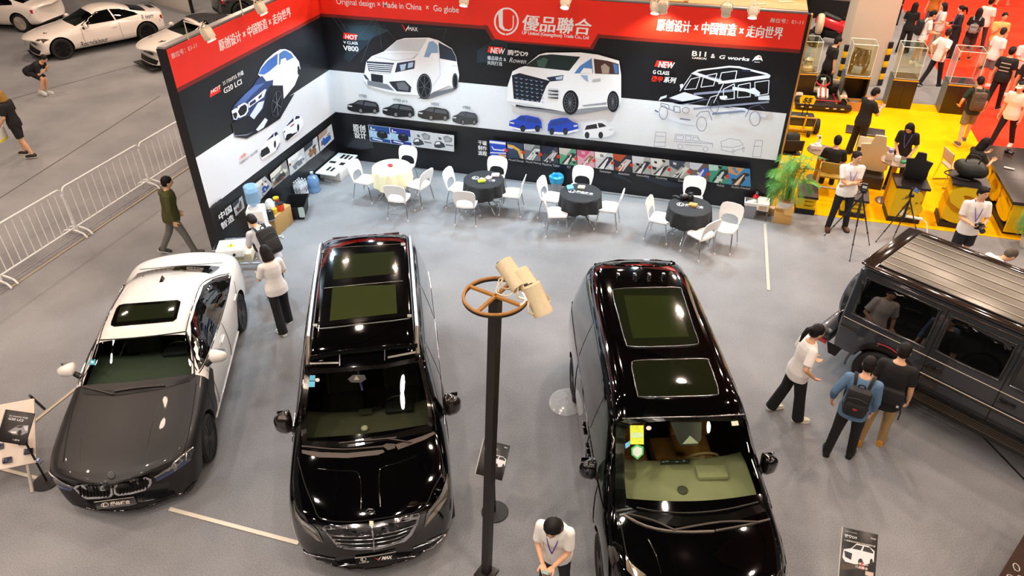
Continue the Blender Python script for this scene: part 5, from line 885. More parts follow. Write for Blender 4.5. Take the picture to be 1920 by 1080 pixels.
# ---------------------------------------------------------------- floodlights on the booth walls
def zat(b, px, py):  # height at which the upright over ground point b passes picture row py
    d = ray(px, py); return CAM_H+d.z*hypot(b[0], b[1])/hypot(d.x, d.y)
CREAM = M('d8c8a4', .45, var=.1); CHR = M('c4c6ca', .18, 1., var=0)
def floodlight(p, aim, label, on=True, arm=None, col='d8ccb4', sz=1.):
    t = thing('floodlight', label, 'floodlight', p, 0, 'floodlights clamped along the booth walls')
    d = (Vector(aim)-Vector(p)).normalized(); q = d.to_track_quat('-Z', 'Y').to_matrix(); t.rotation_euler = q.to_euler()
    m = MB(); m.box((0, 0, .02), (.17*sz, .14*sz, .17*sz), bev=.02*sz); h = m.build('housing', M(col, .45, var=.1), t)
    for k in range(5): m = MB(); m.box((-.06*sz+k*.03*sz, 0, .115*sz), (.008, .12*sz, .03)); m.build('cooling_fin', M(col, .45, var=.1), h, smooth=0)
    m = MB(); m.lathe([(.075*sz, -.06*sz), (.085*sz, -.10*sz), (.08*sz, -.10*sz), (.07*sz, -.07*sz)], 20); m.build('rim', M(col, .45, var=.1), t)
    m = MB(); m.cyl((0, 0, -.088*sz), (0, 0, -.092*sz), .076*sz, n=20); m.build('lens', M('eef2ff', .4, emit=9. if on else .0, var=0), t)
    m = MB(); m.tube(bez([(-.095*sz, 0, 0), (-.10*sz, 0, .12*sz), (0, 0, .19*sz), (.10*sz, 0, .12*sz), (.095*sz, 0, 0)], 4), .009, 6); m.build('bracket', M(col, .45), t)
    if arm:
        iq = q.inverted(); m = MB(); m.tube([iq @ (Vector(a)-Vector(p)) for a in arm], .012, 6); m.build('arm', M('c8bca4', .4), t)
    if on:
        l = lamp('floodlight_beam', 'SPOT', Vector(p)+d*.14*sz, on, (.58, .84, 1.) if on > 100 else (1, .86, .66), aim, spot_size=radians(125), spot_blend=.6, shadow_soft_size=.07)
def onback(px, py, y): return PB(px, py, y)
FB = []
for i, (px, py, dy, e, lb) in enumerate(((870, 2, .42, 320, 'floodlight on the back wall left of the round emblem'), (1060, 6, .42, 320, 'floodlight on the back wall above the large white characters'), (1229, 16, .40, 320, 'glowing floodlight left of the pair above the slogan'), (1362, 20, .38, 90, 'ribbed tan floodlight facing the wall above the right hand slogan'), (1412, 24, .40, 320, 'glowing floodlight near the right end of the back wall'))):
    p = onback(px, py, YB-dy); floodlight(p, (p.x, YB-.05, 3.0) if e < 100 else (p.x, p.y-2.3 if i % 2 == 0 else p.y-3.2, 0), lb, e, [(p.x, p.y, p.z+.12), (p.x, YB, p.z+.2), (p.x, YB, WZ)])
p = onback(1243, 14, YB-.40); floodlight(p, (p.x, YB-.05, 3.0), 'ribbed tan floodlight turned to the wall, right of the glowing one', 90, [(p.x, p.y, p.z+.12), (p.x, YB, p.z+.2), (p.x, YB, WZ)])
p = onback(648, -16, YB-.4); floodlight(p, (p.x, p.y-2.0, 0), 'floodlight in the corner of the booth walls, above the frame', 320, [(p.x, p.y, p.z+.12), (p.x, YB, p.z+.2), (p.x, YB, WZ)])
for px, py, lb in ((391, 66, 'glowing floodlight on the left wall nearest the barriers'), (490, 17, 'glowing floodlight on the left wall nearest the corner')):
    p = PL(px, py, XL+.42); floodlight(p, (p.x+2.2, p.y-.3, 0), lb, 320, [(p.x, p.y, p.z+.12), (XL, p.y, p.z+.2), (XL, p.y, WZ)])
# top rail of the walls
m = MB(); m.box(((XL+WR)/2, YB+.06, WZ+.02), (WR-XL, .1, .03)); m.build('rail_strip', M('b8b4b0', .3, .7), wb, smooth=0)
m = MB(); m.box((XL-.1, (WY+YB)/2, WZ+.02), (.14, YB-WY, .03)); m.build('rail_strip', M('b8b4b0', .3, .7), wl, smooth=0)
# ---------------------------------------------------------------- wooden backing behind the back wall
t = thing('wooden_backing', 'bare plywood and timber frame standing behind the back booth wall', 'frame', (0, YB+.2, 0))
PLY = M('b8935e', .6, var=.25, scale=4.); TIM = M('d6a860', .55, var=.15)
m = MB(); m.box((-.45, .5, 1.9), (3.4, .9, 3.8), bev=.01); m.build('plywood_box', M('8a6a44', .6, var=.25, scale=4.), t)
for x0, x1, y, z in ((-.9, 1.3, -.02, 4.0), (-.9, 1.3, 1.0, 4.25), (-5.8, -.9, .9, 3.9)): m = MB(); m.box(((x0+x1)/2, y, z), (x1-x0, .1, .12)); m.build('timber_beam', TIM, t, smooth=0)
for x in (-5.0, -3.4, -2.2, -1.0): m = MB(); m.box((x, .8, 2.0), (.07, .07, 4.0)); m.build('timber_post', TIM, t, smooth=0)
m = MB(); m.box((.2, .5, 4.12), (2.2, .9, .02)); m.build('plywood_top', PLY, t, smooth=0)
for x, y in ((.4, .3), (.9, .6)): m = MB(); m.box((x, y, 4.135), (.28, .10, .008), RZ(.3)); m.build('worn_patch', M('c8b89c', .7), t, smooth=0)
m = MB(); m.box((-3.3, .75, 2.0), (4.6, .06, 3.9)); m.build('plywood_sheet', M('a07c50', .6, var=.25, scale=4.), t, smooth=0)
# ---------------------------------------------------------------- round tables, cloths, chairs
PLW = M('f2f0ec', .35, var=.03)
def make_table():
    t = thing('round_table', '', 'table', group='round tables of the booth')
    m = MB(); m.lathe([(0, .70), (.39, .70), (.40, .71), (.40, .725), (.39, .735), (0, .735)], 32); m.build('tabletop', PLW, t)
    m = MB(); m.cyl((0, 0, .30), (0, 0, .70), .03, n=12); m.build('column', CHR, t)
    for k in range(4):
        a = pi/4+k*pi/2; m = MB(); m.tube([(0, 0, .38), (.10*cos(a), .10*sin(a), .30), (.36*cos(a), .36*sin(a), .02)], .018, 8); m.build('leg', CHR, t)
    return t
def cloth(p, mat, label, cat='tablecloth', drop=.30, seed=0, sq=.04, rad=.415):
    m = MB(); N = 96; rows = [[Vector((0, 0, .742))]*N]
    rnd = random.Random(seed); ph = rnd.random()*6
    for f in (.35, .7, .95): rows.append([Vector((rad*f*cos(2*pi*i/N), rad*f*sin(2*pi*i/N), .742)) for i in range(N)])
    for k in range(7):
        u = k/6; row = []
        for i in range(N):
            a = 2*pi*i/N; rip = (sin(11*a+ph)+.5*sin(17*a+2*ph))*.022*u; r = rad+.012+rip+.02*u
            z = .738-u*(drop+sq*cos(4*a+ph)); row.append(Vector((r*cos(a), r*sin(a), z)))
        rows.append(row)
    vs = rows[0][:1]+[q for r in rows[1:] for q in r]; fs = [(0, 1+i, 1+(i+1) % N) for i in range(N)]
    for q in range(len(rows)-2): fs += [(1+q*N+i, 1+(q+1)*N+i, 1+(q+1)*N+(i+1) % N, 1+q*N+(i+1) % N) for i in range(N)]
    m.add(vs, fs); o = m.build('tablecloth', mat, None, smooth=80); o.location = (p.x, p.y, 0); return tag(o, label, cat, 'tablecloths on the round tables')
def make_chair():
    t = thing('chair', '', 'chair', group='white plastic chairs round the booth tables')
    m = MB(); rows = []
    for y, h in ((-.19, .17), (-.20, .19), (-.12, .215), (0, .22), (.12, .215), (.20, .19), (.215, .15)): rows.append([Vector((h*s, y-(.03*(s*s) if y > .1 else 0), .455+.015*s*s-(.015 if abs(y) > .19 else 0))) for s in (-1, -.7, -.35, 0, .35, .7, 1)])
    top = [p for r in rows for p in r]; low = [p-Vector((0, 0, .028)) for p in top]; n = len(rows); k = 7
    m.grid(rows); m.grid([[p-Vector((0, 0, .028)) for p in r][::-1] for r in rows])
    bd = [(0, i) for i in range(k)]+[(j, k-1) for j in range(1, n)]+[(n-1, i) for i in range(k-2, -1, -1)]+[(j, 0) for j in range(n-2, 0, -1)]
    L = len(bd); m.add([rows[a][b] for a, b in bd]+[rows[a][b]-Vector((0, 0, .028)) for a, b in bd], [((i+1) % L, i, L+i, L+(i+1) % L) for i in range(L)])
    m.build('seat', PLW, t, smooth=50)
    out = [(-.19, .44), (-.215, .52), (-.235, .64), (-.235, .74), (-.21, .81), (-.14, .845), (0, .855), (.14, .845), (.21, .81), (.235, .74), (.235, .64), (.215, .52), (.19, .44), (.165, .44), (.175, .52), (.15, .59), (.08, .625), (0, .63), (-.08, .625), (-.15, .59), (-.175, .52), (-.165, .44)]
    vs, fs = dense(out, .07); bm = bmesh.new(); f = lambda x, z: (x, -.19-.10*(z-.44)/.4-.25*(.235**2-x*x)*.8, z)
    bv = [bm.verts.new(f(x, z)) for x, z in vs]
    for q in fs: bm.faces.new([bv[i] for i in q])
    bmesh.ops.recalc_face_normals(bm, faces=bm.faces[:]); bmesh.ops.solidify(bm, geom=bm.faces[:], thickness=.018); bm.verts.index_update()
    m = MB(); m.add([v.co.copy() for v in bm.verts], [[v.index for v in q.verts] for q in bm.faces]); bm.free(); m.build('backrest', PLW, t, smooth=50)
    for sx in (-1, 1):
        for sy in (-1, 1):
            m = MB(); m.tube([(sx*.17, sy*.14, .43), (sx*.19, sy*.17, .40), (sx*.225, sy*.235, .03)], .011, 8); lg = m.build('leg', CHR, t)
            m = MB(); m.cyl((sx*.224, sy*.233, .045), (sx*.227, sy*.238, 0), .015, n=8); m.build('foot_cap', PLW, lg)
    m = MB()
    for sx in (-1, 1): m.tube([(sx*.18, -.15, .42), (sx*.18, .15, .42)], .010, 6)
    m.tube([(-.18, 0, .42), (.18, 0, .42)], .010, 6); m.build('seat_frame', CHR, t); return t
BLKC = M('1c1e22', .7, var=.1, bump=.2); CRM = M('f4ecc4', .7, var=.04)
T0 = make_table(); CH0 = make_chair(); first = [True, True]
TABS = [((734, 313), CRM, 'cream cloth', 'left of the four round tables, the one under a cream cloth', .36), ((907, 336), BLKC, 'black', 'second round table from the left, black cloth with snack packets', .30), ((1089, 361), BLKC, 'black', 'third round table from the left, black cloth with a blue packet', .31), ((1294, 386), BLKC, 'black', 'rightmost round table, black cloth with a camera on it', .31)]
TP = []
for i, (px, mat, _, lb, dr) in enumerate(TABS):
    p = P(*px, .742); TP.append(p)
    if i == 0: T0.location = (p.x, p.y, 0); T0['label'] = lb
    else: copy_tree(T0, (p.x, p.y, 0), .2*i, lb)
    cloth(p, mat, ('cream tablecloth falling in folds on the left round table', 'black tablecloth under green and white snack packets', 'black tablecloth with white print under a blue packet', 'black tablecloth with white print under the camera')[i], drop=dr, seed=i+1, sq=.05 if i == 0 else .025)
    if i:
        cl = bpy.data.objects['tablecloth' if i == 0 else 'tablecloth.%03d' % i]
        for s, x0, x1, y0, y1 in (('優品聯合', -.10, .26, -.02, .06), ('UP United (Guangzhou) Trade Co., Ltd', -.10, .26, -.05, -.033)):
            vs, fs, _ = text_geo(s, .03); m = MB(); m.add([(x0+(x1-x0)*u, y0+(y1-y0)*v, .7435) for u, v in vs], fs); o = m.build('printed_logo', M('e8e8ea', .6), cl, smooth=0); o.rotation_euler = (0, 0, -.06)
        m = MB(); c0, n = (-.19, .01), 28; r_o = [Vector((c0[0]+.075*cos(-pi/2+.12+(2*pi-.24)*k/(n-1)), c0[1]+.075*sin(-pi/2+.12+(2*pi-.24)*k/(n-1)), .7435)) for k in range(n)]; r_i = [Vector((c0[0]+(v.x-c0[0])*.84, c0[1]+(v.y-c0[1])*.84, .7435)) for v in r_o]
        for k in range(n-1): m.poly([r_i[k], r_o[k], r_o[k+1], r_i[k+1]])
        m.poly([(-.225, -.03, .7435), (-.20, -.045, .7435), (-.20, .055, .7435), (-.225, .04, .7435)]); m.poly([(-.20, -.045, .7435), (-.155, -.03, .7435), (-.15, .03, .7435), (-.158, .03, .7435), (-.165, -.025, .7435), (-.20, -.035, .7435)]); m.build('printed_emblem', M('e8e8ea', .6), cl, smooth=0)
CHS = [((686, 336), -95, 'left'), ((757, 312), 175, 'back'), ((784, 344), 75, 'right'), ((749, 368), 5, 'front'),
 ((864, 351), -95, 'left'), ((926, 333), 178, 'back'), ((958, 361), 95, 'right'), ((876, 378), 8, 'front'),
 ((1036, 369), -98, 'left'), ((1087, 352), 178, 'back'), ((1138, 387), 92, 'right'), ((1047, 397), -72, 'front'),
 ((1246, 408), -100, 'left'), ((1297, 373), 178, 'back'), ((1361, 425), 165, 'right'), ((1313, 436), 52, 'front')]
wh = ('cream covered table', 'second round table', 'third round table', 'rightmost round table'); sd = {'left': 'on the left of the', 'back': 'behind the', 'right': 'on the right of the', 'front': 'in front of the'}
for i, (px, a, s) in enumerate(CHS):
    p = P(*px, .46); ax_ = (Vector((p.x, p.y, 0))-Vector((TP[i//4].x, TP[i//4].y, 0))); p = p+ax_.normalized()*max(0, .60-ax_.length)*.6; lb = 'white plastic chair with arched backrest, %s %s' % (sd[s], wh[i//4])
    if i == 0: CH0.location = (p.x, p.y, 0); CH0.rotation_euler = (0, 0, radians(a)); CH0['label'] = lb
    else: copy_tree(CH0, (p.x, p.y, 0), radians(a), lb)
def on_table(i, px, py): v = P(px, py, .745); return Vector((v.x, v.y, .745))
def packet(name, label, cat, p, d, col, rz=0, g=None, tex=.4):
    m = MB(); m.box((0, 0, d[2]/2), d, bev=min(d)*.35); m.v = [(x, y, z*(1+.5*sin(9*x+4*y)*.4)) for x, y, z in m.v]; o = m.build(name, M(col, .35, var=tex, scale=24), None); o.location = p; o.rotation_euler = (0, 0, rz); return tag(o, label, cat, g)
q = on_table(0, 732, 312); t = tag(MB().ball((0, 0, .03), .05, (1.3, 1, .6)).build('candy_pile', M('b02838', .4, var=.6, scale=50)), 'small heap of red sweets in the middle of the cream tablecloth', 'sweets'); t.location = q
packet('snack_packet', 'bright green snack packet on the second round table', 'packet', on_table(1, 903, 341), (.16, .12, .05), 'b8dc40', .5); packet('snack_packet', 'purple and white snack packet beside the green one', 'packet', on_table(1, 916, 335), (.13, .12, .04), 'c8b0cc', 1.2); packet('tissue_packet', 'white tissue packet at the right of the second round table', 'packet', on_table(1, 929, 330), (.17, .13, .05), 'ecebee', .2, tex=.1)
packet('snack_packet', 'blue and white packet on the third round table', 'packet', on_table(2, 1069, 354), (.14, .16, .06), '6aa4d4', .4, tex=.7); packet('snack_packet', 'white and green packet behind the table print', 'packet', on_table(2, 1090, 353), (.15, .12, .05), 'c8d0b8', 0, tex=.4)
packet('snack_packet', 'orange and white snack packet on the rightmost round table', 'packet', on_table(3, 1299, 386), (.17, .12, .05), 'd89858', -.3, tex=.7)
def camera_thing(loc, rz, label, s=1.):
    t = thing('camera', label, 'camera', loc, rz); B = M('17171a', .45)
    m = MB(); m.box((0, 0, .05*s), (.14*s, .07*s, .09*s), bev=.015*s); m.box((0, 0, .105*s), (.05*s, .06*s, .03*s), bev=.01*s); m.box((.055*s, -.02*s, .05*s), (.035*s, .05*s, .085*s), bev=.012*s); m.build('camera_body', B, t)
    m = MB(); m.cyl((0, -.03*s, .05*s), (0, -.10*s, .05*s), .036*s, .040*s, 16); m.cyl((0, -.10*s, .05*s), (0, -.16*s, .05*s), .040*s, .044*s, 16); l = m.build('lens', M('0e0e10', .3, coat=.5), t); m = MB(); m.cyl((0, -.1601*s, .05*s), (0, -.162*s, .05*s), .034*s, n=16); m.build('front_glass', M('1a2030', .03, coat=1.), l)
    m = MB(); m.cyl((.05*s, 0, .095*s), (.05*s, 0, .107*s), .014*s, n=10); m.build('mode_dial', B, t); return t
camera_thing(on_table(3, 1294, 374)+Vector((0, 0, .0)), -1.2, 'black camera with a long lens lying on the rightmost round table', 1.3)
t = thing('camera_strap', 'black folded camera gimbal lying left of the camera on the table', 'gimbal', on_table(3, 1272, 373)); m = MB(); m.tube(bez([(-.12, .02, .03), (-.05, .04, .03), (.04, -.02, .03), (.14, 0, .03)], 4), .022, 8); m.build('gimbal_handle', M('1c1c1e', .5), t); m = MB(); m.box((.12, .03, .03), (.1, .05, .05), bev=.015); m.build('gimbal_head', M('2a2624', .4), t)
# ---------------------------------------------------------------- things along the left wall
WB = M('e9e9e6', .45)
def carton(name, label, c4, z0, z1, col, cat='box', top=None):
    """box from the ground pixels of three of its corners: near left, near right, far right"""
    a, b, d = c4; u = b-a; v = d-b; t = thing(name, label, cat, ((a+d)/2).to_tuple()[:2]+(z0,), atan2(u.y, u.x)); m = MB(); m.box((0, 0, (z1-z0)/2), (u.length, v.length, z1-z0), bev=.006); m.build('carton_body', M(col, .6, var=.06), t); return t, u.length, v.length, z1-z0
t, a, b, h = carton('foam_box', 'white equipment carton with black foam slots, in the corner of the booth', (P(607, 332), P(644, 337), P(661, 318)), 0, .22, 'e6e6e6')
b = 1.0; t.children[0].data.transform(Matrix.Diagonal((1.05, 1.35, 1, 1)))
m = MB(); m.box((0, .0, .235), (a*1.0, 1.16, .03), bev=.006); fo = m.build('foam_insert', M('f0f0f0', .6), t)
for x, y, dx, dy in ((-.05, .40, .07, .22), (.06, .40, .07, .22), (.17, .38, .05, .2), (-.05, -.30, .06, .2), (.06, -.32, .06, .2), (-.13, .05, .16, .1), (.13, .02, .12, .14)): m = MB(); m.box((x, y, .252), (dx, dy, .006)); m.build('foam_slot', M('15151a', .8), fo, smooth=0)
m = MB(); m.box((-.1, -.60, .12), (.1, .004, .06)); m.build('printed_mark', M('303034', .6), t, smooth=0)
m = MB(); m.box((.08, -.60, .10), (.2, .004, .04)); m.build('printed_mark', M('8a8a8c', .6), t, smooth=0)
WATER = film('e4eaf0', .42); BLUEP = film('9cc4e8', .42)
def bottle(loc, label, g=None, s=1., capc='e8e8ee'):
    t = thing('water_bottle', label, 'bottle', loc, 0, g); m = MB(); m.lathe([(.0, 0), (.028*s, 0), (.032*s, .01*s), (.032*s, .13*s), (.030*s, .15*s), (.013*s, .19*s), (.013*s, .20*s)], 12); m.build('bottle_body', WATER, t)
    m = MB(); m.cyl((0, 0, .20*s), (0, 0, .22*s), .016*s, n=10); m.build('cap', M(capc, .4), t); m = MB(); m.lathe([(.0325*s, .06*s), (.0325*s, .11*s)], 12); m.build('label_band', M('d8e0ea', .4), t); return t
bottle(P(608, 335), 'single water bottle standing left of the equipment carton')
bw_ = None; pb = P(572, 372)
for L in range(2):
    for i in range(3):
        for j in range(4):
            lc = pb+Vector((-.12+.075*i, -.14+.075*j, L*.235)); lb = 'water bottle in the %s shrink pack on the booth carpet' % ('lower' if L == 0 else 'upper')
            if bw_ is None: bw_ = bottle(lc, lb, 'shrink wrapped water bottles')
            else: copy_tree(bw_, lc, 0, lb)
def jug(loc, label, flip=False):
    t = thing('water_jug', label, 'water jug', loc); pr = [(0, 0), (.12, 0), (.135, .02), (.135, .11), (.128, .13), (.135, .15), (.135, .30), (.11, .36), (.04, .40), (.035, .45), (.03, .45)]
    if flip: pr = [(r, .45-z) for r, z in pr][::-1]
    m = MB(); m.lathe(pr, 24); m.build('jug_body', BLUEP, t); z = .46 if not flip else -.01; m = MB(); m.cyl((0, 0, z-.015), (0, 0, z+.015), .035, n=14); m.build('cap', M('c8d4e8', .4), t)
    m = MB(); w0, w1 = (.005, .26) if not flip else (.10, .34); m.lathe([(.0, w0), (.128, w0), (.130, .1 if not flip else .2), (.128, w1), (0, w1)], 20); m.build('water', film('4c8ad4', .6) if not flip else film('9cc8e0', .6), t); return t
jug(P(590, 358), 'blue water jug standing on the carpet behind the bottle packs')
# black tub with a cloth
t = thing('black_tub', 'black plastic tub with a pale cloth over its rim', 'tub', P(549, 398)+Vector((.16, -.04, 0)), .35); m = MB()
o_ = lambda w, d, z: [Vector((sx*w, sy*d, z)) for sx, sy in ((-1, -1), (1, -1), (1, 1), (-1, 1))]
m.loft([o_(.17, .25, 0), o_(.21, .30, .32), o_(.225, .315, .32), o_(.225, .315, .30)], cap=False); m.poly(o_(.17, .25, .005)); m.build('tub_body', M('121214', .45), t, smooth=20); m = MB(); m.tube([v for v in o_(.225, .315, .32)], .012, 6, True); m.build('rim', M('1a1a1c', .4), t)
m = MB(); m.grid([[Vector((.10+.03*i, -.335-.012*sin(i*2+k), .34-.06*k)) for i in range(5)] for k in range(5)]); cl = m.build('folded_cloth', M('b8d0cc', .8), None, smooth=60); cl.location = P(549, 398)+Vector((.16, -.04, 0)); cl.rotation_euler = (0, 0, .35); tag(cl, 'pale green cloth hanging over the rim of the black tub', 'cloth')
# brown carton with jars and kettle
pa, pb_, pd = P(521, 443), P(551, 416), P(538, 402); t, a, b, h = carton('cardboard_box', 'large brown cardboard box by the water dispenser, jars on top', (pa, pb_, pb_+(pb_-pa).normalized().cross(Vector((0, 0, 1)))*-.45), 0, .42, 'b8945c'); m = MB(); m.box((0, 0, h+.001), (a, .05, .004)); m.build('packing_tape', M('a88c58', .4), t, smooth=0)
def jar(px, py, r, hh, col, capc, label):
    t = thing('storage_jar', label, 'jar', P(px, py, .425)); m = MB(); m.lathe([(0, 0), (r*.95, 0), (r, .01), (r, hh*.8), (r*.9, hh*.88)], 18); m.build('jar_body', M(col, .3, var=.15), t); m = MB(); m.lathe([(r*.93, hh*.82), (r*.96, hh*.84), (r*.96, hh), (0, hh*1.02)], 18); m.build('lid', M(capc, .35), t)
jar(527, 394, .07, .17, 'd84018', '18181a', 'orange jar with a black lid on the brown cardboard box'); jar(520, 386, .065, .2, '902818', 'd8b020', 'red jar with a yellow lid at the back of the brown box'); jar(515, 399, .06, .10, 'e8c020', 'e8c830', 'low yellow jar at the front of the brown box')
jar(514, 390, .045, .14, '38a0a8', '58b8c0', 'small teal jar between the bag and the red jar')
t = thing('kettle', 'black electric kettle with a steel rim at the corner of the brown box', 'kettle', P(508, 411, .425)); m = MB(); m.lathe([(0, 0), (.08, 0), (.085, .02), (.075, .16), (.065, .2), (.03, .215), (0, .22)], 20); m.build('kettle_body', M('161618', .25, coat=.5), t); m = MB(); m.lathe([(.088, .0), (.088, .02), (.084, .02)], 20); m.build('base', M('b8b8bc', .25, .8), t); m = MB(); m.tube(bez([(-.07, 0, .19), (-.13, 0, .17), (-.13, 0, .06), (-.08, 0, .04)], 4), .013, 8); m.build('handle', M('161618', .4), t); m = MB(); m.ball((0, 0, .225), .018); m.build('lid_knob', M('c8c8cc', .2, .8), t)
m = MB(); m.ball((0, 0, .14), .12, (.9, .8, 1.25), 16, 12); m.v = [(x*(1+.12*sin(23*z+9*y)), y*(1+.12*sin(19*z+7*x)), z+.012*sin(31*x)) for x, y, z in m.v]; o = m.build('plastic_bag', M('e8e6e2', .3, var=.12), None); o.location = P(508, 396, .425); tag(o, 'crumpled white plastic bag on the brown box behind the kettle', 'bag')
# water dispenser
pdp = P(478, 389, 1.0); pdp.z = 0; t = thing('water_dispenser', 'white water dispenser with two taps against the left booth wall', 'water dispenser', pdp, .42)
m = MB(); m.box((0, 0, .5), (.32, .34, 1.0), bev=.025); b_ = m.build('cabinet', M('eceae6', .35), t); m = MB(); m.box((0, -.165, .70), (.24, .03, .20), bev=.01); m.build('tap_recess', M('c8c6c2', .4), t); 
for x in (-.05, .05): m = MB(); m.cyl((x, -.18, .78), (x, -.21, .76), .018, n=10); m.build('tap', M(('b84040', '3858a8')[x > 0], .4), t)
m = MB(); m.box((0, -.19, .60), (.22, .09, .015), bev=.004); m.build('drip_tray', M('a8a8a8', .4), t); m = MB(); m.lathe([(.13, 1.0), (.12, 1.02), (.06, 1.03)], 20); m.build('jug_seat', M('e4e2de', .4), t); m = MB(); m.box((0, -.172, .28), (.26, .008, .44), bev=.003); m.build('cabinet_door', M('e4e2de', .4), t)
jug(pdp+Vector((0, 0, 1.015)), 'upside down blue water jug on top of the dispenser', True)
# truss trolley with cases
ptr = P(462, 492); t = thing('truss_trolley', 'low chrome truss frame behind the sedan boot, loaded with cases', 'truss', ptr+Vector((-.0, .0, 0)), .35)
for sy in (-.2, .2):
    for z in (.10, .42): m = MB(); m.tube([(-.5, sy, z), (.5, sy, z)], .022, 8); m.build('chord', CHR, t)
    m = MB(); m.tube([(-.5+.125*k, sy, .10 if k % 2 else .42) for k in range(9)], .012, 6); m.build('lattice', CHR, t)
for x in (-.5, .5): m = MB(); m.tube([(x, -.2, .10), (x, .2, .10), (x, .2, .42), (x, -.2, .42)], .018, 8, True); m.build('end_frame', CHR, t)
for x in (-.4, .4): m = MB(); m.box((x, 0, .04), (.06, .4, .08), bev=.02); m.build('foot', ARCH, t)
pc = P(448, 486, .45); t = thing('beige_case', 'worn beige hard case on the truss under the white switch box', 'case', (pc.x, pc.y+.05, .445), .42); m = MB(); m.box((0, 0, .09), (.5, .34, .18), bev=.03); m.build('case_body', M('cfc4a8', .55, var=.15), t); m = MB(); m.box((0, 0, .185), (.2, .12, .02), bev=.01); m.build('case_lid_panel', M('d8cdb2', .55), t); m = MB(); m.tube([(-.1, -.18, .1), (-.1, -.21, .1), (.1, -.21, .1), (.1, -.18, .1)], .012, 6); m.build('handle', M('8a8068', .5), t)
pe = P(433, 462, .75); t = thing('switch_box', 'white metal switch box with a yellow warning triangle', 'switch box', (pe.x, pe.y, .632), .42); m = MB(); m.box((0, 0, .07), (.48, .40, .14), bev=.012); bx_ = m.build('box_body', WB, t); m = MB(); m.box((0, 0, .145), (.46, .38, .012), bev=.004); ld = m.build('lid', M('f0f0ec', .4), t)
m = MB(); m.poly([(-.07, -.08, .1525), (.09, -.08, .1525), (.01, .06, .1525)]); m.build('warning_triangle', M('e8d020', .4), ld, smooth=0); m = MB(); m.poly([(.0, -.06, .1528), (.02, -.06, .1528), (.015, .02, .1528), (.005, .02, .1528)]); m.build('warning_mark', M('18181a', .4), ld, smooth=0)
for x in (-.12, .08): m = MB(); m.cyl((x, -.20, .06), (x, -.225, .06), .025, n=12); m.build('cable_gland', M('151515', .5), t)
for pts, lb in (((P(470, 470, .1), P(476, 458, .5), P(486, 462, .5), P(492, 474, .02), P(480, 485, .02)), 'white cable looping between the truss and the dispenser'), ((P(520, 440, .02), P(531, 446, .02), P(528, 441, .02), P(520, 446, .02), P(516, 455, .02)), 'white cable coil on the carpet by the brown box')):
    tag(MB().tube(bez(pts, 6), .010, 6).build('power_cable', M('e4e0d8', .5)), lb, 'cable')
# ---------------------------------------------------------------- things along the foot of the back wall
t = thing('waste_bin', 'grey waste bin lined with a bright blue bag by the back wall', 'bin', P(1043, 357)); m = MB(); m.lathe([(0, 0), (.11, 0), (.14, .32), (.13, .32), (.10, .02)], 20); m.build('bin_body', M('8a9094', .5), t); m = MB(); m.lathe([(.145, .22), (.16, .30), (.165, .36), (.13, .39), (.10, .36), (.09, .28), (.02, .25)], 24); m.v = [(x*(1+.08*sin(5*atan2(y, x)+9*z)), y*(1+.08*sin(7*atan2(y, x)+5*z)), z+.01*sin(6*atan2(y, x))) for x, y, z in m.v]; m.build('bin_liner', M('30a0d0', .3, var=.2), t)
t = thing('waste_bin', 'square grey waste bin with crumpled paper at the right end of the back wall', 'bin', P(1404, 405)); m = MB(); m.loft([o_(.10, .09, 0), o_(.14, .12, .36), o_(.13, .11, .36), o_(.09, .08, .05)], cap=False); m.poly(o_(.10, .09, .004)); m.build('bin_body', M('8c8f94', .5), t, smooth=20); m = MB(); m.loft([o_(.142, .122, .30), o_(.148, .128, .37), o_(.13, .11, .38)], cap=False); m.build('bin_liner', M('e4e4e4', .35), t, smooth=20); m = MB(); m.ball((0, 0, .34), .10, (1.1, .9, .5)); m.v = [(x+.012*sin(30*y), y+.012*sin(28*z), z+.02*sin(26*x)) for x, y, z in m.v]; m.build('crumpled_paper', M('ecdcc4', .7), t)
t = thing('fire_extinguisher', 'red fire extinguisher behind the square grey bin', 'fire extinguisher', P(1412, 398)); m = MB(); m.lathe([(0, 0), (.075, 0), (.08, .02), (.08, .34), (.06, .40), (.025, .43), (.025, .45)], 18); m.build('cylinder', M('c81c18', .25, coat=.6), t); m = MB(); m.box((0, 0, .47), (.04, .10, .03), bev=.01); m.tube([(0, -.03, .49), (0, -.12, .51)], .010, 6); m.build('valve_handle', M('c8c8cc', .25, .8), t); m = MB(); m.tube(bez([(.02, 0, .46), (.09, .03, .42), (.10, 0, .25), (.085, -.02, .12)], 4), .010, 6); m.build('hose', M('141414', .5), t)
ps_ = P(1426, 408); t = thing('step_stool', 'small grey metal stool carrying two white boxes', 'stool', ps_, -.1); m = MB(); m.box((0, 0, .215), (.26, .24, .03), bev=.01); m.build('seat', M('6a6860', .5), t)
for sx in (-1, 1):
    for sy in (-1, 1): m = MB(); m.box((sx*.11, sy*.10, .1), (.03, .03, .2)); m.build('leg', M('6a6860', .4, .5), t, smooth=0)
for k, (dy, z, c_, lb) in enumerate(((-.06, .23, 'ddd6c4', 'white carton with a printed label on the small stool'), (.13, .23, 'e8e2d2', 'plain white carton behind the labelled one on the stool'))): t = thing('white_carton', lb, 'box', ps_+Vector((0, dy, z)), -.1); m = MB(); m.box((0, 0, .08), (.24, .17, .16), bev=.01); m.build('carton_body', M(c_, .5), t); m = MB(); m.box((0, -.086, .07), (.16, .003, .09)); m.build('paper_label', M('b89c7c' if k == 0 else 'e0dccc', .5, var=.3), t, smooth=0)
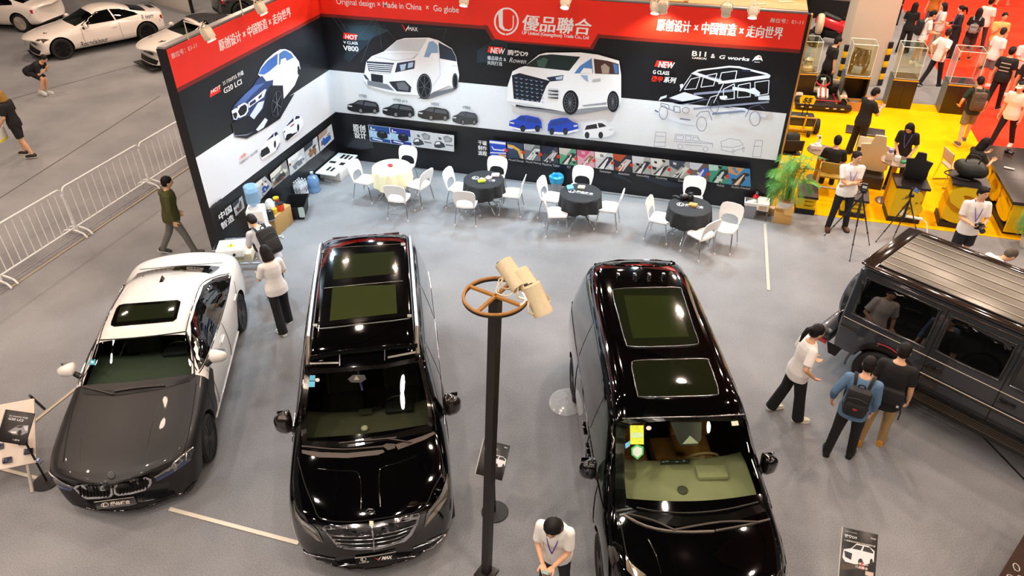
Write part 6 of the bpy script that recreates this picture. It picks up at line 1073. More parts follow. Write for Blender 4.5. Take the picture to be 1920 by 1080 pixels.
pa, pb_ = P(1448, 417), P(1481, 423); dd = Vector((pb_.y-pa.y, -(pb_.x-pa.x), 0)).normalized()*-.34; t, a, b, h = carton('cardboard_box', 'open brown cardboard box carrying the potted palm', (pa, pb_, pb_+dd), 0, .26, 'c89c58'); BX = t.location.copy(); brz = t.rotation_euler.z
for sg, an in ((-1, 1.0), (1, -.6)): m = MB(); m.box((0, 0, 0), (a*.46, .004, .16), RX(0)); fl = m.build('flap', M('d4aa64', .6), t, smooth=0); fl.location = (sg*a*.26, -.16, h+.05); fl.rotation_euler = (an*.7, 0, 0)
t, a2, b2, h2 = carton('cardboard_box', 'small brown carton left of the box under the palm', (P(1437, 401), P(1450, 404), P(1450, 404)+dd*.5), 0, .15, 'cfa878')
def frond_palm(loc, label, nst=26, H0=.95, seed=1):
    t = thing('potted_palm', label, 'potted plant', loc); rnd = random.Random(seed)
    m = MB(); m.lathe([(0, 0), (.13, 0), (.17, .22), (.175, .24), (.16, .24), (.155, .21), (0, .20)], 28); po = m.build('pot', M('e8e4dc', .4), t)
    for z in (.05, .10, .15, .20): m = MB(); r = .13+.04*z/.22; m.lathe([(r, z-.012), (r+.006, z), (r, z+.012)], 28); m.build('pot_ridge', M('d8d2c8', .4), po)
    m = MB(); m.lathe([(.172, .225), (.182, .24), (.17, .25), (.158, .24)], 28); m.build('pot_rim', M('b87858', .5), po); m = MB(); m.lathe([(0, .215), (.155, .212)], 20); m.build('soil', M('3a2a1c', .9), po)
    GR1, GR2 = M('3f8a24', .45, var=.3), M('8cb83a', .4, var=.3)
    for k in range(nst):
        a = rnd.random()*2*pi; r0 = .02+.10*rnd.random(); lean = .03+.16*rnd.random(); hh = H0*(.45+.55*rnd.random())
        b0 = Vector((r0*cos(a), r0*sin(a), .21)); top = b0+Vector((lean*cos(a), lean*sin(a), hh)); st_ = bez([b0, b0+Vector((lean*.2*cos(a), lean*.2*sin(a), hh*.5)), top], 4)
        m = MB(); m.tube(st_, [.011-.005*i/8 for i in range(len(st_))], 5); sm_ = m.build('stem', GR2 if k % 2 else M('5a9030', .4, var=.3), t)
        for fz in range(2 if k % 2 else 1):
            L = .26+.16*rnd.random(); az = a+rnd.uniform(-1.2, 1.2); az = -2.3+.5*rnd.random() if cos(az) < .1 and sin(az) > -.6 else az; up = .30 if fz == 0 else .12; base = top-Vector((0, 0, .12*fz)); mf = MB(); rb = bez([base+Vector((cos(az)*L*q, sin(az)*L*q, up*q-.30*q*q)) for q in (0, .25, .5, .75, 1)], 3)
            for i in range(1, len(rb)):
                d = (rb[i]-rb[i-1]).normalized(); sd_ = d.cross(Vector((0, 0, 1))).normalized(); q = i/len(rb); ll = .20*sin(pi*min(1, .2+q*.78))+.05
                for sg in (-1, 1):
                    tip = rb[i]+sd_*sg*ll*.62+d*ll*.7-Vector((0, 0, ll*.22)); mid = rb[i]+(tip-rb[i])*.4+Vector((0, 0, .015)); w_ = (d*.6-sd_*sg*.6)*.010
                    mf.add([rb[i], mid-w_, tip, mid+w_], [(0, 1, 2, 3)])
            mf.tube(rb, .004, 4); o = mf.build('frond', M(('2c7018', '3c8022', '5a9a2e')[k % 3], .5, var=.35), t, smooth=0); o['kind'] = 'stuff'
    return t
frond_palm((BX.x, BX.y, .262), 'leafy green palm in a ribbed white pot on the cardboard box')
# ---------------------------------------------------------------- crowd barriers
WM = M('f2f2f0', .4)
def make_barrier(L, n=10):
    t = thing('crowd_barrier', '', 'barrier', group='white steel barriers left of the booth'); H1 = 1.06; h0 = .18
    m = MB(); o = []
    for cx, cz, a0 in ((.1, H1-.1, 180), (L-.1, H1-.1, 90)): o += [Vector((0, cx+.1*cos(radians(a0-s*15)), cz+.1*sin(radians(a0-s*15)))) for s in range(7)]
    m.tube([Vector((0, 0, .08))]+o+[Vector((0, L, .08))], .021, 8); m.build('outer_frame', WM, t); m = MB(); m.tube([(0, 0, h0), (0, L, h0)], .018, 8); m.build('bottom_rail', WM, t)
    for k in range(n): y = L*(k+1)/(n+1); m = MB(); m.tube([(0, y, h0), (0, y, H1)], .010, 6); m.build('bar', WM, t)
    for y in (.06, L-.06): m = MB(); m.tube(bez([(-.30, y, .02), (-.22, y, .11), (0, y, .15), (.22, y, .11), (.30, y, .02)], 4), .02, 8); m.build('foot', WM, t)
    for z in (.3, .9): m = MB(); m.cyl((0, L, z-.03), (0, L, z+.03), .03, n=8); m.build('hinge', WM, t)
    return t
ya, yb, yc = P(8, 533), P(152, 440), P(279, 349); Lb = (yb.y-ya.y)-.03
bx = (ya.x+yb.x+yc.x)/3
b0 = make_barrier(Lb); b0.location = (bx, ya.y, 0); b0['label'] = 'white steel crowd barrier nearest the left frame edge'
b1 = make_barrier(yc.y-yb.y-.03); b1.location = (bx, yb.y, 0); b1['label'] = 'white steel crowd barrier in the middle of the row'
b2 = copy_tree(b1, (bx, yc.y, 0), 0, 'white steel crowd barrier running behind the left booth wall'); b3 = copy_tree(b0, (bx, ya.y-Lb-.03, 0), 0, 'white steel crowd barrier cut off by the left frame edge')
# ---------------------------------------------------------------- light mast in the foreground
pm = P(912, 1076); Z = zat(pm, 929, 575); BK = M('19130f', .4); OC = M('a8763a', .45, var=.25); t = thing('light_mast', 'tall dark mast with an ochre wheel frame on top, between the two vans', 'mast', (pm.x, pm.y, 0), -.29)
tp = P(929, 556, Z+.03); top = Matrix.Rotation(.29, 3, 'Z') @ (tp-pm); lx, ly = top.x, top.y; m = MB(); m.loft([[Vector((x*.045+lx*k, y*.045+ly*k, Z*k)) for x, y in ((-1, -1), (1, -1), (1, 1), (-1, 1))] for k in (0, 1)]); m.build('pole', BK, t, smooth=20); m = MB(); m.box((0, 0, .02), (.22, .22, .04), bev=.01); m.build('foot_plate', BK, t)
m = MB(); m.tube([(lx+.285*cos(2*pi*k/40), ly+.285*sin(2*pi*k/40), Z+.04) for k in range(40)], .014, 8, True); m.build('ring', OC, t); m = MB(); m.tube([(lx+.285*cos(2*pi*k/40), ly+.285*sin(2*pi*k/40), Z+.018) for k in range(40)], .014, 8, True); m.build('ring_underside', BK, t)
for k in range(4): a = k*pi/2; m = MB(); m.box((lx+.145*cos(a), ly+.145*sin(a), Z+.035), (.27 if k % 2 == 0 else .03, .03 if k % 2 == 0 else .27, .025)); m.build('spoke', OC, t, smooth=0)
m = MB(); m.tube([Vector((lx, ly, 0))+v for v in bez([(.0, .05, Z+.05), (-.05, .15, Z+.12), (.10, .20, Z+.10), (.12, .05, Z+.06), (0, .02, Z+.06), (-.03, .12, Z+.1), (.08, .22, Z+.2), (.16, .12, Z+.12)], 6)], .006, 6); m.build('white_wire', M('dcd4c0', .5), t)
for i, (px, py, yaw, lb) in enumerate(((958, 512, 1.0, 'cream can floodlight farthest back on the mast wheel'), (988, 530, .95, 'cream can floodlight in the middle of the three on the mast wheel'), (1006, 558, 1.05, 'cream can floodlight hanging lowest on the mast wheel'))):
    p = P(px, py, Z+.17-.05*i); l = thing('can_floodlight', lb, 'floodlight', p, yaw, 'can floodlights on the mast'); tilt = RX(-1.0 if i < 2 else -.6)
    m = MB(); m.lathe([(0, .13), (.075, .13), (.085, .12), (.085, -.10), (.092, -.12), (.092, -.16), (.08, -.16), (.075, -.10)], 20, ax=tilt); m.build('can', CREAM, l); m = MB(); m.lathe([(.03, .131), (.032, .134), (.0, .134)], 12, c=tilt @ Vector((.0, .02, 0)), ax=tilt); m.build('scorch_mark', M('3a3020', .8), l)
    for k in range(3): m = MB(); m.box(tilt @ Vector((.086*cos(.6+k*.25), .086*sin(.6+k*.25), -.06)), (.006, .012, .07), tilt); m.build('vent_slot', M('302a20', .8), l, smooth=0)
    m = MB(); m.cyl(tilt @ Vector((-.03, .03, .13)), tilt @ Vector((-.03, .03, .15)), .018, n=10); m.build('cable_socket', M('2a2418', .6), l); m = MB(); m.tube(bez([(-.1, 0, 0), (-.13, -.04, -.08), (0, -.06, -.13), (.13, -.04, -.08), (.1, 0, 0)], 4), .009, 6); m.build('yoke', CREAM, l)
    lamp('can_floodlight_beam', 'SPOT', p+Vector((0, 0, -.18)) if False else Vector((p.x, p.y, p.z))+Matrix.Rotation(yaw, 3, 'Z') @ (tilt @ Vector((0, 0, -.2))), 60, (1, .93, .8), None, spot_size=radians(90), spot_blend=.5, shadow_soft_size=.07).rotation_euler = (Matrix.Rotation(yaw, 3, 'Z') @ tilt).to_euler()
# ---------------------------------------------------------------- sign stands
def sign(base, ztop, rz, w_, h_, label, deco, tilt=.55):
    t = thing('sign_stand', label, 'sign stand', (base.x, base.y, 0), rz); D = M('1c1b1a', .45)
    m = MB(); m.lathe([(0, 0), (.17, 0), (.175, .008), (.17, .016), (0, .02)], 32); m.build('base_disc', D, t); m = MB(); m.tube([(0, 0, .01), (0, 0, ztop)], .014, 10); m.build('pole', M('141210', .4), t)
    R_ = RX(-(pi/2-tilt)+pi/2); m = MB(); m.box((0, 0, 0), (w_, h_, .014), bev=.003); pn = m.build('panel', M('1e1b1a', .3), t); pn.location = (0, -.02, ztop+.02); pn.rotation_euler = (tilt, 0, 0)
    m = MB(); m.box((-w_/2, 0, .002), (.012, h_, .016)); m.build('edge_strip', M('b8b4b0', .35), pn, smooth=0)
    z = .0078
    for k, (c_, pts) in enumerate(deco['polys']): m = MB(); m.poly([(x*w_, y*h_, z+k*.0002) for x, y in pts]); m.build('printed_graphic', M(c_, .35), pn, smooth=0)
    for s, x0, x1, y0, y1, c_ in deco['text']: vs, fs, _ = text_geo(s, .02); m = MB(); m.add([((x0+(x1-x0)*u)*w_, (y0+(y1-y0)*v)*h_, z+.004) for u, v in vs], fs); m.build('lettering', M(c_, .4, var=0), pn, smooth=0)
    return t
def nv(cx, cy, s, col='e4e4e6'):  # little van print
    n = lambda *p: [(cx+p[i]*s, cy+p[i+1]*s*.55) for i in range(0, len(p), 2)]
    return [(col, n(-.5, -.25, -.48, .1, -.25, .2, -.08, .45, .3, .45, .5, .3, .5, -.15, .3, -.3, -.1, -.42, -.4, -.4)), ('22252a', n(-.22, .2, -.08, .4, .12, .4, .06, .2)), ('22252a', n(.12, .2, .16, .4, .34, .4, .46, .25, .46, .18)), ('22252a', n(-.46, .05, -.2, .0, -.22, -.28, -.42, -.2)), ('111214', ell(cx+.08*s, cy-.16*s, .08*s, .09*s, n=14)), ('111214', ell(cx+.42*s, cy-.1*s, .05*s, .08*s, n=14))]
bs = P(928, 960); zt = zat(bs, 923, 862)
sign(bs, zt, -.05, .34, .42, 'black sign for the chrome grilled van, partly behind the light mast', {'polys': nv(.12, -.02, .72), 'text': [('BENZ V CLASS', -.40, .1, .28, .33, 'c8c8c8'), ('V800', -.40, .0, .17, .26, 'e8e8e8'), ('VMAX', .3, .44, .40, .44, 'd0d0d0'), ('優品聯合', -.02, .25, -.44, -.40, 'd8d8d8')]}, .75)
bs = P(1570, 1130); zt = zat(bs, 1597, 1036)
sign(bs, zt, .0, .36, .52, 'black sign with a white people carrier print, bottom right foreground', {'polys': nv(.0, .02, .86)+[('4a3c2c', [(-.44, -.22), (.1, -.16), (.1, -.24), (-.44, -.34)]), ('b02828', [(.08, -.12), (.16, -.1), (.18, -.24), (.1, -.26)]), ('c8b8a8', [(.22, -.26), (.44, -.26), (.44, -.34), (.22, -.34)])], 'text': [('腾势D9', -.42, -.08, .31, .37, 'e8e8e8'), ('優品联合&日本ROWEN共同打造', -.42, .44, .235, .27, 'd8d0c8'), ('优品 UP UNITED', -.42, -.08, .42, .44, 'c8c8c8'), ('Rowen', .3, .44, .38, .42, 'd0d0d0'), ('豪华 MPV', -.06, .28, -.17, -.12, 'f0e8e0'), ('优品联合', -.06, .28, -.24, -.19, 'f0e8e0'), ('優品聯合  Rowen', -.2, .22, -.46, -.43, 'd8d8d8')]}, .62)
bs = P(88, 903); zt = zat(bs, 22, 806)
sign(bs, zt, .1, .42, .40, 'black sign with a dark sedan print at the left frame edge', {'polys': [('8a8a8c', [(-.2, -.16), (.1, .08), (.42, .12), (.46, -.1), (.3, -.2), (0, -.22)]), ('2a2a2c', [(.02, 0), (.14, .08), (.26, .09), (.2, 0)]), ('c8c8ca', [(.28, .06), (.4, .1), (.44, -.06), (.34, -.04)]), ('e0e0e0', [(-.1, -.14), (.1, -.12), (.08, -.18), (-.08, -.18)]), ('141416', ell(.2, -.14, .07, .08, n=14))], 'text': [('3S F30/F35 升级', -.3, .34, .3, .35, 'd8d8d8'), ('G20 LCI', -.3, .2, .2, .27, 'e8e8e8'), ('優品聯合', .05, .28, -.40, -.35, 'd8d8d8')]}, .7)
# slanted display board with dark blue sample pieces
a = P(-90, 898, .40); b = P(69, 866, .40); u = (b-a); t = thing('display_board', 'slanted pale board with dark blue sample parts, cut by the left edge', 'display board', b, atan2(u.y, u.x)); L = u.length
bd_ = MB(); bd_.box((-L/2, .34, .25), (L, .86, .03), RX(.63)); bo = bd_.build('board', M('dcccbc', .5), t, smooth=0)
fr = RX(.63)
for k, (x, y) in enumerate(((-.08, .16), (-.14, .30), (-.20, .56), (-.33, .10), (-.36, .5), (-.42, .3))): m = MB(); m.box(Vector((x, .34, .25))+fr @ Vector((0, y-.43, .03)), (.11, .08, .035), fr, bev=.012); pc_ = m.build('sample_part', M('1c1c3c', .25, coat=.5), t); m = MB(); m.box(Vector((x, .34, .25))+fr @ Vector((0, y-.43, .052)), (.04, .05, .015), fr, bev=.004); m.build('sample_rib', M('0e0e20', .3), pc_)
for x in (-.06, -L+.1): m = MB(); m.tube([(x, .75, .52), (x-.05, 1.05, .01)], .02, 6); m.build('rear_strut', M('1a1a1a', .5), t)
m = MB(); m.tube([(-.12, .05, .03), (-.16, -.12, -.39)], .022, 8); m.build('leg', M('d8ccc0', .5), t); m = MB(); m.cyl((.01, .0, .0), (.05, .02, .02), .045, n=14); m.build('end_knob', M('b8c0d8', .15, .8), t)
# loose clear wrapping by the people carrier's wheel
m = MB(); m.grid([[Vector((r*.26*cos(k*pi/12), r*.30*sin(k*pi/12), .012+.07*(1-r)+.035*abs(sin(9*r+4*k))*(.3+r*(1-r)*3))) for k in range(25)] for r in (1, .85, .7, .5, .3, .12, .01)]); wr = m.build('plastic_wrap', film('eef2f4', .34, .08), None, smooth=20); wr.location = P(1062, 755); tag(wr, 'crumpled clear plastic wrap on the carpet beside the van wheel', 'plastic wrap')
# ---------------------------------------------------------------- column, display cases and the yellow stand
def plate(out, th, f=lambda x, z: (x, 0, z), step=.09):
    vs, fs = dense(out, step); n = len(vs); e = {}
    for q in fs:
        for i in range(len(q)): k = (q[i], q[(i+1) % len(q)]); e[k] = e.get(k, 0)+1
    A = [Vector(f(x, z)) for x, z in vs]; m = MB(); m.add(A+[v+Vector((0, th, 0)) for v in A], [tuple(q) for q in fs]+[tuple(i+n for i in q[::-1]) for q in fs]+[(j, i, i+n, j+n) for i, j in e if (j, i) not in e]); return m
a, b = P(1569, 166), P(1648, 160); cw = (b-a).length; CW_ = M('d6d0c2', .6, var=.03); rzc = atan2(b.y-a.y, b.x-a.x)
m = MB(); m.box((cw/2, .2, CEIL/2), (cw, .4, CEIL), bev=.02); col_ = m.build('column', CW_); col_.location = a; col_.rotation_euler = (0, 0, rzc); tag(col_, kind='structure')
YL, BKM = M('f0c000', .5), M('15161a', .5)
for x in (0, cw):
    for k in range(7): m = MB(); m.box((x, .0, .10+.185*k), (.14, .10, .18), bev=.01); m.build('guard_band', YL if k % 2 else BKM, col_)
GLS = glass((.90, .95, .93), name='case_glass'); BRN = M('2c2012', .35, var=.2); GRYS = M('6c7474', .4); GOLD = M('d8a840', .4)
def case(name, label, bl, br, zc, zg, dep=.62, open_=False):
    a, b = P(*bl), P(*br); u = b-a; w_ = u.length; t = thing(name, label, 'display case', a, atan2(u.y, u.x), 'glass display cases')
    if open_:
        for c_, d_ in (((.02, dep/2, zc/2), (.04, dep, zc)), ((w_-.02, dep/2, zc/2), (.04, dep, zc)), ((w_/2, dep-.02, zc/2), (w_, .04, zc)), ((w_/2, dep/2, .03), (w_, dep, .06)), ((w_/2, dep/2, zc-.03), (w_, dep, .06))): m = MB(); m.box(c_, d_); m.build('cabinet_panel', BRN, t, smooth=0)
    else: m = MB(); m.box((w_/2, dep/2, zc/2), (w_, dep, zc), bev=.008); m.build('cabinet', BRN, t)
    m = MB(); m.box((-.004, dep/2, zc/2), (.006, dep, zc)); m.build('side_panel', GRYS, t, smooth=0); m = MB(); m.box((w_/2, -.006, zc-.02), (w_, .012, .035)); m.build('gold_edge', GOLD, t, smooth=0); m = MB(); m.box((w_/2, dep/2, zc+.012), (w_, dep, .02)); m.build('plinth_top', M('3a3a40', .25), t, smooth=0)
    if not open_: m = MB(); m.box((w_/2, -.002, zc/2), (.006, .004, zc-.1)); m.build('door_gap', M('120c06', .6), t, smooth=0)
    h = zg-zc
    for c_, d_ in (((w_/2, .01, zc+h/2), (w_-.04, .008, h)), ((w_/2, dep-.01, zc+h/2), (w_-.04, .008, h)), ((.02, dep/2, zc+h/2), (.008, dep-.03, h)), ((w_-.02, dep/2, zc+h/2), (.008, dep-.03, h)), ((w_/2, dep/2, zg), (w_-.04, dep-.03, .008))): m = MB(); m.box(c_, d_); m.build('glass_pane', GLS, t, smooth=0)
    EG = M('f0fcf8', .2); x0, x1, y0, y1 = .02, w_-.02, .01, dep-.01
    for p in ([(x0, y0, zg), (x1, y0, zg), (x1, y1, zg), (x0, y1, zg)], [(x0, y0, zc+.02), (x1, y0, zc+.02), (x1, y1, zc+.02), (x0, y1, zc+.02)]):
        m = MB(); m.tube(p, .009, 4, True); m.build('glass_edge', EG, t, smooth=0)
    for x, y in ((x0, y0), (x1, y0), (x1, y1), (x0, y1)): m = MB(); m.tube([(x, y, zc), (x, y, zg)], .008, 4); m.build('glass_edge', EG, t, smooth=0)
    return t, w_
zc3 = zat(P(1660, 202), 1676, 148); zg3 = zat(P(1660, 202), 1696, 88)
t3, w3 = case('display_case', 'empty glass display case in the middle of the row', (1660, 202), (1706, 206), zc3, zg3); t4, w4 = case('display_case', 'empty glass display case nearest the red carpet', (1760, 212), (1812, 217), zc3, zg3)
t2, w2 = case('display_case', 'glass display case holding a dark carbon panel, before the column', (1571, 196), (1618, 200), zc3, zg3, open_=True); t1, w1 = case('display_case', 'glass display case half hidden by the right booth wall edge', (1478, 190), (1520, 192), zc3, zg3)
q = t2.location+Vector((.32, .28, zc3+.03)); t = thing('carbon_panel', 'curved dark carbon bonnet panel standing in the glass case', 'car part', q, -.2); m = plate([(-.22, 0), (.20, 0), (.26, .3), (.22, .62), (-.2, .66), (-.26, .35)], .012, lambda x, z: (x, .5*x*x-.12*cos(z*4), z)); m.build('panel', M('151a1e', .15, coat=.8), t); m = plate([(-.15, .02), (.1, .02), (.12, .2), (-.12, .22)], .006, lambda x, z: (x, .5*x*x-.12*cos(z*4)-.02, z)); m.build('pale_face', M('8a9aa0', .3), t)
q = t1.location+Vector((.34, .28, zc3+.03)); t = thing('engine_part', 'pale machined engine part in the glass case by the wall edge', 'car part', q); m = MB(); m.lathe([(.0, 0), (.16, 0), (.16, .1), (.10, .16), (.10, .26), (.14, .30), (.05, .36), (0, .36)], 20); m.build('housing', M('c8b898', .35, .4), t); m = MB(); m.tube(bez([(-.14, 0, .1), (-.22, .0, .2), (-.1, .02, .3), (.06, 0, .3)], 4), .03, 8); m.build('pipe', M('3c4448', .3, .6), t)
q = t2.location+Vector((.30, .12, 0)); t = thing('cardboard_box', 'open cardboard box with flaps on the floor before the carbon panel case', 'box', P(1598, 205), .1)
m = MB(); m.loft([o_(.22, .16, 0), o_(.22, .16, .26), o_(.21, .15, .26), o_(.21, .15, .03)], cap=False); m.poly(o_(.22, .16, .005)); m.build('carton_body', M('c08c48', .6), t, smooth=20)
for x, an in ((-.22, -.8), (.22, .7)): m = MB(); m.box((0, 0, .09), (.006, .32, .18)); f = m.build('flap', M('d09c54', .6), t, smooth=0); f.location = (x, 0, .26); f.rotation_euler = (0, an, 0)
m = MB(); m.ball((0, 0, .18), .13, (1.2, .9, .5)); m.build('packing_scrap', M('6a6460', .5, var=.5, scale=30), t)
# karts
def wheel_at(par, c, r, w_, col='17171a', rimc='c8c8cc', ax='X'):
    m = MB(); A = RY(pi/2) if ax == 'X' else RX(pi/2); m.lathe([(r*.5, -w_*.5), (r*.92, -w_*.5), (r, -w_*.3), (r, w_*.3), (r*.92, w_*.5), (r*.5, w_*.5), (r*.5, -w_*.5)], 20, ax=A); o = m.build('wheel', M(col, .7), par); o.location = c; m = MB(); m.lathe([(0, -w_*.2), (r*.52, -w_*.3), (r*.52, w_*.3), (0, w_*.2)], 16, ax=A); m.build('hub', M(rimc, .3, .7), o)
kp = P(1513, 205); t = thing('go_kart', 'white and red go kart with a dark front bumper beside the wall edge', 'kart', (kp.x+.35, kp.y+.75, 0), .06)
m = MB(); m.box((0, -.78, .13), (1.5, .22, .16), bev=.05); m.build('front_bumper', M('1c1512', .4), t); 
for x in (-.55, -.35, .1, .3, .5): m = MB(); m.box((x, -.895, .13), (.09, .006, .03), bev=.002); m.build('bumper_light', M('e8d8a0', .3), t)
for x, y in ((-.62, -.45), (.62, -.45), (-.62, .6), (.62, .6)): wheel_at(t, (x, y, .14), .14, .18 if y < 0 else .22)
m = MB(); m.box((0, .05, .10), (.8, 1.3, .05), bev=.02); m.build('floor_pan', M('3a3434', .4), t)
for sg in (1, -1): m = MB(); m.box((sg*.60, .08, .20), (.22, .62, .18), bev=.06); m.build('side_pod', M('e8dcc8', .35), t); m = MB(); m.box((sg*.715, .08, .22), (.01, .4, .05), bev=.003); m.build('red_stripe', M('b82028', .4), t)
for q in (((-.42, -.5, .16), (-.36, .6, .16)), ((.42, -.5, .16), (.36, .6, .16)), ((-.5, -.48, .2), (.5, -.48, .2))): MB().tube(q, .02, 6).build('frame_tube', M('b82028', .35), t)
m = MB(); m.box((0, -.30, .34), (.30, .34, .10), RX(.5), bev=.04); np_ = m.build('front_panel', M('ece4d4', .35), t); m = MB(); m.box((-.07, -.315, .365), (.05, .34, .10), RX(.5), bev=.02); m.build('red_stripe', M('b82028', .4), np_); m = MB(); m.box((.07, -.315, .365), (.05, .34, .10), RX(.5), bev=.02); m.build('red_stripe', M('b82028', .4), np_)
sx = RX(.75); c = Vector((-.02, -.02, .62)); m = MB(); m.tube([c+sx @ Vector((.19*cos(k*pi/12), .17*sin(k*pi/12), 0)) for k in range(24)], .02, 8, True); sw = m.build('steering_wheel', M('1a1a1c', .5), t); m = MB(); m.tube([c+sx @ Vector((.19*cos(pi+.3+k*.25), .17*sin(pi+.3+k*.25), 0)) for k in range(11)], .024, 8); m.build('red_grip', M('c82028', .45), sw); m = MB(); m.box(c+sx @ Vector((0, .04, .01)), (.14, .08, .03), sx, bev=.01); m.build('display', M('98b8b8', .2), sw); m = MB(); m.cyl(c, (0, -.25, .3), .02); m.build('column_tube', CHR, sw)
m = MB(); m.box((0, .38, .22), (.44, .4, .12), bev=.05); m.box((0, .58, .44), (.44, .08, .46), RX(-.3), bev=.04); m.build('seat', M('d8c8a8', .45), t); m = MB(); m.box((.38, .42, .26), (.22, .3, .22), bev=.03); m.build('engine', M('2c2c30', .35, .5), t); m = MB(); m.box((.15, .8, .34), (1.0, .05, .14), bev=.03); m.build('rear_guard', M('e8d8bc', .4), t)
np2 = P(1498, 253); t = thing('pedal_kart', 'small framed kart with a yellow number plate, in front of the go kart', 'kart', (np2.x, np2.y+.25, 0), .05)
m = MB(); m.box((0, 0, .34), (.62, .40, .26), bev=.05); m.build('body_box', M('3a3c38', .3, var=.3, scale=8), t); m = MB(); m.tube([Vector(v) for v in ((-.33, -.24, .48), (.33, -.24, .48), (.30, -.26, .16), (-.30, -.26, .16))], .022, 6, True); m.build('front_hoop', M('c8a030', .4), t); m = MB(); m.tube([(.05, -.27, .12), (.07, -.27, .55)], .025, 6); m.build('centre_tube', M('d8a828', .4), t)
wheel_at(t, (.40, -.05, .20), .20, .12); wheel_at(t, (-.40, -.05, .20), .20, .12); wheel_at(t, (.2, -.34, .08), .08, .07)
m = plate([(-.17, -.10), (.17, -.10), (.20, .04), (.14, .12), (-.14, .12), (-.20, .04)], .02); m.v = [(x+.04, y-.02, z+.86) for x, y, z in m.v]; npl = m.build('number_plate', M('f0d818', .4), t, smooth=0)
vs, fs, _ = text_geo('55', .04, .25); m = MB(); m.add([(-.08+.24*u, -.045, .80+.13*v) for u, v in vs], fs); m.build('number', M('18181a', .4), npl, smooth=0); m = MB(); m.tube([(-.02, 0, .46), (0, -.02, .78)], .012, 6); m.build('plate_stay', ARCH, t); m = MB(); m.tube([(.10, 0, .46), (.10, -.02, .78)], .012, 6); m.build('plate_stay', ARCH, t)
# tool stand and red quad behind
p0 = P(1580, 62); t = thing('tool_cabinet', 'wide black tool cabinet with steel rails behind the red quad', 'cabinet', (p0.x-.2, p0.y+2.2, 0), -.1); m = MB(); m.box((0, 0, 1.3), (4.6, .8, 2.6), bev=.02); cb = m.build('cabinet_body', M('0f0f11', .35), t)
for z in (.75, 1.15, 2.05): m = MB(); m.box((0, -.41, z), (4.6, .03, .05)); m.build('steel_rail', M('a8a098', .3, .8), t, smooth=0)
m = MB(); m.box((.5, -.42, 1.86), (.22, .04, .12), bev=.01); m.build('latch', M('b8b0a4', .3, .7), t); vs, fs, _ = text_geo('LONGWAY RACING', .02, .2); m = MB(); m.add([(.0+1.1*u, -.402, 1.34+.07*v) for u, v in vs], fs); m.build('lettering', M('c8c0b8', .4), cb, smooth=0)
m = MB(); m.box((-1.05, -.75, 1.5), (.26, .10, 3.0), RY(.12)); m.build('upright_post', M('1c2024', .4), t, smooth=0); m = MB(); m.box((-.84, -.81, 2.75), (.26, .02, .34), RY(.12)); m.build('white_notice', M('e8e8ec', .5), t, smooth=0)
p0 = P(1556, 92); t = thing('red_quad', 'red quad with a dark seat behind the person in black', 'vehicle', (p0.x, p0.y+.6, 0), -.35)
m = MB(); m.box((-.1, 0, .72), (1.0, .55, .30), RY(.2), bev=.10); m.build('fairing', M('d01424', .25, coat=.6), t); m = MB(); m.box((.45, 0, .62), (.5, .5, .26), RY(-.35), bev=.08); m.build('nose_panel', M('d01424', .25, coat=.6), t); m = MB(); m.box((-.1, 0, .92), (.62, .24, .08), RY(.25), bev=.03); m.build('seat', M('23262a', .5), t); m = MB(); m.box((.5, -.26, .68), (.16, .01, .04), RY(.6)); m.build('white_stripe', M('ececec', .4), t, smooth=0)
for x, y in ((-.5, -.35), (.5, -.35), (-.5, .35), (.5, .35)): wheel_at(t, (x, y, .26), .26, .2, ax='Y')
m = MB(); m.box((0, 0, .38), (.9, .4, .26), bev=.04); m.build('engine', M('202226', .4, .5), t); m = MB(); m.tube([(.35, -.35, 1.02), (.4, 0, .98), (.35, .35, 1.02)], .02, 6); m.build('handlebar', ARCH, t)
p0 = P(1528, 86); t = thing('wheel_hub_stand', 'round pale hub on a stand beside the wall edge', 'stand', (p0.x, p0.y, 0)); m = MB(); m.lathe([(0, -.1), (.30, -.1), (.34, -.05), (.34, .05), (.30, .1), (0, .1)], 24, c=(0, 0, .75), ax=RY(pi/2)); m.build('hub', M('d8c4a4', .4), t); m = MB(); m.cyl((0, 0, 0), (0, 0, .5), .06, n=10); m.cyl((0, 0, 0), (0, 0, .03), .22, n=16); m.build('stem', ARCH, t)
# floor panel, chrome tables
p0 = P(1622, 248); t = thing('floor_panel', 'dark metal panel lying flat on the yellow carpet', 'panel', (p0.x, p0.y, .008), -.12); m = MB(); m.box((0, 0, .02), (.95, .55, .03), bev=.006); pb2 = m.build('sheet', M('4a4648', .35, .4), t); m = MB(); m.box((.1, -.05, .037), (.5, .26, .006)); m.build('inset', M('2c2a2c', .3), pb2, smooth=0)
def chrome_table(label, p, h, r, polec):
    t = thing('chrome_table', label, 'table', (p.x, p.y, .008)); FAN = M('b8a898', .25, .8, var=.5, scale=7)
    m = MB(); m.lathe([(0, h-.02), (r, h-.02), (r, h), (0, h)], 28); m.build('tabletop', FAN, t); m = MB(); m.lathe([(0, 0), (r*.62, 0), (r*.6, .02), (.06, .03), (0, .03)], 24); m.build('base_disc', FAN, t); m = MB(); m.box((0, 0, h/2), (.09, .09, h-.03)); m.build('pole', M(polec, .4), t, smooth=0); return t
pt1 = P(1541, 281, .72); chrome_table('chrome topped round table with tissues behind the palm', Vector((pt1.x, pt1.y, 0)), .71, .32, 'c8a040'); pt2 = P(1682, 301, .98); pb3 = P(1654, 352); chrome_table('tall chrome topped table with an ochre pole and paper rolls', Vector((pt2.x, pt2.y, 0)), .97, .32, 'c89030')
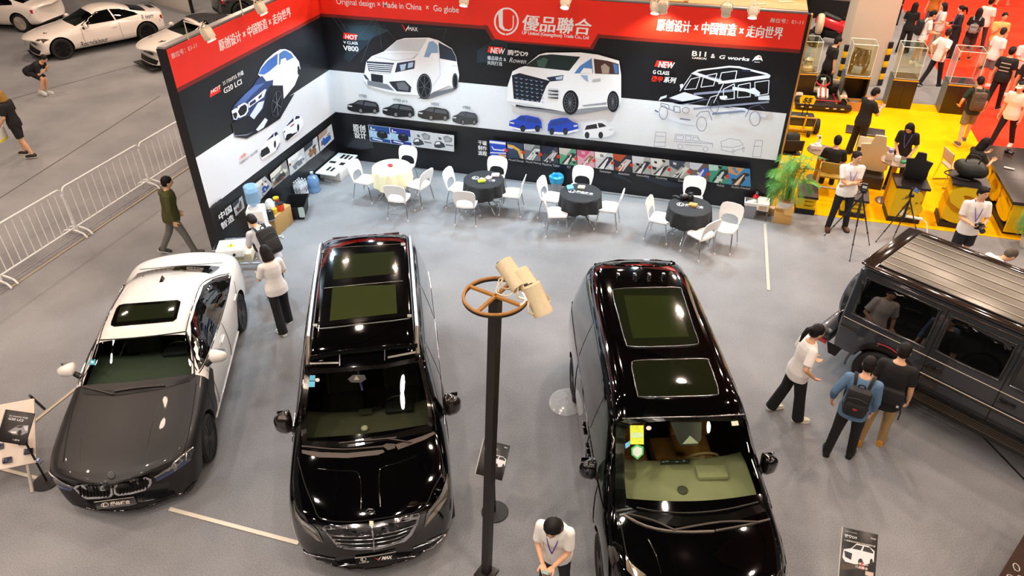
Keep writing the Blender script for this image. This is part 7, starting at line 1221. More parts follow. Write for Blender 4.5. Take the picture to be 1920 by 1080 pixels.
t = thing('tissue_box', 'white tissue box on the chrome table behind the palm', 'tissue box', (pt1.x-.14, pt1.y+.02, .72), .1); m = MB(); m.box((0, 0, .05), (.24, .14, .10), bev=.01); m.build('box', M('e8e0d8', .5), t); m = MB(); m.ball((0, 0, .11), .05, (1.2, .5, .9)); m.build('tissue', M('f4f4f2', .7), t)
t = thing('spray_bottle', 'white spray bottle with a blue neck on the chrome table', 'bottle', (pt1.x-.08, pt1.y+.16, .72)); m = MB(); m.lathe([(0, 0), (.045, 0), (.045, .14), (.02, .19), (.02, .2)], 14); m.build('bottle_body', M('e4e8f0', .3), t); m = MB(); m.cyl((0, 0, .2), (0, 0, .24), .02, n=10); m.build('neck', M('3850b0', .4), t); m = MB(); m.box((-.03, 0, .26), (.10, .03, .035), bev=.01); m.build('spray_head', M('e8e8ea', .4), t)
t = thing('paper_roll', 'white paper roll on the tall chrome table', 'roll', (pt2.x, pt2.y+.02, .98)); m = MB(); m.lathe([(.025, 0), (.065, 0), (.065, .09), (.025, .09), (.025, 0)], 18); m.build('roll', M('ece8e2', .7), t)
t = thing('cup_stack', 'pale carton and cups at the left of the tall chrome table', 'carton', (pt2.x-.17, pt2.y, .98)); m = MB(); m.box((0, 0, .08), (.13, .12, .16), bev=.01); m.build('carton', M('d8c0a4', .5), t); m = MB(); m.lathe([(0, .16), (.04, .16), (.05, .24), (.045, .24)], 14); m.build('cup', M('8c90c0', .5, var=.4), t)
t = thing('green_pouch', 'small green pouch on the tall chrome table', 'pouch', (pt2.x+.14, pt2.y-.06, .98), .5); m = MB(); m.box((0, 0, .02), (.14, .08, .04), bev=.012); m.build('pouch', M('38a068', .4), t)
def tube_chair(label, p, rz, backc, g='chromed tube chairs on the yellow stand'):
    t = thing('tube_chair', label, 'chair', (p.x, p.y, .008), rz, g)
    for sg in (1, -1): m = MB(); m.tube([(sg*.22, -.24, .82), (sg*.22, -.2, .45), (sg*.22, .22, .45), (sg*.24, .24, .02), (sg*.24, -.26, .02), (sg*.22, -.2, .44)], .014, 6); m.build('side_frame', CHR, t)
    m = MB(); m.tube([(-.24, .24, .02), (.24, .24, .02)], .014, 6); m.build('cross_tube', CHR, t); m = MB(); m.box((0, .0, .46), (.43, .43, .04), bev=.015); m.build('seat', M(backc, .6), t); m = MB(); m.box((0, -.23, .70), (.42, .03, .26), RX(.1), bev=.012); m.build('backrest', M(backc, .6), t); return t
pc1 = below(1480, 284, .46); tube_chair('chromed chair carrying a dark backpack next to the wall edge', Vector((*pc1, 0)), .2, '2a2418'); pc2 = below(1556, 326, .46); tube_chair('chromed chair under the seated person behind the palm', Vector((pc2[0], pc2[1]-.02, 0)), -.1, 'a88a30')
pc3 = below(1790, 312, .45); tube_chair('chromed chair left of the seated long haired person', Vector((*pc3, 0)), -1.3, 'b8a890'); pc4 = below(1620, 290, .5); tube_chair('chromed chair behind the cream racing seat', Vector((*pc4, 0)), 2.9, 'd8d0b8')
t = thing('backpack', 'dark green backpack lying on the chromed chair by the wall edge', 'backpack', (pc1[0], pc1[1]-.02, .50), .3); m = MB(); m.box((0, 0, .20), (.36, .24, .46), RX(-.25), bev=.09); m.build('bag', M('17191a', .5), t); m = MB(); m.box((.04, -.13, .17), (.2, .05, .26), RX(-.25), bev=.02); m.build('front_pocket', M('232820', .5), t)
# letter shaped plinths
YB_ = M('e8c400', .45, var=.05); YD = M('d8a000', .5)
def text3d(s, w_, h, dep):
    cu = bpy.data.curves.new('t', 'FONT'); cu.body = s; cu.size = 1; cu.offset = .05; cu.extrude = .5; cu.resolution_u = 4; o = bpy.data.objects.new('t', cu); C.objects.link(o); me = evald(o)
    vs = [v.co.copy() for v in me.vertices]; fs = [tuple(p.vertices) for p in me.polygons]; bpy.data.objects.remove(o); x0, x1 = min(v.x for v in vs), max(v.x for v in vs); y0, y1 = min(v.y for v in vs), max(v.y for v in vs)
    m = MB(); m.add([((v.x-x0)/(x1-x0)*w_, (.5-v.z)*dep, (v.y-y0)/(y1-y0)*h) for v in vs], fs); return m
def plinth(label, bl, br, topz, s, dep=.62):
    a, b = P(*bl), P(*br); u = b-a; w_ = u.length; t = thing('letter_plinth', label, 'plinth', a, atan2(u.y, u.x), 'yellow letter plinths')
    m = MB(); m.box((w_/2, dep/2, .06), (w_, dep, .12)); m.build('base', BKM, t, smooth=0); m = text3d(s, w_*.96, topz-.16, dep*.96); m.v = [(x+.02*w_, y+.01, z+.12) for x, y, z in m.v]; m.build('letter_body', YB_, t, smooth=30); m = MB(); m.box((w_/2, dep*.55, topz/2), (w_*.9, dep*.75, topz-.1)); m.build('core', YD, t, smooth=0); m = MB(); m.box((w_/2, dep/2, topz-.02), (w_*1.02, dep*1.04, .05)); m.build('top_slab', M('221d1e', .35), t, smooth=0); return t, w_
zb = zat(P(1660, 415), 1684, 350); tb, wb_ = plinth('yellow letter plinth under the black racing seat', (1661, 414), (1722, 421), zb, 'B'); zs = zat(P(1753, 425), 1787, 345); ts, ws_ = plinth('yellow letter plinth under the black travel bag', (1757, 424), (1824, 434), zs, 'S'); t0_, w0_ = plinth('low yellow letter plinth behind the potted palm', (1489, 399), (1526, 404), .42, 'E'); t9, w9 = plinth('low yellow letter plinth behind the person with folded arms', (1572, 404), (1620, 411), .42, 'E')
def racing_seat(label, loc, rz, col, base=True):
    t = thing('racing_seat', label, 'seat', loc, rz, 'racing seats'); t.scale = (.8,)*3 if col < '8' else (1.12,)*3; mt = M(col, .45, var=.05)
    out = [(-.24, .0), (.24, .0), (.25, .2), (.31, .55), (.14, .60), (.10, .80), (-.10, .80), (-.14, .60), (-.31, .55), (-.25, .2)]
    out = [(-.24, 0), (.24, 0), (.25, .2), (.31, .55), (.14, .60), (.10, .80), (0, .81), (0, .56), (.04, .56), (.20, .545), (.20, .50), (.04, .495), (0, .515), (-.04, .495), (-.20, .50), (-.20, .545), (-.04, .56), (-.001, .56), (-.001, .81), (-.10, .80), (-.14, .60), (-.31, .55), (-.25, .2)]
    m = plate(out, .05, lambda x, z: (x, .02+.22*z+.9*x*x*-.5, z+.06)); m.build('backrest', mt, t, smooth=40); m = MB(); m.box((0, -.26, .10), (.5, .5, .12), bev=.05); m.build('seat_base', mt, t)
    for sg in (1, -1): m = MB(); m.box((sg*.25, -.2, .18), (.06, .44, .2), bev=.03); m.build('side_bolster', mt, t)
    m = MB(); m.box((.05, .03, .30), (.02, .012, .14), RY(.3)); m.build('seam_slot', M('c8c8c8' if col < '8' else '1a1a1a', .4), t, smooth=0); return t
racing_seat('black racing seat on the yellow letter plinth', tb.location+Vector((wb_*.55, .34, zb+.005)), 2.9, '121214')
p0 = below(1632, 318, .35); sx_ = thing('seat_stand', 'dark box carrying the cream racing seat', 'stand', (p0[0], p0[1], .008), -.1); m = MB(); m.box((0, 0, .14), (.6, .56, .28), bev=.01); m.build('box', M('2c2526', .4), sx_); racing_seat('cream racing seat with slots, seen from behind', (p0[0]+.02, p0[1]+.02, .29), 2.95, 'd8ceb0')
t = thing('travel_bag', 'bulky black travel bag with handles on the yellow plinth', 'bag', ts.location+Vector((ws_*.5, .36, zs+.005)), -.5); m = MB(); m.ball((0, 0, .19), .19, (1.75, 1.1, 1.0), 18, 12); m.v = [(x, y, max(.0, z)+.015*sin(16*x+9*y)) for x, y, z in m.v]; m.build('bag', M('1e2321', .45, var=.2), t)
for sg in (1, -1): m = MB(); m.tube(bez([(-.12, sg*.10, .34), (-.10, sg*.07, .48), (.10, sg*.07, .48), (.12, sg*.10, .34)], 5), .013, 6); m.build('handle', M('151716', .6), t)
m = MB(); m.tube(bez([(-.3, -.1, .1), (-.4, -.18, .03), (-.15, -.25, .02), (.1, -.22, .03)], 5), .013, 6); m.build('shoulder_strap', M('151716', .6), t)
# counter with the black top
pcn = P(1878, 438); zt_ = zat(pcn, 1907, 376); cy1 = P(1852, 273, zt_).y; t = thing('bar_counter', 'yellow counter with cut letter sides and a black top at the right edge', 'counter', (pcn.x, pcn.y, 0), 0); L = cy1-pcn.y
m = MB(); m.box((.65, L/2, .06), (1.3, L, .12)); m.build('base', BKM, t, smooth=0); m = MB(); m.box((.72, L/2, zt_/2), (1.1, L*.97, zt_-.1)); m.build('core', YD, t, smooth=0); m = MB(); m.box((.62, L/2-.05, zt_-.02), (1.4, L+.14, .07), bev=.008); tp_ = m.build('black_top', M('2a2424', .3), t)
for y in (L*.36, L*.68): m = MB(); m.box((.62, y, zt_+.0155), (1.38, .006, .002)); m.build('top_joint', M('151112', .4), tp_, smooth=0)
for k in range(3):
    m = text3d('O' if k < 2 else 'S', L*.30, zt_-.18, .16); m.v = [(y+.03, L*(.96-.31*k)-x, z+.12) for x, y, z in m.v]; m.f = [f for f in m.f]; m.build('letter_panel', YB_, t, smooth=30)
m = MB(); m.box((.65, -.02, zt_/2), (1.3, .05, zt_-.14)); m.build('front_panel', YB_, t, smooth=0)
camera_thing((pcn.x+.36, pcn.y+L*.86, zt_+.018), .6, 'black camera standing on the far end of the black counter top', .9)
t = thing('white_remote', 'white slim device lying on the black counter top', 'device', (P(1891, 318, zt_).x, P(1891, 318, zt_).y, zt_+.017), -.35); m = MB(); m.box((0, 0, .015), (.20, .05, .03), bev=.012); m.build('case', M('e8e4dc', .4), t); m = MB(); m.box((.05, 0, .031), (.06, .02, .003)); m.build('button_strip', M('a8a49c', .4), t, smooth=0)
# tripods in front of the yellow stand
def tripod(label, fs_, apex, blue):
    ft = [P(*f) for f in fs_]; c = sum(ft, Vector())/3; z = zat(c, *apex); A = P(*apex, z); A = Vector((A.x, A.y, z)); t = thing('tripod', label, 'tripod', (c.x, c.y, 0)); o = Vector((c.x, c.y, 0)); BK2 = M('131316', .4)
    for f in ft:
        d = f-A; m = MB(); m.cyl(A-o, A+d*.45-o, .016, .014, 8); m.cyl(A+d*.43-o, A+d*.74-o, .011, n=8); m.cyl(A+d*.72-o, f-o+Vector((0, 0, .01)), .008, n=8); l = m.build('leg', BK2, t)
        for s in (.44, .73): m = MB(); m.cyl(A+d*s-o, A+d*(s+.02)-o, .019, n=8); m.build('leg_lock', BK2, l)
        m = MB(); m.ball(f-o+Vector((0, 0, .014)), .014); m.build('rubber_foot', BK2, l)
    m = MB(); m.cyl(A-o-Vector((0, 0, .45)), A-o+Vector((0, 0, .10)), .014, n=8); m.build('centre_column', BK2, t)
    for f in ft: m = MB(); m.cyl(A-o-Vector((0, 0, .40)), A-o+(f-A)*.34, .006, n=6); m.build('brace', BK2, t)
    m = MB(); m.box(A-o+Vector((0, 0, .10)), (.10, .07, .06), bev=.015); m.cyl(A-o+Vector((0, 0, .1)), A-o+Vector((-.16, -.06, .02)), .008, n=6); m.build('head', BK2, t)
    q = A+Vector((-.02, -.02, .14)); ph = thing('phone' if blue else 'camera', 'blue phone held upright on the right hand tripod' if blue else 'black monitor camera on the left hand tripod', 'phone' if blue else 'camera', q, .5 if blue else -.2)
    if blue: m = MB(); m.box((.10, 0, .06), (.15, .012, .08), RY(.5), bev=.005); m.build('phone_body', M('6c88c0', .25), ph); m = MB(); m.box((0, .012, .06), (.04, .03, .14), bev=.01); m.build('clamp', BK2, ph); m = MB(); m.cyl((.13, -.008, .08), (.13, -.012, .08), .014, n=12); m.build('lens', M('14182a', .1), ph)
    else: m = MB(); m.box((0, 0, .06), (.12, .08, .16), bev=.015); m.build('camera_body', BK2, ph); m = MB(); m.box((.01, -.045, .08), (.08, .008, .05), bev=.003); m.build('screen', M('c8ccc8', .2), ph); m = MB(); m.box((.01, -.045, .02), (.06, .008, .03), bev=.003); m.build('control_panel', M('5a6060', .3), ph)
tripod('black tripod with a camera beside the person with folded arms', ((1546, 442), (1593, 490), (1630, 460)), (1617, 368), False); tripod('black tripod with a blue phone in front of the letter plinth', ((1642, 454), (1671, 456), (1717, 428)), (1706, 375), True)
t = thing('power_strip', 'white power strip and adapter on the carpet by the letter plinth', 'power strip', P(1702, 410, .16)-Vector((0, .0, .0)), -.15); m = MB(); m.box((.1, .06, .02), (.34, .08, .04), bev=.01); m.build('strip', M('ece6de', .45), t); m = MB(); m.box((-.12, .12, .06), (.12, .10, .12), bev=.02); m.build('adapter', M('ece6de', .45), t); m = MB(); m.tube(bez([(.26, .06, .02), (.36, -.02, -.02), (.40, -.20, -.13), (.38, -.4, -.14)], 5), .010, 6); m.build('cord', M('e0dad0', .5), t)
frond_palm((P(1926, 462).x, P(1926, 462).y, 0), 'potted plant cut by the right frame edge behind the offroader', 9, .55, 4)
# dark glossy panel in the bottom right corner
a, b, c_ = P(1868, 1088, .62), P(1924, 996, .62), P(1960, 1080, .62); t = thing('sample_board', 'dark speckled sample board with a red edge, bottom right corner', 'display board', a); m = MB(); d1 = b-a; n_ = Vector((d1.y, -d1.x, 0)).normalized()*.9
m.add([Vector((0, 0, 0)), d1*1.6, d1*1.6+n_, n_, Vector((0, 0, -.03)), d1*1.6-Vector((0, 0, .03)), d1*1.6+n_-Vector((0, 0, .03)), n_-Vector((0, 0, .03))], [(0, 3, 2, 1), (4, 5, 6, 7), (0, 1, 5, 4), (1, 2, 6, 5), (2, 3, 7, 6), (3, 0, 4, 7)]); m.build('board', M('3a2c26', .15, coat=.8, var=.3, scale=6), t, smooth=0)
m = MB(); e0 = d1*-.30; m.add([e0, Vector((0, 0, 0)), n_*.6, e0+n_*.6, e0-Vector((0, 0, .03)), Vector((0, 0, -.03)), n_*.6-Vector((0, 0, .03)), e0+n_*.6-Vector((0, 0, .03))], [(0, 3, 2, 1), (4, 5, 6, 7), (0, 1, 5, 4), (1, 2, 6, 5), (2, 3, 7, 6), (3, 0, 4, 7)]); m.build('red_edge', M('d81c1c', .4), t, smooth=0)
for u, v, r in ((.35, .10, .05), (.2, .2, .06), (.12, .12, .07), (.30, .26, .05)): q = d1*u+n_*v; m = MB(); m.tube([q+Vector((r*.6*cos(k*pi/8), r*sin(k*pi/8), .006)) for k in range(16)], .006, 5, True); m.build('round_emblem', M('c8bcb0', .3, .6), t); m = MB(); m.lathe([(0, .004), (r*.5, .004), (0, .012)], 12, c=q); m.build('dark_speck', M('0c0b0a', .3, var=.5), t)
for q in (d1*.05+n_*.1, d1*1.4+n_*.1, d1*.05+n_*.8, d1*1.4+n_*.8): m = MB(); m.cyl(q-Vector((0, 0, .03)), q-Vector((0, 0, .62)), .02, n=8); m.build('leg', ARCH, t)
# ---------------------------------------------------------------- people: rounded solids fused into one skin, clothes fused the same way over it
BLOBS = []
def blob(o, items): BLOBS.append((o, items))
def run_blobs():
    tmp = []
    for o, items in BLOBS:
        for mb, vox, sm in items:
            me = bpy.data.meshes.new('b'); me.from_pydata(mb.v, [], mb.f); t = bpy.data.objects.new('b', me); C.objects.link(t)
            if vox:
                r = t.modifiers.new('r', 'REMESH'); r.mode = 'VOXEL'; r.voxel_size = vox
                s = t.modifiers.new('s', 'SMOOTH'); s.factor = .5; s.iterations = sm
            tmp.append((o, t))
    dg = bpy.context.evaluated_depsgraph_get(); acc = {}
    for o, t in tmp:
        e = t.evaluated_get(dg).to_mesh(); n = len(e.vertices); co = np.empty(n*3, np.float32); e.vertices.foreach_get('co', co)
        a = acc.setdefault(o.name, (o, [], [], [0])); a[1].append(co.reshape(-1, 3)); b = a[3][0]; a[2].extend([tuple(i+b for i in p.vertices) for p in e.polygons]); a[3][0] += n
    for o, vs, fs, _ in acc.values():
        m = bpy.data.meshes.new(o.name); m.from_pydata(np.concatenate(vs).tolist(), [], fs)
        for mt in o.data.materials: m.materials.append(mt)
        m.shade_smooth(); o.data = m
    for o, t in tmp: bpy.data.objects.remove(t)
def empty_mesh(name, mat, parent=None):
    me = bpy.data.meshes.new(name); me.materials.append(mat); o = bpy.data.objects.new(name, me); C.objects.link(o)
    if parent is not None: o.parent = parent
    return o
def ik(a, t, l1, l2, pole):
    a, t, pole = Vector(a), Vector(t), Vector(pole); d = t-a; L = min(d.length, (l1+l2)*.995); d.normalize(); t = a+d*L
    x = (l1*l1-l2*l2+L*L)/(2*L); h = sqrt(max(0, l1*l1-x*x)); p = pole-d*pole.dot(d); p.normalize(); return a+d*x+p*h, t
def hand_geo(w, d, n, side, s, curl=.5, det=True):
    """palm and five bent fingers: wrist w, pointing d, palm facing n"""
    m = MB(); d = d.normalized(); n = (n-d*n.dot(d)).normalized(); u = d.cross(n)*side  # towards the thumb
    q = 7 if det else 5; pc = w+d*.045*s
    rows = [[w+d*z*s+(u*cos(2*pi*i/10)*a+n*sin(2*pi*i/10)*b)*s for i in range(10)] for z, a, b in ((-.015, .022, .018), (.02, .032, .016), (.06, .040, .015), (.088, .038, .012))]
    m.loft(rows)
    for k, (off, L) in enumerate(((.030, .070), (.011, .078), (-.010, .072), (-.029, .056))):
        p = w+(d*.084+u*off)*s; a = .15
        for j, f in enumerate((.45, .32, .23)):
            a += curl*(.55+.15*k*.3); e = p+(d*cos(a)+n*sin(a))*L*f*s+u*off*.12*s*f; m.cone(p, e, (.0105-.0012*j)*s, (.0095-.0012*j)*s, q); p = e
    p = w+(d*.022+u*.030)*s; a = .2
    for j, L in enumerate((.038, .030, .024)): e = p+(d*.72+u*(.62-.3*j*curl)+n*(.25+.35*j*curl)).normalized()*L*s; m.cone(p, e, (.0135-.0015*j)*s, (.012-.0015*j)*s, q); p = e
    return m
SKIN = 'e0ac86'
def person(label, loc, rz, h=1.70, lean=0., head=(0, 0), legs=((4, 0), (-4, 0)), splay=3, arms=None, top=('e8e6e2', 'short'), bottom=('16161a', 'trousers'), shoes='1a1a1c', sole='e8e4dc', hair=('short', '161210'), lanyard=None, vox=.014, face=True, fat=1., fem=False, collar=False, pel=None, topl=-.13, roll=0, curl=.5, palm=None, group=None, skin=SKIN, twist=0, cap=None, strip=None):
    s = h/1.74; sk = M(skin, .5, var=.06); body = empty_mesh('person', sk); body.location = (loc[0], loc[1], loc[2] if len(loc) > 2 else 0); body.rotation_euler = (0, 0, radians(rz)); tag(body, label, 'person', group)
    R = Matrix.Rotation(radians(-lean), 3, 'X'); Tz = Matrix.Rotation(radians(twist), 3, 'Z')
    # legs first: they set the height of the pelvis
    hips = {1: Vector((.088, 0, -.02)), -1: Vector((-.088, 0, -.02))}; J = {}
    for sd, (a, b) in zip((1, -1), legs):
        a, b, c = radians(a), radians(b), radians(splay)*sd; Q = Matrix.Rotation(c, 3, 'Y').inverted()
        hp = hips[sd]; kn = hp+Q @ Vector((0, sin(a), -cos(a)))*.425; an = kn+Q @ Vector((0, sin(a-b), -cos(a-b)))*.415; J[sd] = (hp, kn, an, a-b)
    pz = pel/s if pel else -min(j[2].z for j in J.values())+.075
    o = Vector((0, 0, pz)); T = lambda v: (o+R @ (Tz @ Vector(v)))*s; Lg = lambda v: (o+Vector(v))*s
    fw = .90 if fem else 1.
    rings = [(-.10, .150, .112, 0), (0, .160, .120, 0), (.12, .142*fw, .108, 0), (.20, .138*fw, .106, 0), (.33, .158*fw, .118, .005), (.43, .160*fw, .108, 0), (.48, .128*fw, .088, 0), (.515, .078, .068, 0), (.54, .058, .055, 0)]
    def loft_torso(m, infl, z0=None, z1=None, flare=0.):
        rr = []
        for z, rx, ry, dy in rings:
            if z1 is not None and z > z1: continue
            f = fat if z < .4 else (1+fat)/2; rr.append([T((cos(2*pi*i/18)*(rx*f+infl+flare*max(0, .2-z)), sin(2*pi*i/18)*(ry*f+infl+flare*max(0, .2-z))+dy, z if z > -.1 or z0 is None else z0)) for i in range(18)])
        m.loft(rr)
    sh = {sd: T((sd*.178*fw, 0, .445)) for sd in (1, -1)}
    arms = arms or ('down', 'down'); E = {}
    for sd, a in zip((1, -1), arms):
        if a == 'down': a = (sd*.25, .04, -.08)
        elif a == 'swingf': a = (sd*.22, .22, -.02)
        elif a == 'swingb': a = (sd*.24, -.2, -.04)
        pole = R @ Vector((sd*.6, -.8, -.4)) if len(a) == 3 else R @ Vector(a[3:6]); el, wr = ik(sh[sd], T(a[:3]), .275*s, .245*s, pole); E[sd] = (el, wr)
    m = MB(); loft_torso(m, 0)
    hb = T((0, -.002, .478)); HR = R @ Matrix.Rotation(radians(-head[1]), 3, 'Z') @ Matrix.Rotation(radians(-head[0]), 3, 'X') @ Matrix.Rotation(radians(roll), 3, 'Y'); H = lambda v: hb+HR @ Vector(v)*s
    m.cone(T((0, -.005, .46)), H((0, .012, .12)), .056*s, .05*s)
    m.ball(H((0, .022, .205)), s, (.077, .096, .112), 16, 12, HR); m.ball(H((0, .052, .145)), s, (.052, .055, .05), 12, 8, HR); m.cone(H((0, .095, .215)), H((0, .122, .188)), .010*s, .015*s, 6); m.cone(H((-.012, .108, .184)), H((.012, .108, .184)), .011*s, .011*s, 6)
    for sd in (1, -1): m.ball(H((sd*.076, .012, .195)), s, (.012, .020, .032), 8, 6, HR)
    for sd in (1, -1):
        el, wr = E[sd]; m.cone(T((sd*.06, 0, .455)), sh[sd], .05*s, .055*s); m.cone(sh[sd], el, .050*s*fw, .040*s*fw); m.cone(el, el+(wr-el)*.35, .040*s*fw, .040*s*fw); m.cone(el+(wr-el)*.35, wr, .040*s*fw, .027*s)
        hp, kn, an, _ = J[sd]; m.cone(Lg(hp), Lg(kn), .085*s*fat, .055*s); m.cone(Lg(kn), Lg(kn+(an-kn)*.35), .054*s, .056*s); m.cone(Lg(kn+(an-kn)*.35), Lg(an), .056*s, .036*s)
    items = [(m, vox, 3)]
    for sd in (1, -1):
        el, wr = E[sd]; d = (wr-el).normalized(); n = R @ Vector(palm) if palm else Vector((-sd, .15, .0)) if abs(d.z) > .75 else Vector((-sd*.3, .1, 1)); items.append((hand_geo(wr, d, n, -sd if False else (1 if d.cross(n).dot(Vector((0, 1, .4))) > 0 else -1), s, curl, vox < .016), .0065 if vox < .013 else None, 2))
    blob(body, items)
    # top
    if top:
        col, kind = top[0], top[1]; c = empty_mesh('jacket' if kind == 'hoodie' else 'shirt', M(col, .8, var=.07, scale=9, bump=.15), body); m = MB(); loft_torso(m, .017+(.012 if kind == 'hoodie' else 0), topl, .52, .07 if not fem else .09)
        for sd in (1, -1):
            el, wr = E[sd]; m.cone(T((sd*.05, 0, .45)), sh[sd], .066*s, .070*s)
            if kind == 'short': e = sh[sd]+(el-sh[sd])*.80; m.cyl(sh[sd], e, .070*s, .066*s, 12); m.ball(sh[sd], .070*s)
            elif kind == 'none': pass
            else: w_ = el+(wr-el)*(.93 if kind != 'rolled' else .7); m.cone(sh[sd], el, .068*s, .058*s); m.cyl(el, w_, .058*s, .043*s, 12); m.ball(el, .056*s)
        if kind == 'hoodie': m.ball(T((0, -.09, .47)), s, (.12, .07, .08)); m.ball(T((0, .0, .50)), s, (.09, .08, .05))
        blob(c, [(m, min(vox, .016), 3)])
        if collar: m = MB(); m.tube([T((.068*cos(a)*1.05, .062*sin(a)+.008, .515-.025*sin(a))) for a in [radians(-250+32*k) for k in range(11)]], .014*s, 6); m.build('collar', M(col, .75, var=.05), c)
    col, kind = bottom; c = empty_mesh({'trousers': 'trousers', 'wide': 'trousers', 'shorts': 'shorts', 'skirt': 'skirt'}[kind], M(col, .8, var=.08, scale=9, bump=.1), body); m = MB()
    rr = [[Lg((cos(2*pi*i/18)*(rx*fat+.012), sin(2*pi*i/18)*(ry*fat+.012), z)) for i in range(18)] for z, rx, ry in ((-.12, .150, .112), (0, .158, .118), (.09, .146*fw, .110))]; m.loft(rr)
    for sd in (1, -1):
        hp, kn, an, _ = J[sd]; wk, wa = {'trousers': (.070, .058), 'wide': (.082, .088), 'shorts': (.085, .0), 'skirt': (.1, 0)}[kind]
        if kind in ('trousers', 'wide'): m.cone(Lg(hp), Lg(kn), .100*s*fat, wk*s); m.cyl(Lg(kn), Lg(an+(an-kn)*.10), wk*s, wa*s, 12); m.ball(Lg(kn), wk*s)
        else: m.cyl(Lg(hp), Lg(hp+(kn-hp)*.88), .100*s*fat, .098*s, 14); m.ball(Lg(hp), .1*s)
    blob(c, [(m, min(vox, .016), 3)])
    for sd in (1, -1):
        hp, kn, an, ang = J[sd]; an = Lg(an); lift = max(-.9, min(.6, ang if an.z > .11*s else 0)); F = Matrix.Rotation(-radians(sd*8), 3, 'Z') @ Matrix.Rotation(lift*.9 if an.z > .11*s else 0, 3, 'X')
        q = lambda v: an+F @ (Vector(v)*s)
        m = MB(); rows = [[q((x*w, y, z)) for x, z in ((-.5, -.062), (-.55, -.04), (-.42, zt*.5), (0, zt), (.42, zt*.5), (.55, -.04), (.5, -.062))] for y, w, zt in ((-.075, .05, -.02), (-.06, .07, .03), (0, .075, .045), (.06, .085, -.002), (.12, .092, -.022), (.165, .075, -.035), (.185, .04, -.045))]
        m.loft(rows); so = m.build('shoe', M(shoes, .5, var=.1), body, smooth=60); m = MB(); m.loft([[q((x*w*1.06, y, z)) for x, z in ((-.5, -.074), (.5, -.074), (.55, -.055), (-.55, -.055))] for y, w in ((-.08, .05), (-.06, .075), (.06, .088), (.12, .096), (.17, .078), (.19, .04))]); m.build('sole', M(sole, .6), so, smooth=30)
    # hair
    kind, col = hair; hm_ = M(col, .6, var=.25, scale=40, spec=.25)
    if kind != 'none':
        c = empty_mesh('hair', hm_, body); m = MB(); rr = 1. if kind != 'bald' else .97
        m.ball(H((0, .0, .232)), s*rr, (.087, .103, .106), 18, 12, HR)
        if kind in ('short', 'bald', 'under'): m.ball(H((0, -.028, .19)), s*rr, (.081, .075, .083), 14, 10, HR)
        if kind == 'fluffy': m.ball(H((0, -.02, .20)), s, (.088, .080, .09), 14, 10, HR); m.ball(H((0, .03, .265)), s, (.080, .07, .06), 14, 10, HR)
        if kind in ('bob', 'long', 'pony', 'mid'):
            m.ball(H((0, -.03, .20)), s, (.084, .074, .09), 14, 10, HR)
            L = {'bob': .10, 'mid': .19, 'long': .40, 'pony': -.02}[kind]
            if kind != 'pony':
                for a in range(-10, 191, 25):
                    ca, sa = cos(radians(a)), -sin(radians(a)); A = H((.072*ca, -.002+.070*sa, .23)); Bt = H((.080*ca, -.01+.075*sa, .16-min(L, .12))); m.cone(A, Bt, .032*s, .030*s, 8)
                    if L > .15: e = Bt+Vector((0, 0, -1))*s*(L-.10)*(1-.25*abs(ca))+(R @ Vector((0, -.02, 0)))*s; m.cone(Bt, e, .032*s, .02*s, 8)
                for sg in (1, -1): m.cone(H((sg*.03, .075, .285)), H((sg*.078, .045, .20)), .022*s, .02*s, 8); m.cone(H((sg*.078, .045, .20)), H((sg*.076, .03, .14-min(L, .10)*.7)), .02*s, .018*s, 8)
            else:
                b = H((0, -.11, .24)); pts = [b, H((0, -.15, .22)), H((0, -.17, .12)), H((0, -.165, .0))]
                for i in range(3): m.cone(pts[i], pts[i+1], (.03, .04, .034)[i]*s, (.04, .034, .012)[i]*s, 8)
        blob(c, [(m, min(vox, .012), 2)])
        if kind == 'pony': m = MB(); m.tube([H((.03*cos(a), -.115-.012*0, .238+.03*sin(a))) for a in [k*pi/5 for k in range(10)]], .008*s, 5, True); m.build('hair_tie', M('1a1a1c', .6), c)
    if cap: m = MB(); m.ball(H((0, .0, .235)), s, (.09, .105, .095), 16, 10, HR); m.v = [v for v in m.v]; cp = m.build('cap', M(cap, .7), body); m = MB(); m.ball(H((0, .11, .245)), s, (.075, .075, .012), 14, 6, HR); m.build('cap_peak', M(cap, .7), cp)
    if face:
        for sd in (1, -1):
            m = MB(); m.ball(H((sd*.029, .101, .212)), s*.011, (1.25, .5, .62), 8, 6, HR); e = m.build('eye', M('f0ece6', .3), body); m = MB(); m.ball(H((sd*.029, .1045, .212)), s*.0062, (1, .6, 1), 8, 6, HR); m.build('iris', M('181210', .2), e)
            m = MB(); m.tube([H((sd*.014, .108, .232)), H((sd*.030, .108, .237)), H((sd*.046, .098, .232))], .0042*s, 5); m.build('eyebrow', M('1a1411', .7), body)
        m = MB(); m.ball(H((0, .104, .157)), s*.02, (1.15, .35, .30), 10, 6, HR); m.build('mouth', M('b4645a', .5), body)
    if lanyard:
        lc = M(lanyard, .5, var=.2, scale=60); fy = lambda z: .112*fat+.03 if z < .4 else .10
        for sd in (1, -1): m = MB(); pts = [T((sd*.055, -.04, .53)), T((sd*.068, .035, .525)), T((sd*.065, .105, .44)), T((sd*.035, .148*(.6+.4*fat), .30)), T((0, .158*(.6+.4*fat), .17))]; m.tube(bez(pts, 4), .008*s, 5); m.build('lanyard', lc, body)
    if strip:
        for z, hh in ((.36, .03), (.26, .025), (.17, .025)): m = MB(); m.grid([[T((x, -.142-.0*(x*x)+.25*x*x, z+dz)) for x in (-.12, -.06, 0, .06, .12)] for dz in (0, hh)]); m.build('reflective_strip', M(strip, .4), body)
    P_ = dict(o=body, T=T, H=H, E=E, s=s, R=R, w=lambda v: Matrix.Translation(body.location) @ Matrix.Rotation(radians(rz), 4, 'Z') @ v, rz=radians(rz), lean=radians(lean))
    return P_
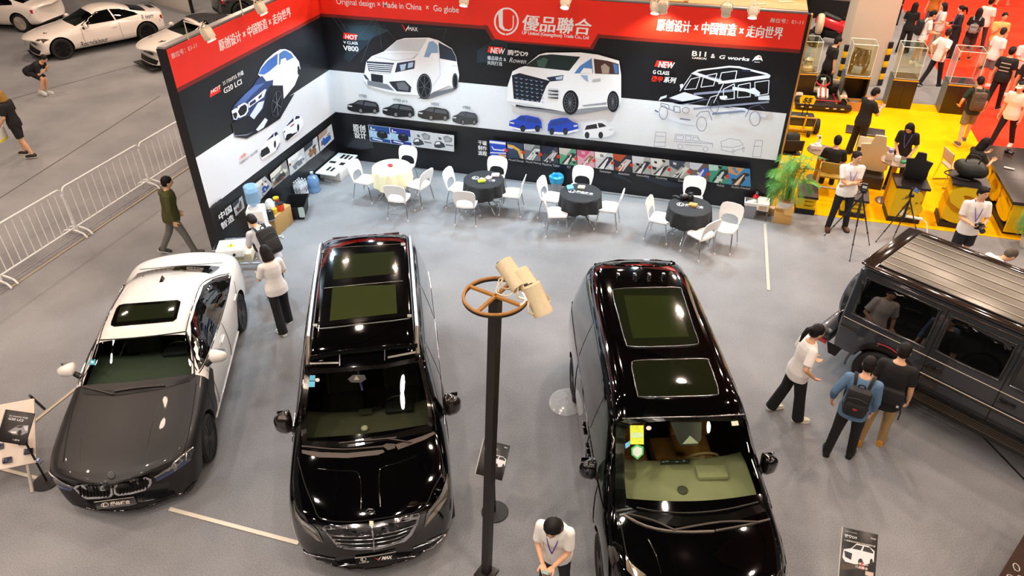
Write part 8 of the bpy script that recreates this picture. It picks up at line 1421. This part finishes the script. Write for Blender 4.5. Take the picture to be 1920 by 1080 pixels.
def backpack(p, label, col, sz=(.30, .16, .44), cy=-.215, cz=.24, strapc=None, n=2):
    c = p['w'](p['T']((0, cy, cz))); t = thing('backpack', label, 'backpack', c, p['rz']); t.rotation_euler = (-p['lean'], 0, p['rz']) if False else (Matrix.Rotation(p['rz'], 3, 'Z') @ p['R']).to_euler(); s = p['s']; mt = M(col, .7, var=.12, bump=.2)
    m = MB(); m.box((0, 0, 0), (sz[0]*s, sz[1]*s, sz[2]*s), bev=.07*s); m.build('bag', mt, t); m = MB(); m.box((0, -sz[1]*.5*s, -sz[2]*.16*s), (sz[0]*.78*s, .07*s, sz[2]*.45*s), bev=.03*s); pk = m.build('front_pocket', mt, t)
    m = MB(); m.tube(bez([(-sz[0]*.38*s, -sz[1]*.54*s, sz[2]*.2*s), (0, -sz[1]*.56*s, sz[2]*.26*s), (sz[0]*.38*s, -sz[1]*.54*s, sz[2]*.2*s)], 4), .005, 5); m.build('zip', M('3a3a3c', .4), t); m = MB(); m.tube(bez([(-.04*s, .04*s, sz[2]*.5*s), (-.03*s, .03*s, sz[2]*.58*s), (.03*s, .03*s, sz[2]*.58*s), (.04*s, .04*s, sz[2]*.5*s)], 3), .01*s, 6); m.build('carry_loop', mt, t)
    inv = Matrix.Rotation(p['rz'], 4, 'Z').inverted(); Li = lambda v: p['R'].inverted() @ (Vector(p['T'](v))-p['T']((0, cy, cz)))
    for sd in (1, -1):
        m = MB(); pts = [Li((sd*.085, -.13, .42)), Li((sd*.10, -.09, .52)), Li((sd*.115, .0, .545)), Li((sd*.12, .10, .46)), Li((sd*.125, .155, .32)), Li((sd*.16, .08, .14)), Li((sd*.14, -.12, .06))]; rows = []
        for q in bez(pts, 4): rows.append([q+Vector((sd*-.022*s, 0, .0)), q+Vector((sd*.022*s, 0, .0))])
        m.grid(rows); vs = m.v[:]; m.v = [(x, y+.012, z) for x, y, z in vs]; m.build('strap', M(strapc or col, .7), t, smooth=60)
    return t
def phone(p, pos, label, rz=0, col='1c2024', scr='8aa8a0', tilt=.6, sz=(.075, .15)):
    c = p['w'](p['T'](pos)); t = thing('phone', label, 'phone', c); t.rotation_euler = (tilt, 0, p['rz']+rz); m = MB(); m.box((0, 0, 0), (sz[0], sz[1], .009), bev=.004); m.build('phone_body', M(col, .3), t); m = MB(); m.box((0, 0, .005), (sz[0]*.9, sz[1]*.92, .002)); m.build('screen', M(scr, .1, var=.3, scale=30, emit=.3), t, smooth=0); return t
NEAR, MID, FAR = .011, .014, .02
WT, BT = 'efebe6', '121215'
p = person('person in a white polo with purple lanyard, looking down at a phone, bottom centre', below(1046, 946, 1.58), 178, 1.62, lean=10, head=(26, 0), arms=((.07, .30, .17), (-.06, .31, .18)), top=(WT, 'short'), bottom=('20202a', 'trousers'), hair=('bob', '140f0d'), lanyard='5c4ca8', vox=NEAR, fat=1.08, fem=True, collar=True, palm=(0, -.2, 1), curl=.35)
phone(p, (.0, .40, .20), 'phone with a pale green screen in the hands of the person bottom centre')
person('person in white T-shirt with a black ponytail, walking right past the offroader', feet(1474, 778), -72, 1.68, lean=5, head=(12, -8), legs=((9, 2), (-9, 8)), splay=3, arms=((.24, .10, .05), (-.16, .22, .10)), top=(WT, 'short'), bottom=(BT, 'wide'), shoes='e8e0c8', sole='f0e8d4', hair=('pony', '14100e'), vox=NEAR, fat=1.05, fem=True)
p = person('person in a blue shirt and black trousers carrying a black backpack', feet(1570, 854), -14, 1.70, lean=4, head=(16, 0), legs=((5, 0), (-3, 0)), splay=4, arms=((.22, .08, -.06), (-.29, .05, -.02)), top=('5c7c9c', 'rolled'), bottom=(BT, 'trousers'), shoes='141416', sole='18181a', hair=('short', '14110f'), vox=NEAR, fat=1.02)
backpack(p, 'black backpack with a small red logo on the blue shirted person', '1c1b1c'); m = MB(); m.box(p['w'](p['T']((0, -.335, .20))), (.05, .012, .02), RZ(p['rz'])); o = m.build('red_logo', M('b83030', .5), None, smooth=0); bp = bpy.data.objects['backpack']; bpy.context.view_layer.update(); o.parent = bp; o.matrix_parent_inverse = bp.matrix_world.inverted()
p = person('person in black T-shirt and khaki trousers, right of the blue shirted one', feet(1630, 828), -16, 1.72, lean=4, head=(14, 5), legs=((3, 0), (-6, 4)), splay=3, arms=((.26, .08, -.06), (-.2, .1, -.05)), top=('131315', 'short'), bottom=('a8895c', 'trousers'), shoes='c88a28', sole='c89038', hair=('short', '15110f'), vox=NEAR, fat=1.08, topl=-.20)
t = thing('waist_bag', 'black waist bag across the back of the person in khaki trousers', 'bag', p['w'](p['T']((.02, -.17, .08))), p['rz']); m = MB(); m.box((0, 0, 0), (.34, .10, .24), bev=.04); m.build('bag', M('1a1919', .7), t); m = MB(); m.tube([(.16, -.03, -.08), (.19, -.03, -.2), (.19, -.02, -.32)], .009, 5); m.build('loose_strap', M('141414', .7), t); m = MB(); m.box((.13, -.055, -.09), (.03, .008, .03)); m.build('buckle', M('d8d4cc', .5), t)
p = person('person in a white polo standing with folded arms beside the tripod', feet(1567, 429), 188, 1.74, lean=-2, head=(8, -22), legs=((2, 0), (-2, 0)), splay=6, arms=((-.08, .20, .20, .9, -.2, -.5), (.10, .22, .17, -.9, -.2, -.5)), top=(WT, 'short'), bottom=('15151c', 'trousers'), shoes='5a3418', sole='2a1c12', hair=('short', '1a1512'), lanyard='7c6cc0', vox=NEAR, fat=1.08, collar=True, palm=(0, -.9, .3), curl=.2)
p = person('person in a white polo and dark shorts holding a camera behind the offroader', below(1846, 352, 1.70), 186, 1.72, lean=-2, head=(6, -20), arms=((.10, .28, .17), (-.10, .28, .16)), top=(WT, 'short'), bottom=('14161e', 'shorts'), shoes='e0dcd4', hair=('fluffy', '17120f'), lanyard='6c5cb8', vox=NEAR, fat=1.05, collar=True, palm=(0, 0, 1), curl=.6)
camera_thing(p['w'](p['T']((0, .36, .12))), p['rz']+pi, 'black camera held by the person in dark shorts', 1.1)
person('grey cropped person in a white shirt bending down behind the offroader roof', below(1848, 480, 1.42), -62, 1.72, lean=38, head=(24, 0), arms=((.15, .3, .1), (-.15, .3, .1)), top=(WT, 'short'), bottom=('1a1a20', 'trousers'), hair=('bald', '5a5048'), lanyard='6c5cb8', vox=NEAR, fat=1.1)
p = person('person in a pale grey shirt with a black backpack leaning over the truss', feet(524, 556), 62, 1.70, lean=30, head=(26, 0), arms=((.10, .38, .22), (-.12, .42, .24)), top=('c8c6cc', 'short'), bottom=('28344c', 'trousers'), hair=('short', '17120f'), vox=NEAR, fat=1.05)
backpack(p, 'large black backpack on the person leaning over the truss', '151517', (.34, .20, .48), -.24, .22)
person('person in white T-shirt and black trousers with bobbed hair, beside the white sedan', feet(535, 614), 58, 1.62, lean=4, head=(20, 0), legs=((8, 0), (-10, 6)), arms=((.12, .28, .16), (-.12, .30, .17)), top=(WT, 'short'), bottom=(BT, 'wide'), shoes='ece8e0', sole='f0ece4', hair=('bob', '181210'), vox=NEAR, fem=True, fat=1.05, palm=(0, 0, 1))
p = person('person in an olive green hooded jacket walking between barriers and the sedan', feet(342, 474), -52, 1.70, lean=6, head=(6, -10), legs=((20, 6), (-18, 12)), arms=((.24, .05, -.06), (-.20, .12, -.03)), top=('46461c', 'hoodie'), bottom=('6a6862', 'trousers'), shoes='3a3a3a', hair=('fluffy', '120f0e'), vox=NEAR, fat=1.04)
person('person crouching to photograph the white coupe, black T-shirt and yellow striped shorts', feet(74, 178), -78, 1.68, lean=62, head=(-18, 0), legs=((62, 88), (48, 66)), arms=((.05, .20, .50, .6, .2, -.9), (-.05, .20, .48, -.6, .2, -.9)), top=(BT, 'short'), bottom=('15151a', 'shorts'), shoes='c8d0cc', hair=('short', '1c1512'), vox=MID)
p = person('fair haired person in black T-shirt and shorts at the left frame edge', feet(52, 293), 108, 1.72, lean=3, head=(8, 0), legs=((10, 4), (-12, 8)), arms=((.23, .06, -.07), (-.20, .2, .02)), top=(BT, 'short'), bottom=('121216', 'shorts'), shoes='2a2420', sole='e4dccc', hair=('bob', 'a07838'), vox=MID)
t = thing('carrier_bag', 'yellow and white carrier bag held by the fair haired person', 'bag', p['w'](p['T']((-.24, .28, -.22))), 1.9); m = MB(); m.box((0, 0, 0), (.34, .10, .32), bev=.02); m.build('bag', M('ece8e0', .5), t); m = MB(); m.box((0, 0, -.11), (.345, .105, .08), bev=.02); m.build('yellow_band', M('e8e020', .5), t); m = MB(); m.tube(bez([(-.08, 0, .16), (-.06, 0, .27), (.06, 0, .27), (.08, 0, .16)], 4), .008, 5); m.build('bag_handle', M('e8d820', .5), t)
# yellow booth
p = person('person in a black vest looking at a phone on the yellow carpet', feet(1600, 292), -58, 1.74, lean=4, head=(22, 0), arms=((.10, .30, .30), (-.08, .32, .28)), top=('17171a', 'short'), bottom=('141417', 'wide'), hair=('short', '16120f'), lanyard='5c4ca8', vox=MID, fat=1.08)
phone(p, (.0, .42, .32), 'phone held up by the person in the black vest', col='e8e8ec', scr='88c0b0')
person('long haired person in black looking down, standing by the chrome table', feet(1672, 352), 165, 1.66, lean=6, head=(30, 10), arms=((.10, .25, .08), (-.16, .22, .06)), top=(BT, 'short'), bottom=(BT, 'trousers'), hair=('long', '0e0b0b'), lanyard='6c5cb8', vox=MID, fem=True)
person('person in black seated with back to the camera behind the palm', below(1556, 322, .47), -6, 1.72, lean=6, head=(10, 0), legs=((82, 86), (78, 84)), pel=.50, arms=((.16, .30, .12), (-.16, .30, .12)), top=(BT, 'short'), bottom=(BT, 'trousers'), hair=('short', '17120f'), lanyard='6c5cb8', vox=MID)
person('long haired person in black seated at the yellow counter, seen from behind', below(1812, 322, .62), -66, 1.66, lean=14, head=(8, 0), legs=((70, 80), (74, 82)), pel=.66, arms=((.14, .34, .34), (-.10, .30, .44)), top=(BT, 'short'), bottom=(BT, 'trousers'), hair=('long', '0e0b0b'), vox=MID, fem=True)
person('person in black standing between the column and the red buggy', feet(1540, 180), -68, 1.74, lean=4, head=(16, 0), legs=((12, 2), (-10, 8)), top=(BT, 'short'), bottom=(BT, 'wide'), hair=('short', '17120f'), vox=MID, fat=1.06)
p = person('person in dark green T-shirt and khaki shorts with a brown backpack', feet(1800, 268), 4, 1.72, lean=5, head=(12, -6), legs=((12, 2), (-14, 10)), arms=((.25, .06, -.05), (-.27, .12, .05)), top=('1c2a1c', 'short'), bottom=('7c7050', 'shorts'), shoes='6a5a54', hair=('short', '14110f'), vox=MID)
backpack(p, 'grey brown backpack on the person in khaki shorts', '5c4a3c', (.32, .18, .46))
person('person in white T-shirt and white cap walking across the red carpet', feet(1872, 276), 142, 1.74, lean=4, head=(10, 0), legs=((18, 4), (-18, 10)), top=('f2e8d8', 'short'), bottom=(BT, 'trousers'), shoes='e4dccc', hair=('short', '17120f'), vox=MID, cap='e8dcc4', fat=1.06)
person('cropped haired person in white T-shirt and black trousers between the glass cases', feet(1743, 162), -52, 1.74, lean=4, head=(0, -30), legs=((14, 2), (-16, 10)), arms=((.2, -.12, .0), (-.2, -.10, .0)), top=(WT, 'short'), bottom=(BT, 'trousers'), shoes='1a1c28', sole='e8e8e8', hair=('bald', '2a221e'), vox=MID)
p = person('person in white T-shirt and khaki shorts with a black shoulder bag behind the glass cases', feet(1714, 122), -84, 1.74, lean=5, head=(12, 0), arms=((.14, .28, .14), (-.14, .28, .13)), top=(WT, 'short'), bottom=('b09c74', 'shorts'), shoes='e8dcc8', hair=('short', '15110f'), vox=MID, fat=1.04)
backpack(p, 'black backpack on the person in khaki shorts behind the glass cases', '161618', (.34, .18, .46))
person('person in white top and khaki trousers handing over a leaflet on the red carpet', feet(1746, 100), 98, 1.66, lean=3, head=(6, 0), arms=((.12, .32, .22), (-.14, .28, .16)), top=('e8e2d8', 'short'), bottom=('b0a07c', 'wide'), hair=('bob', '1a1512'), lanyard='7c6cc0', vox=FAR, fem=True, face=False)
person('person in a long black coat with purple lanyard on the red carpet', feet(1776, 108), 92, 1.68, lean=2, head=(8, 0), arms=((.14, .26, .18), (-.14, .24, .16)), top=('16161c', 'long'), bottom=('121216', 'wide'), hair=('pony', '15110f'), lanyard='7c6cc0', vox=FAR, fem=True, face=False, topl=-.5)
person('person with long dark hair in a black dress by the white column', feet(1690, 100), -20, 1.66, head=(10, 0), arms=((.12, .24, .1), (-.12, .24, .1)), top=(BT, 'short'), bottom=(BT, 'wide'), hair=('long', '140f0d'), vox=FAR, fem=True, face=False)
p = person('long haired person with a small grey backpack walking along the red carpet', feet(1806, 112), -18, 1.66, lean=3, legs=((12, 2), (-12, 8)), top=(BT, 'short'), bottom=('3a3430', 'shorts'), hair=('long', '1c1210'), vox=FAR, fem=True, face=False)
backpack(p, 'small grey backpack on the long haired person on the red carpet', '8a8684', (.26, .12, .30), -.20, .16)
person('short haired person in white behind the long haired one on the red carpet', feet(1828, 92), -40, 1.7, legs=((12, 2), (-12, 8)), top=('ece4dc', 'short'), bottom=('3a3a40', 'trousers'), hair=('short', '17120f'), vox=FAR, face=False)
person('person with glasses in a yellow shirt facing the camera on the red carpet', feet(1848, 128), 172, 1.74, head=(4, -10), arms=((.05, .22, .34), (-.22, .06, -.06)), top=('e0c070', 'short'), bottom=('8a8070', 'shorts'), hair=('short', '15110f'), vox=FAR)
person('cropped haired person in white T-shirt with lanyard, left of the guards', feet(1842, 160), -60, 1.72, lean=4, head=(2, -20), top=(WT, 'short'), bottom=('6c6c70', 'shorts'), shoes='e8e4dc', hair=('bald', '2a221e'), lanyard='7c6cc0', vox=FAR)
person('guard in black uniform and cap with reflective strips, seen from behind', feet(1856, 205), -28, 1.76, lean=3, legs=((10, 2), (-10, 6)), top=('15161a', 'short'), bottom=('15161a', 'trousers'), hair=('short', '15110f'), cap='17181c', vox=FAR, face=False, strip='b8b4ac', fat=1.1)
person('guard in black uniform with reflective strips at the right frame edge', feet(1898, 222), -20, 1.78, lean=3, legs=((10, 2), (-10, 6)), top=('15161a', 'short'), bottom=('15161a', 'trousers'), hair=('short', '15110f'), vox=FAR, face=False, strip='b8b4ac', fat=1.1)
person('person in a white T-shirt with pink print near the guards', feet(1890, 178), 200, 1.74, head=(14, 0), arms=((.10, .28, .14), (-.10, .28, .14)), top=('ecdcdc', 'short'), bottom=('1a1a20', 'shorts'), shoes='e8e8e8', hair=('short', '15110f'), vox=FAR, face=False)
person('person in an orange and brown patterned top at the top frame edge', feet(1736, 62), 150, 1.68, top=('b87020', 'short'), bottom=('54586c', 'trousers'), hair=('bob', '1a1512'), vox=FAR, face=False, fem=True)
person('walking person cut by the top frame edge on the red carpet', feet(1878, 10), -30, 1.7, legs=((18, 4), (-18, 14)), top=('d8d0c8', 'short'), bottom=('b09a84', 'shorts'), shoes='a87c50', hair=('short', '15110f'), vox=FAR, face=False)
run_blobs()
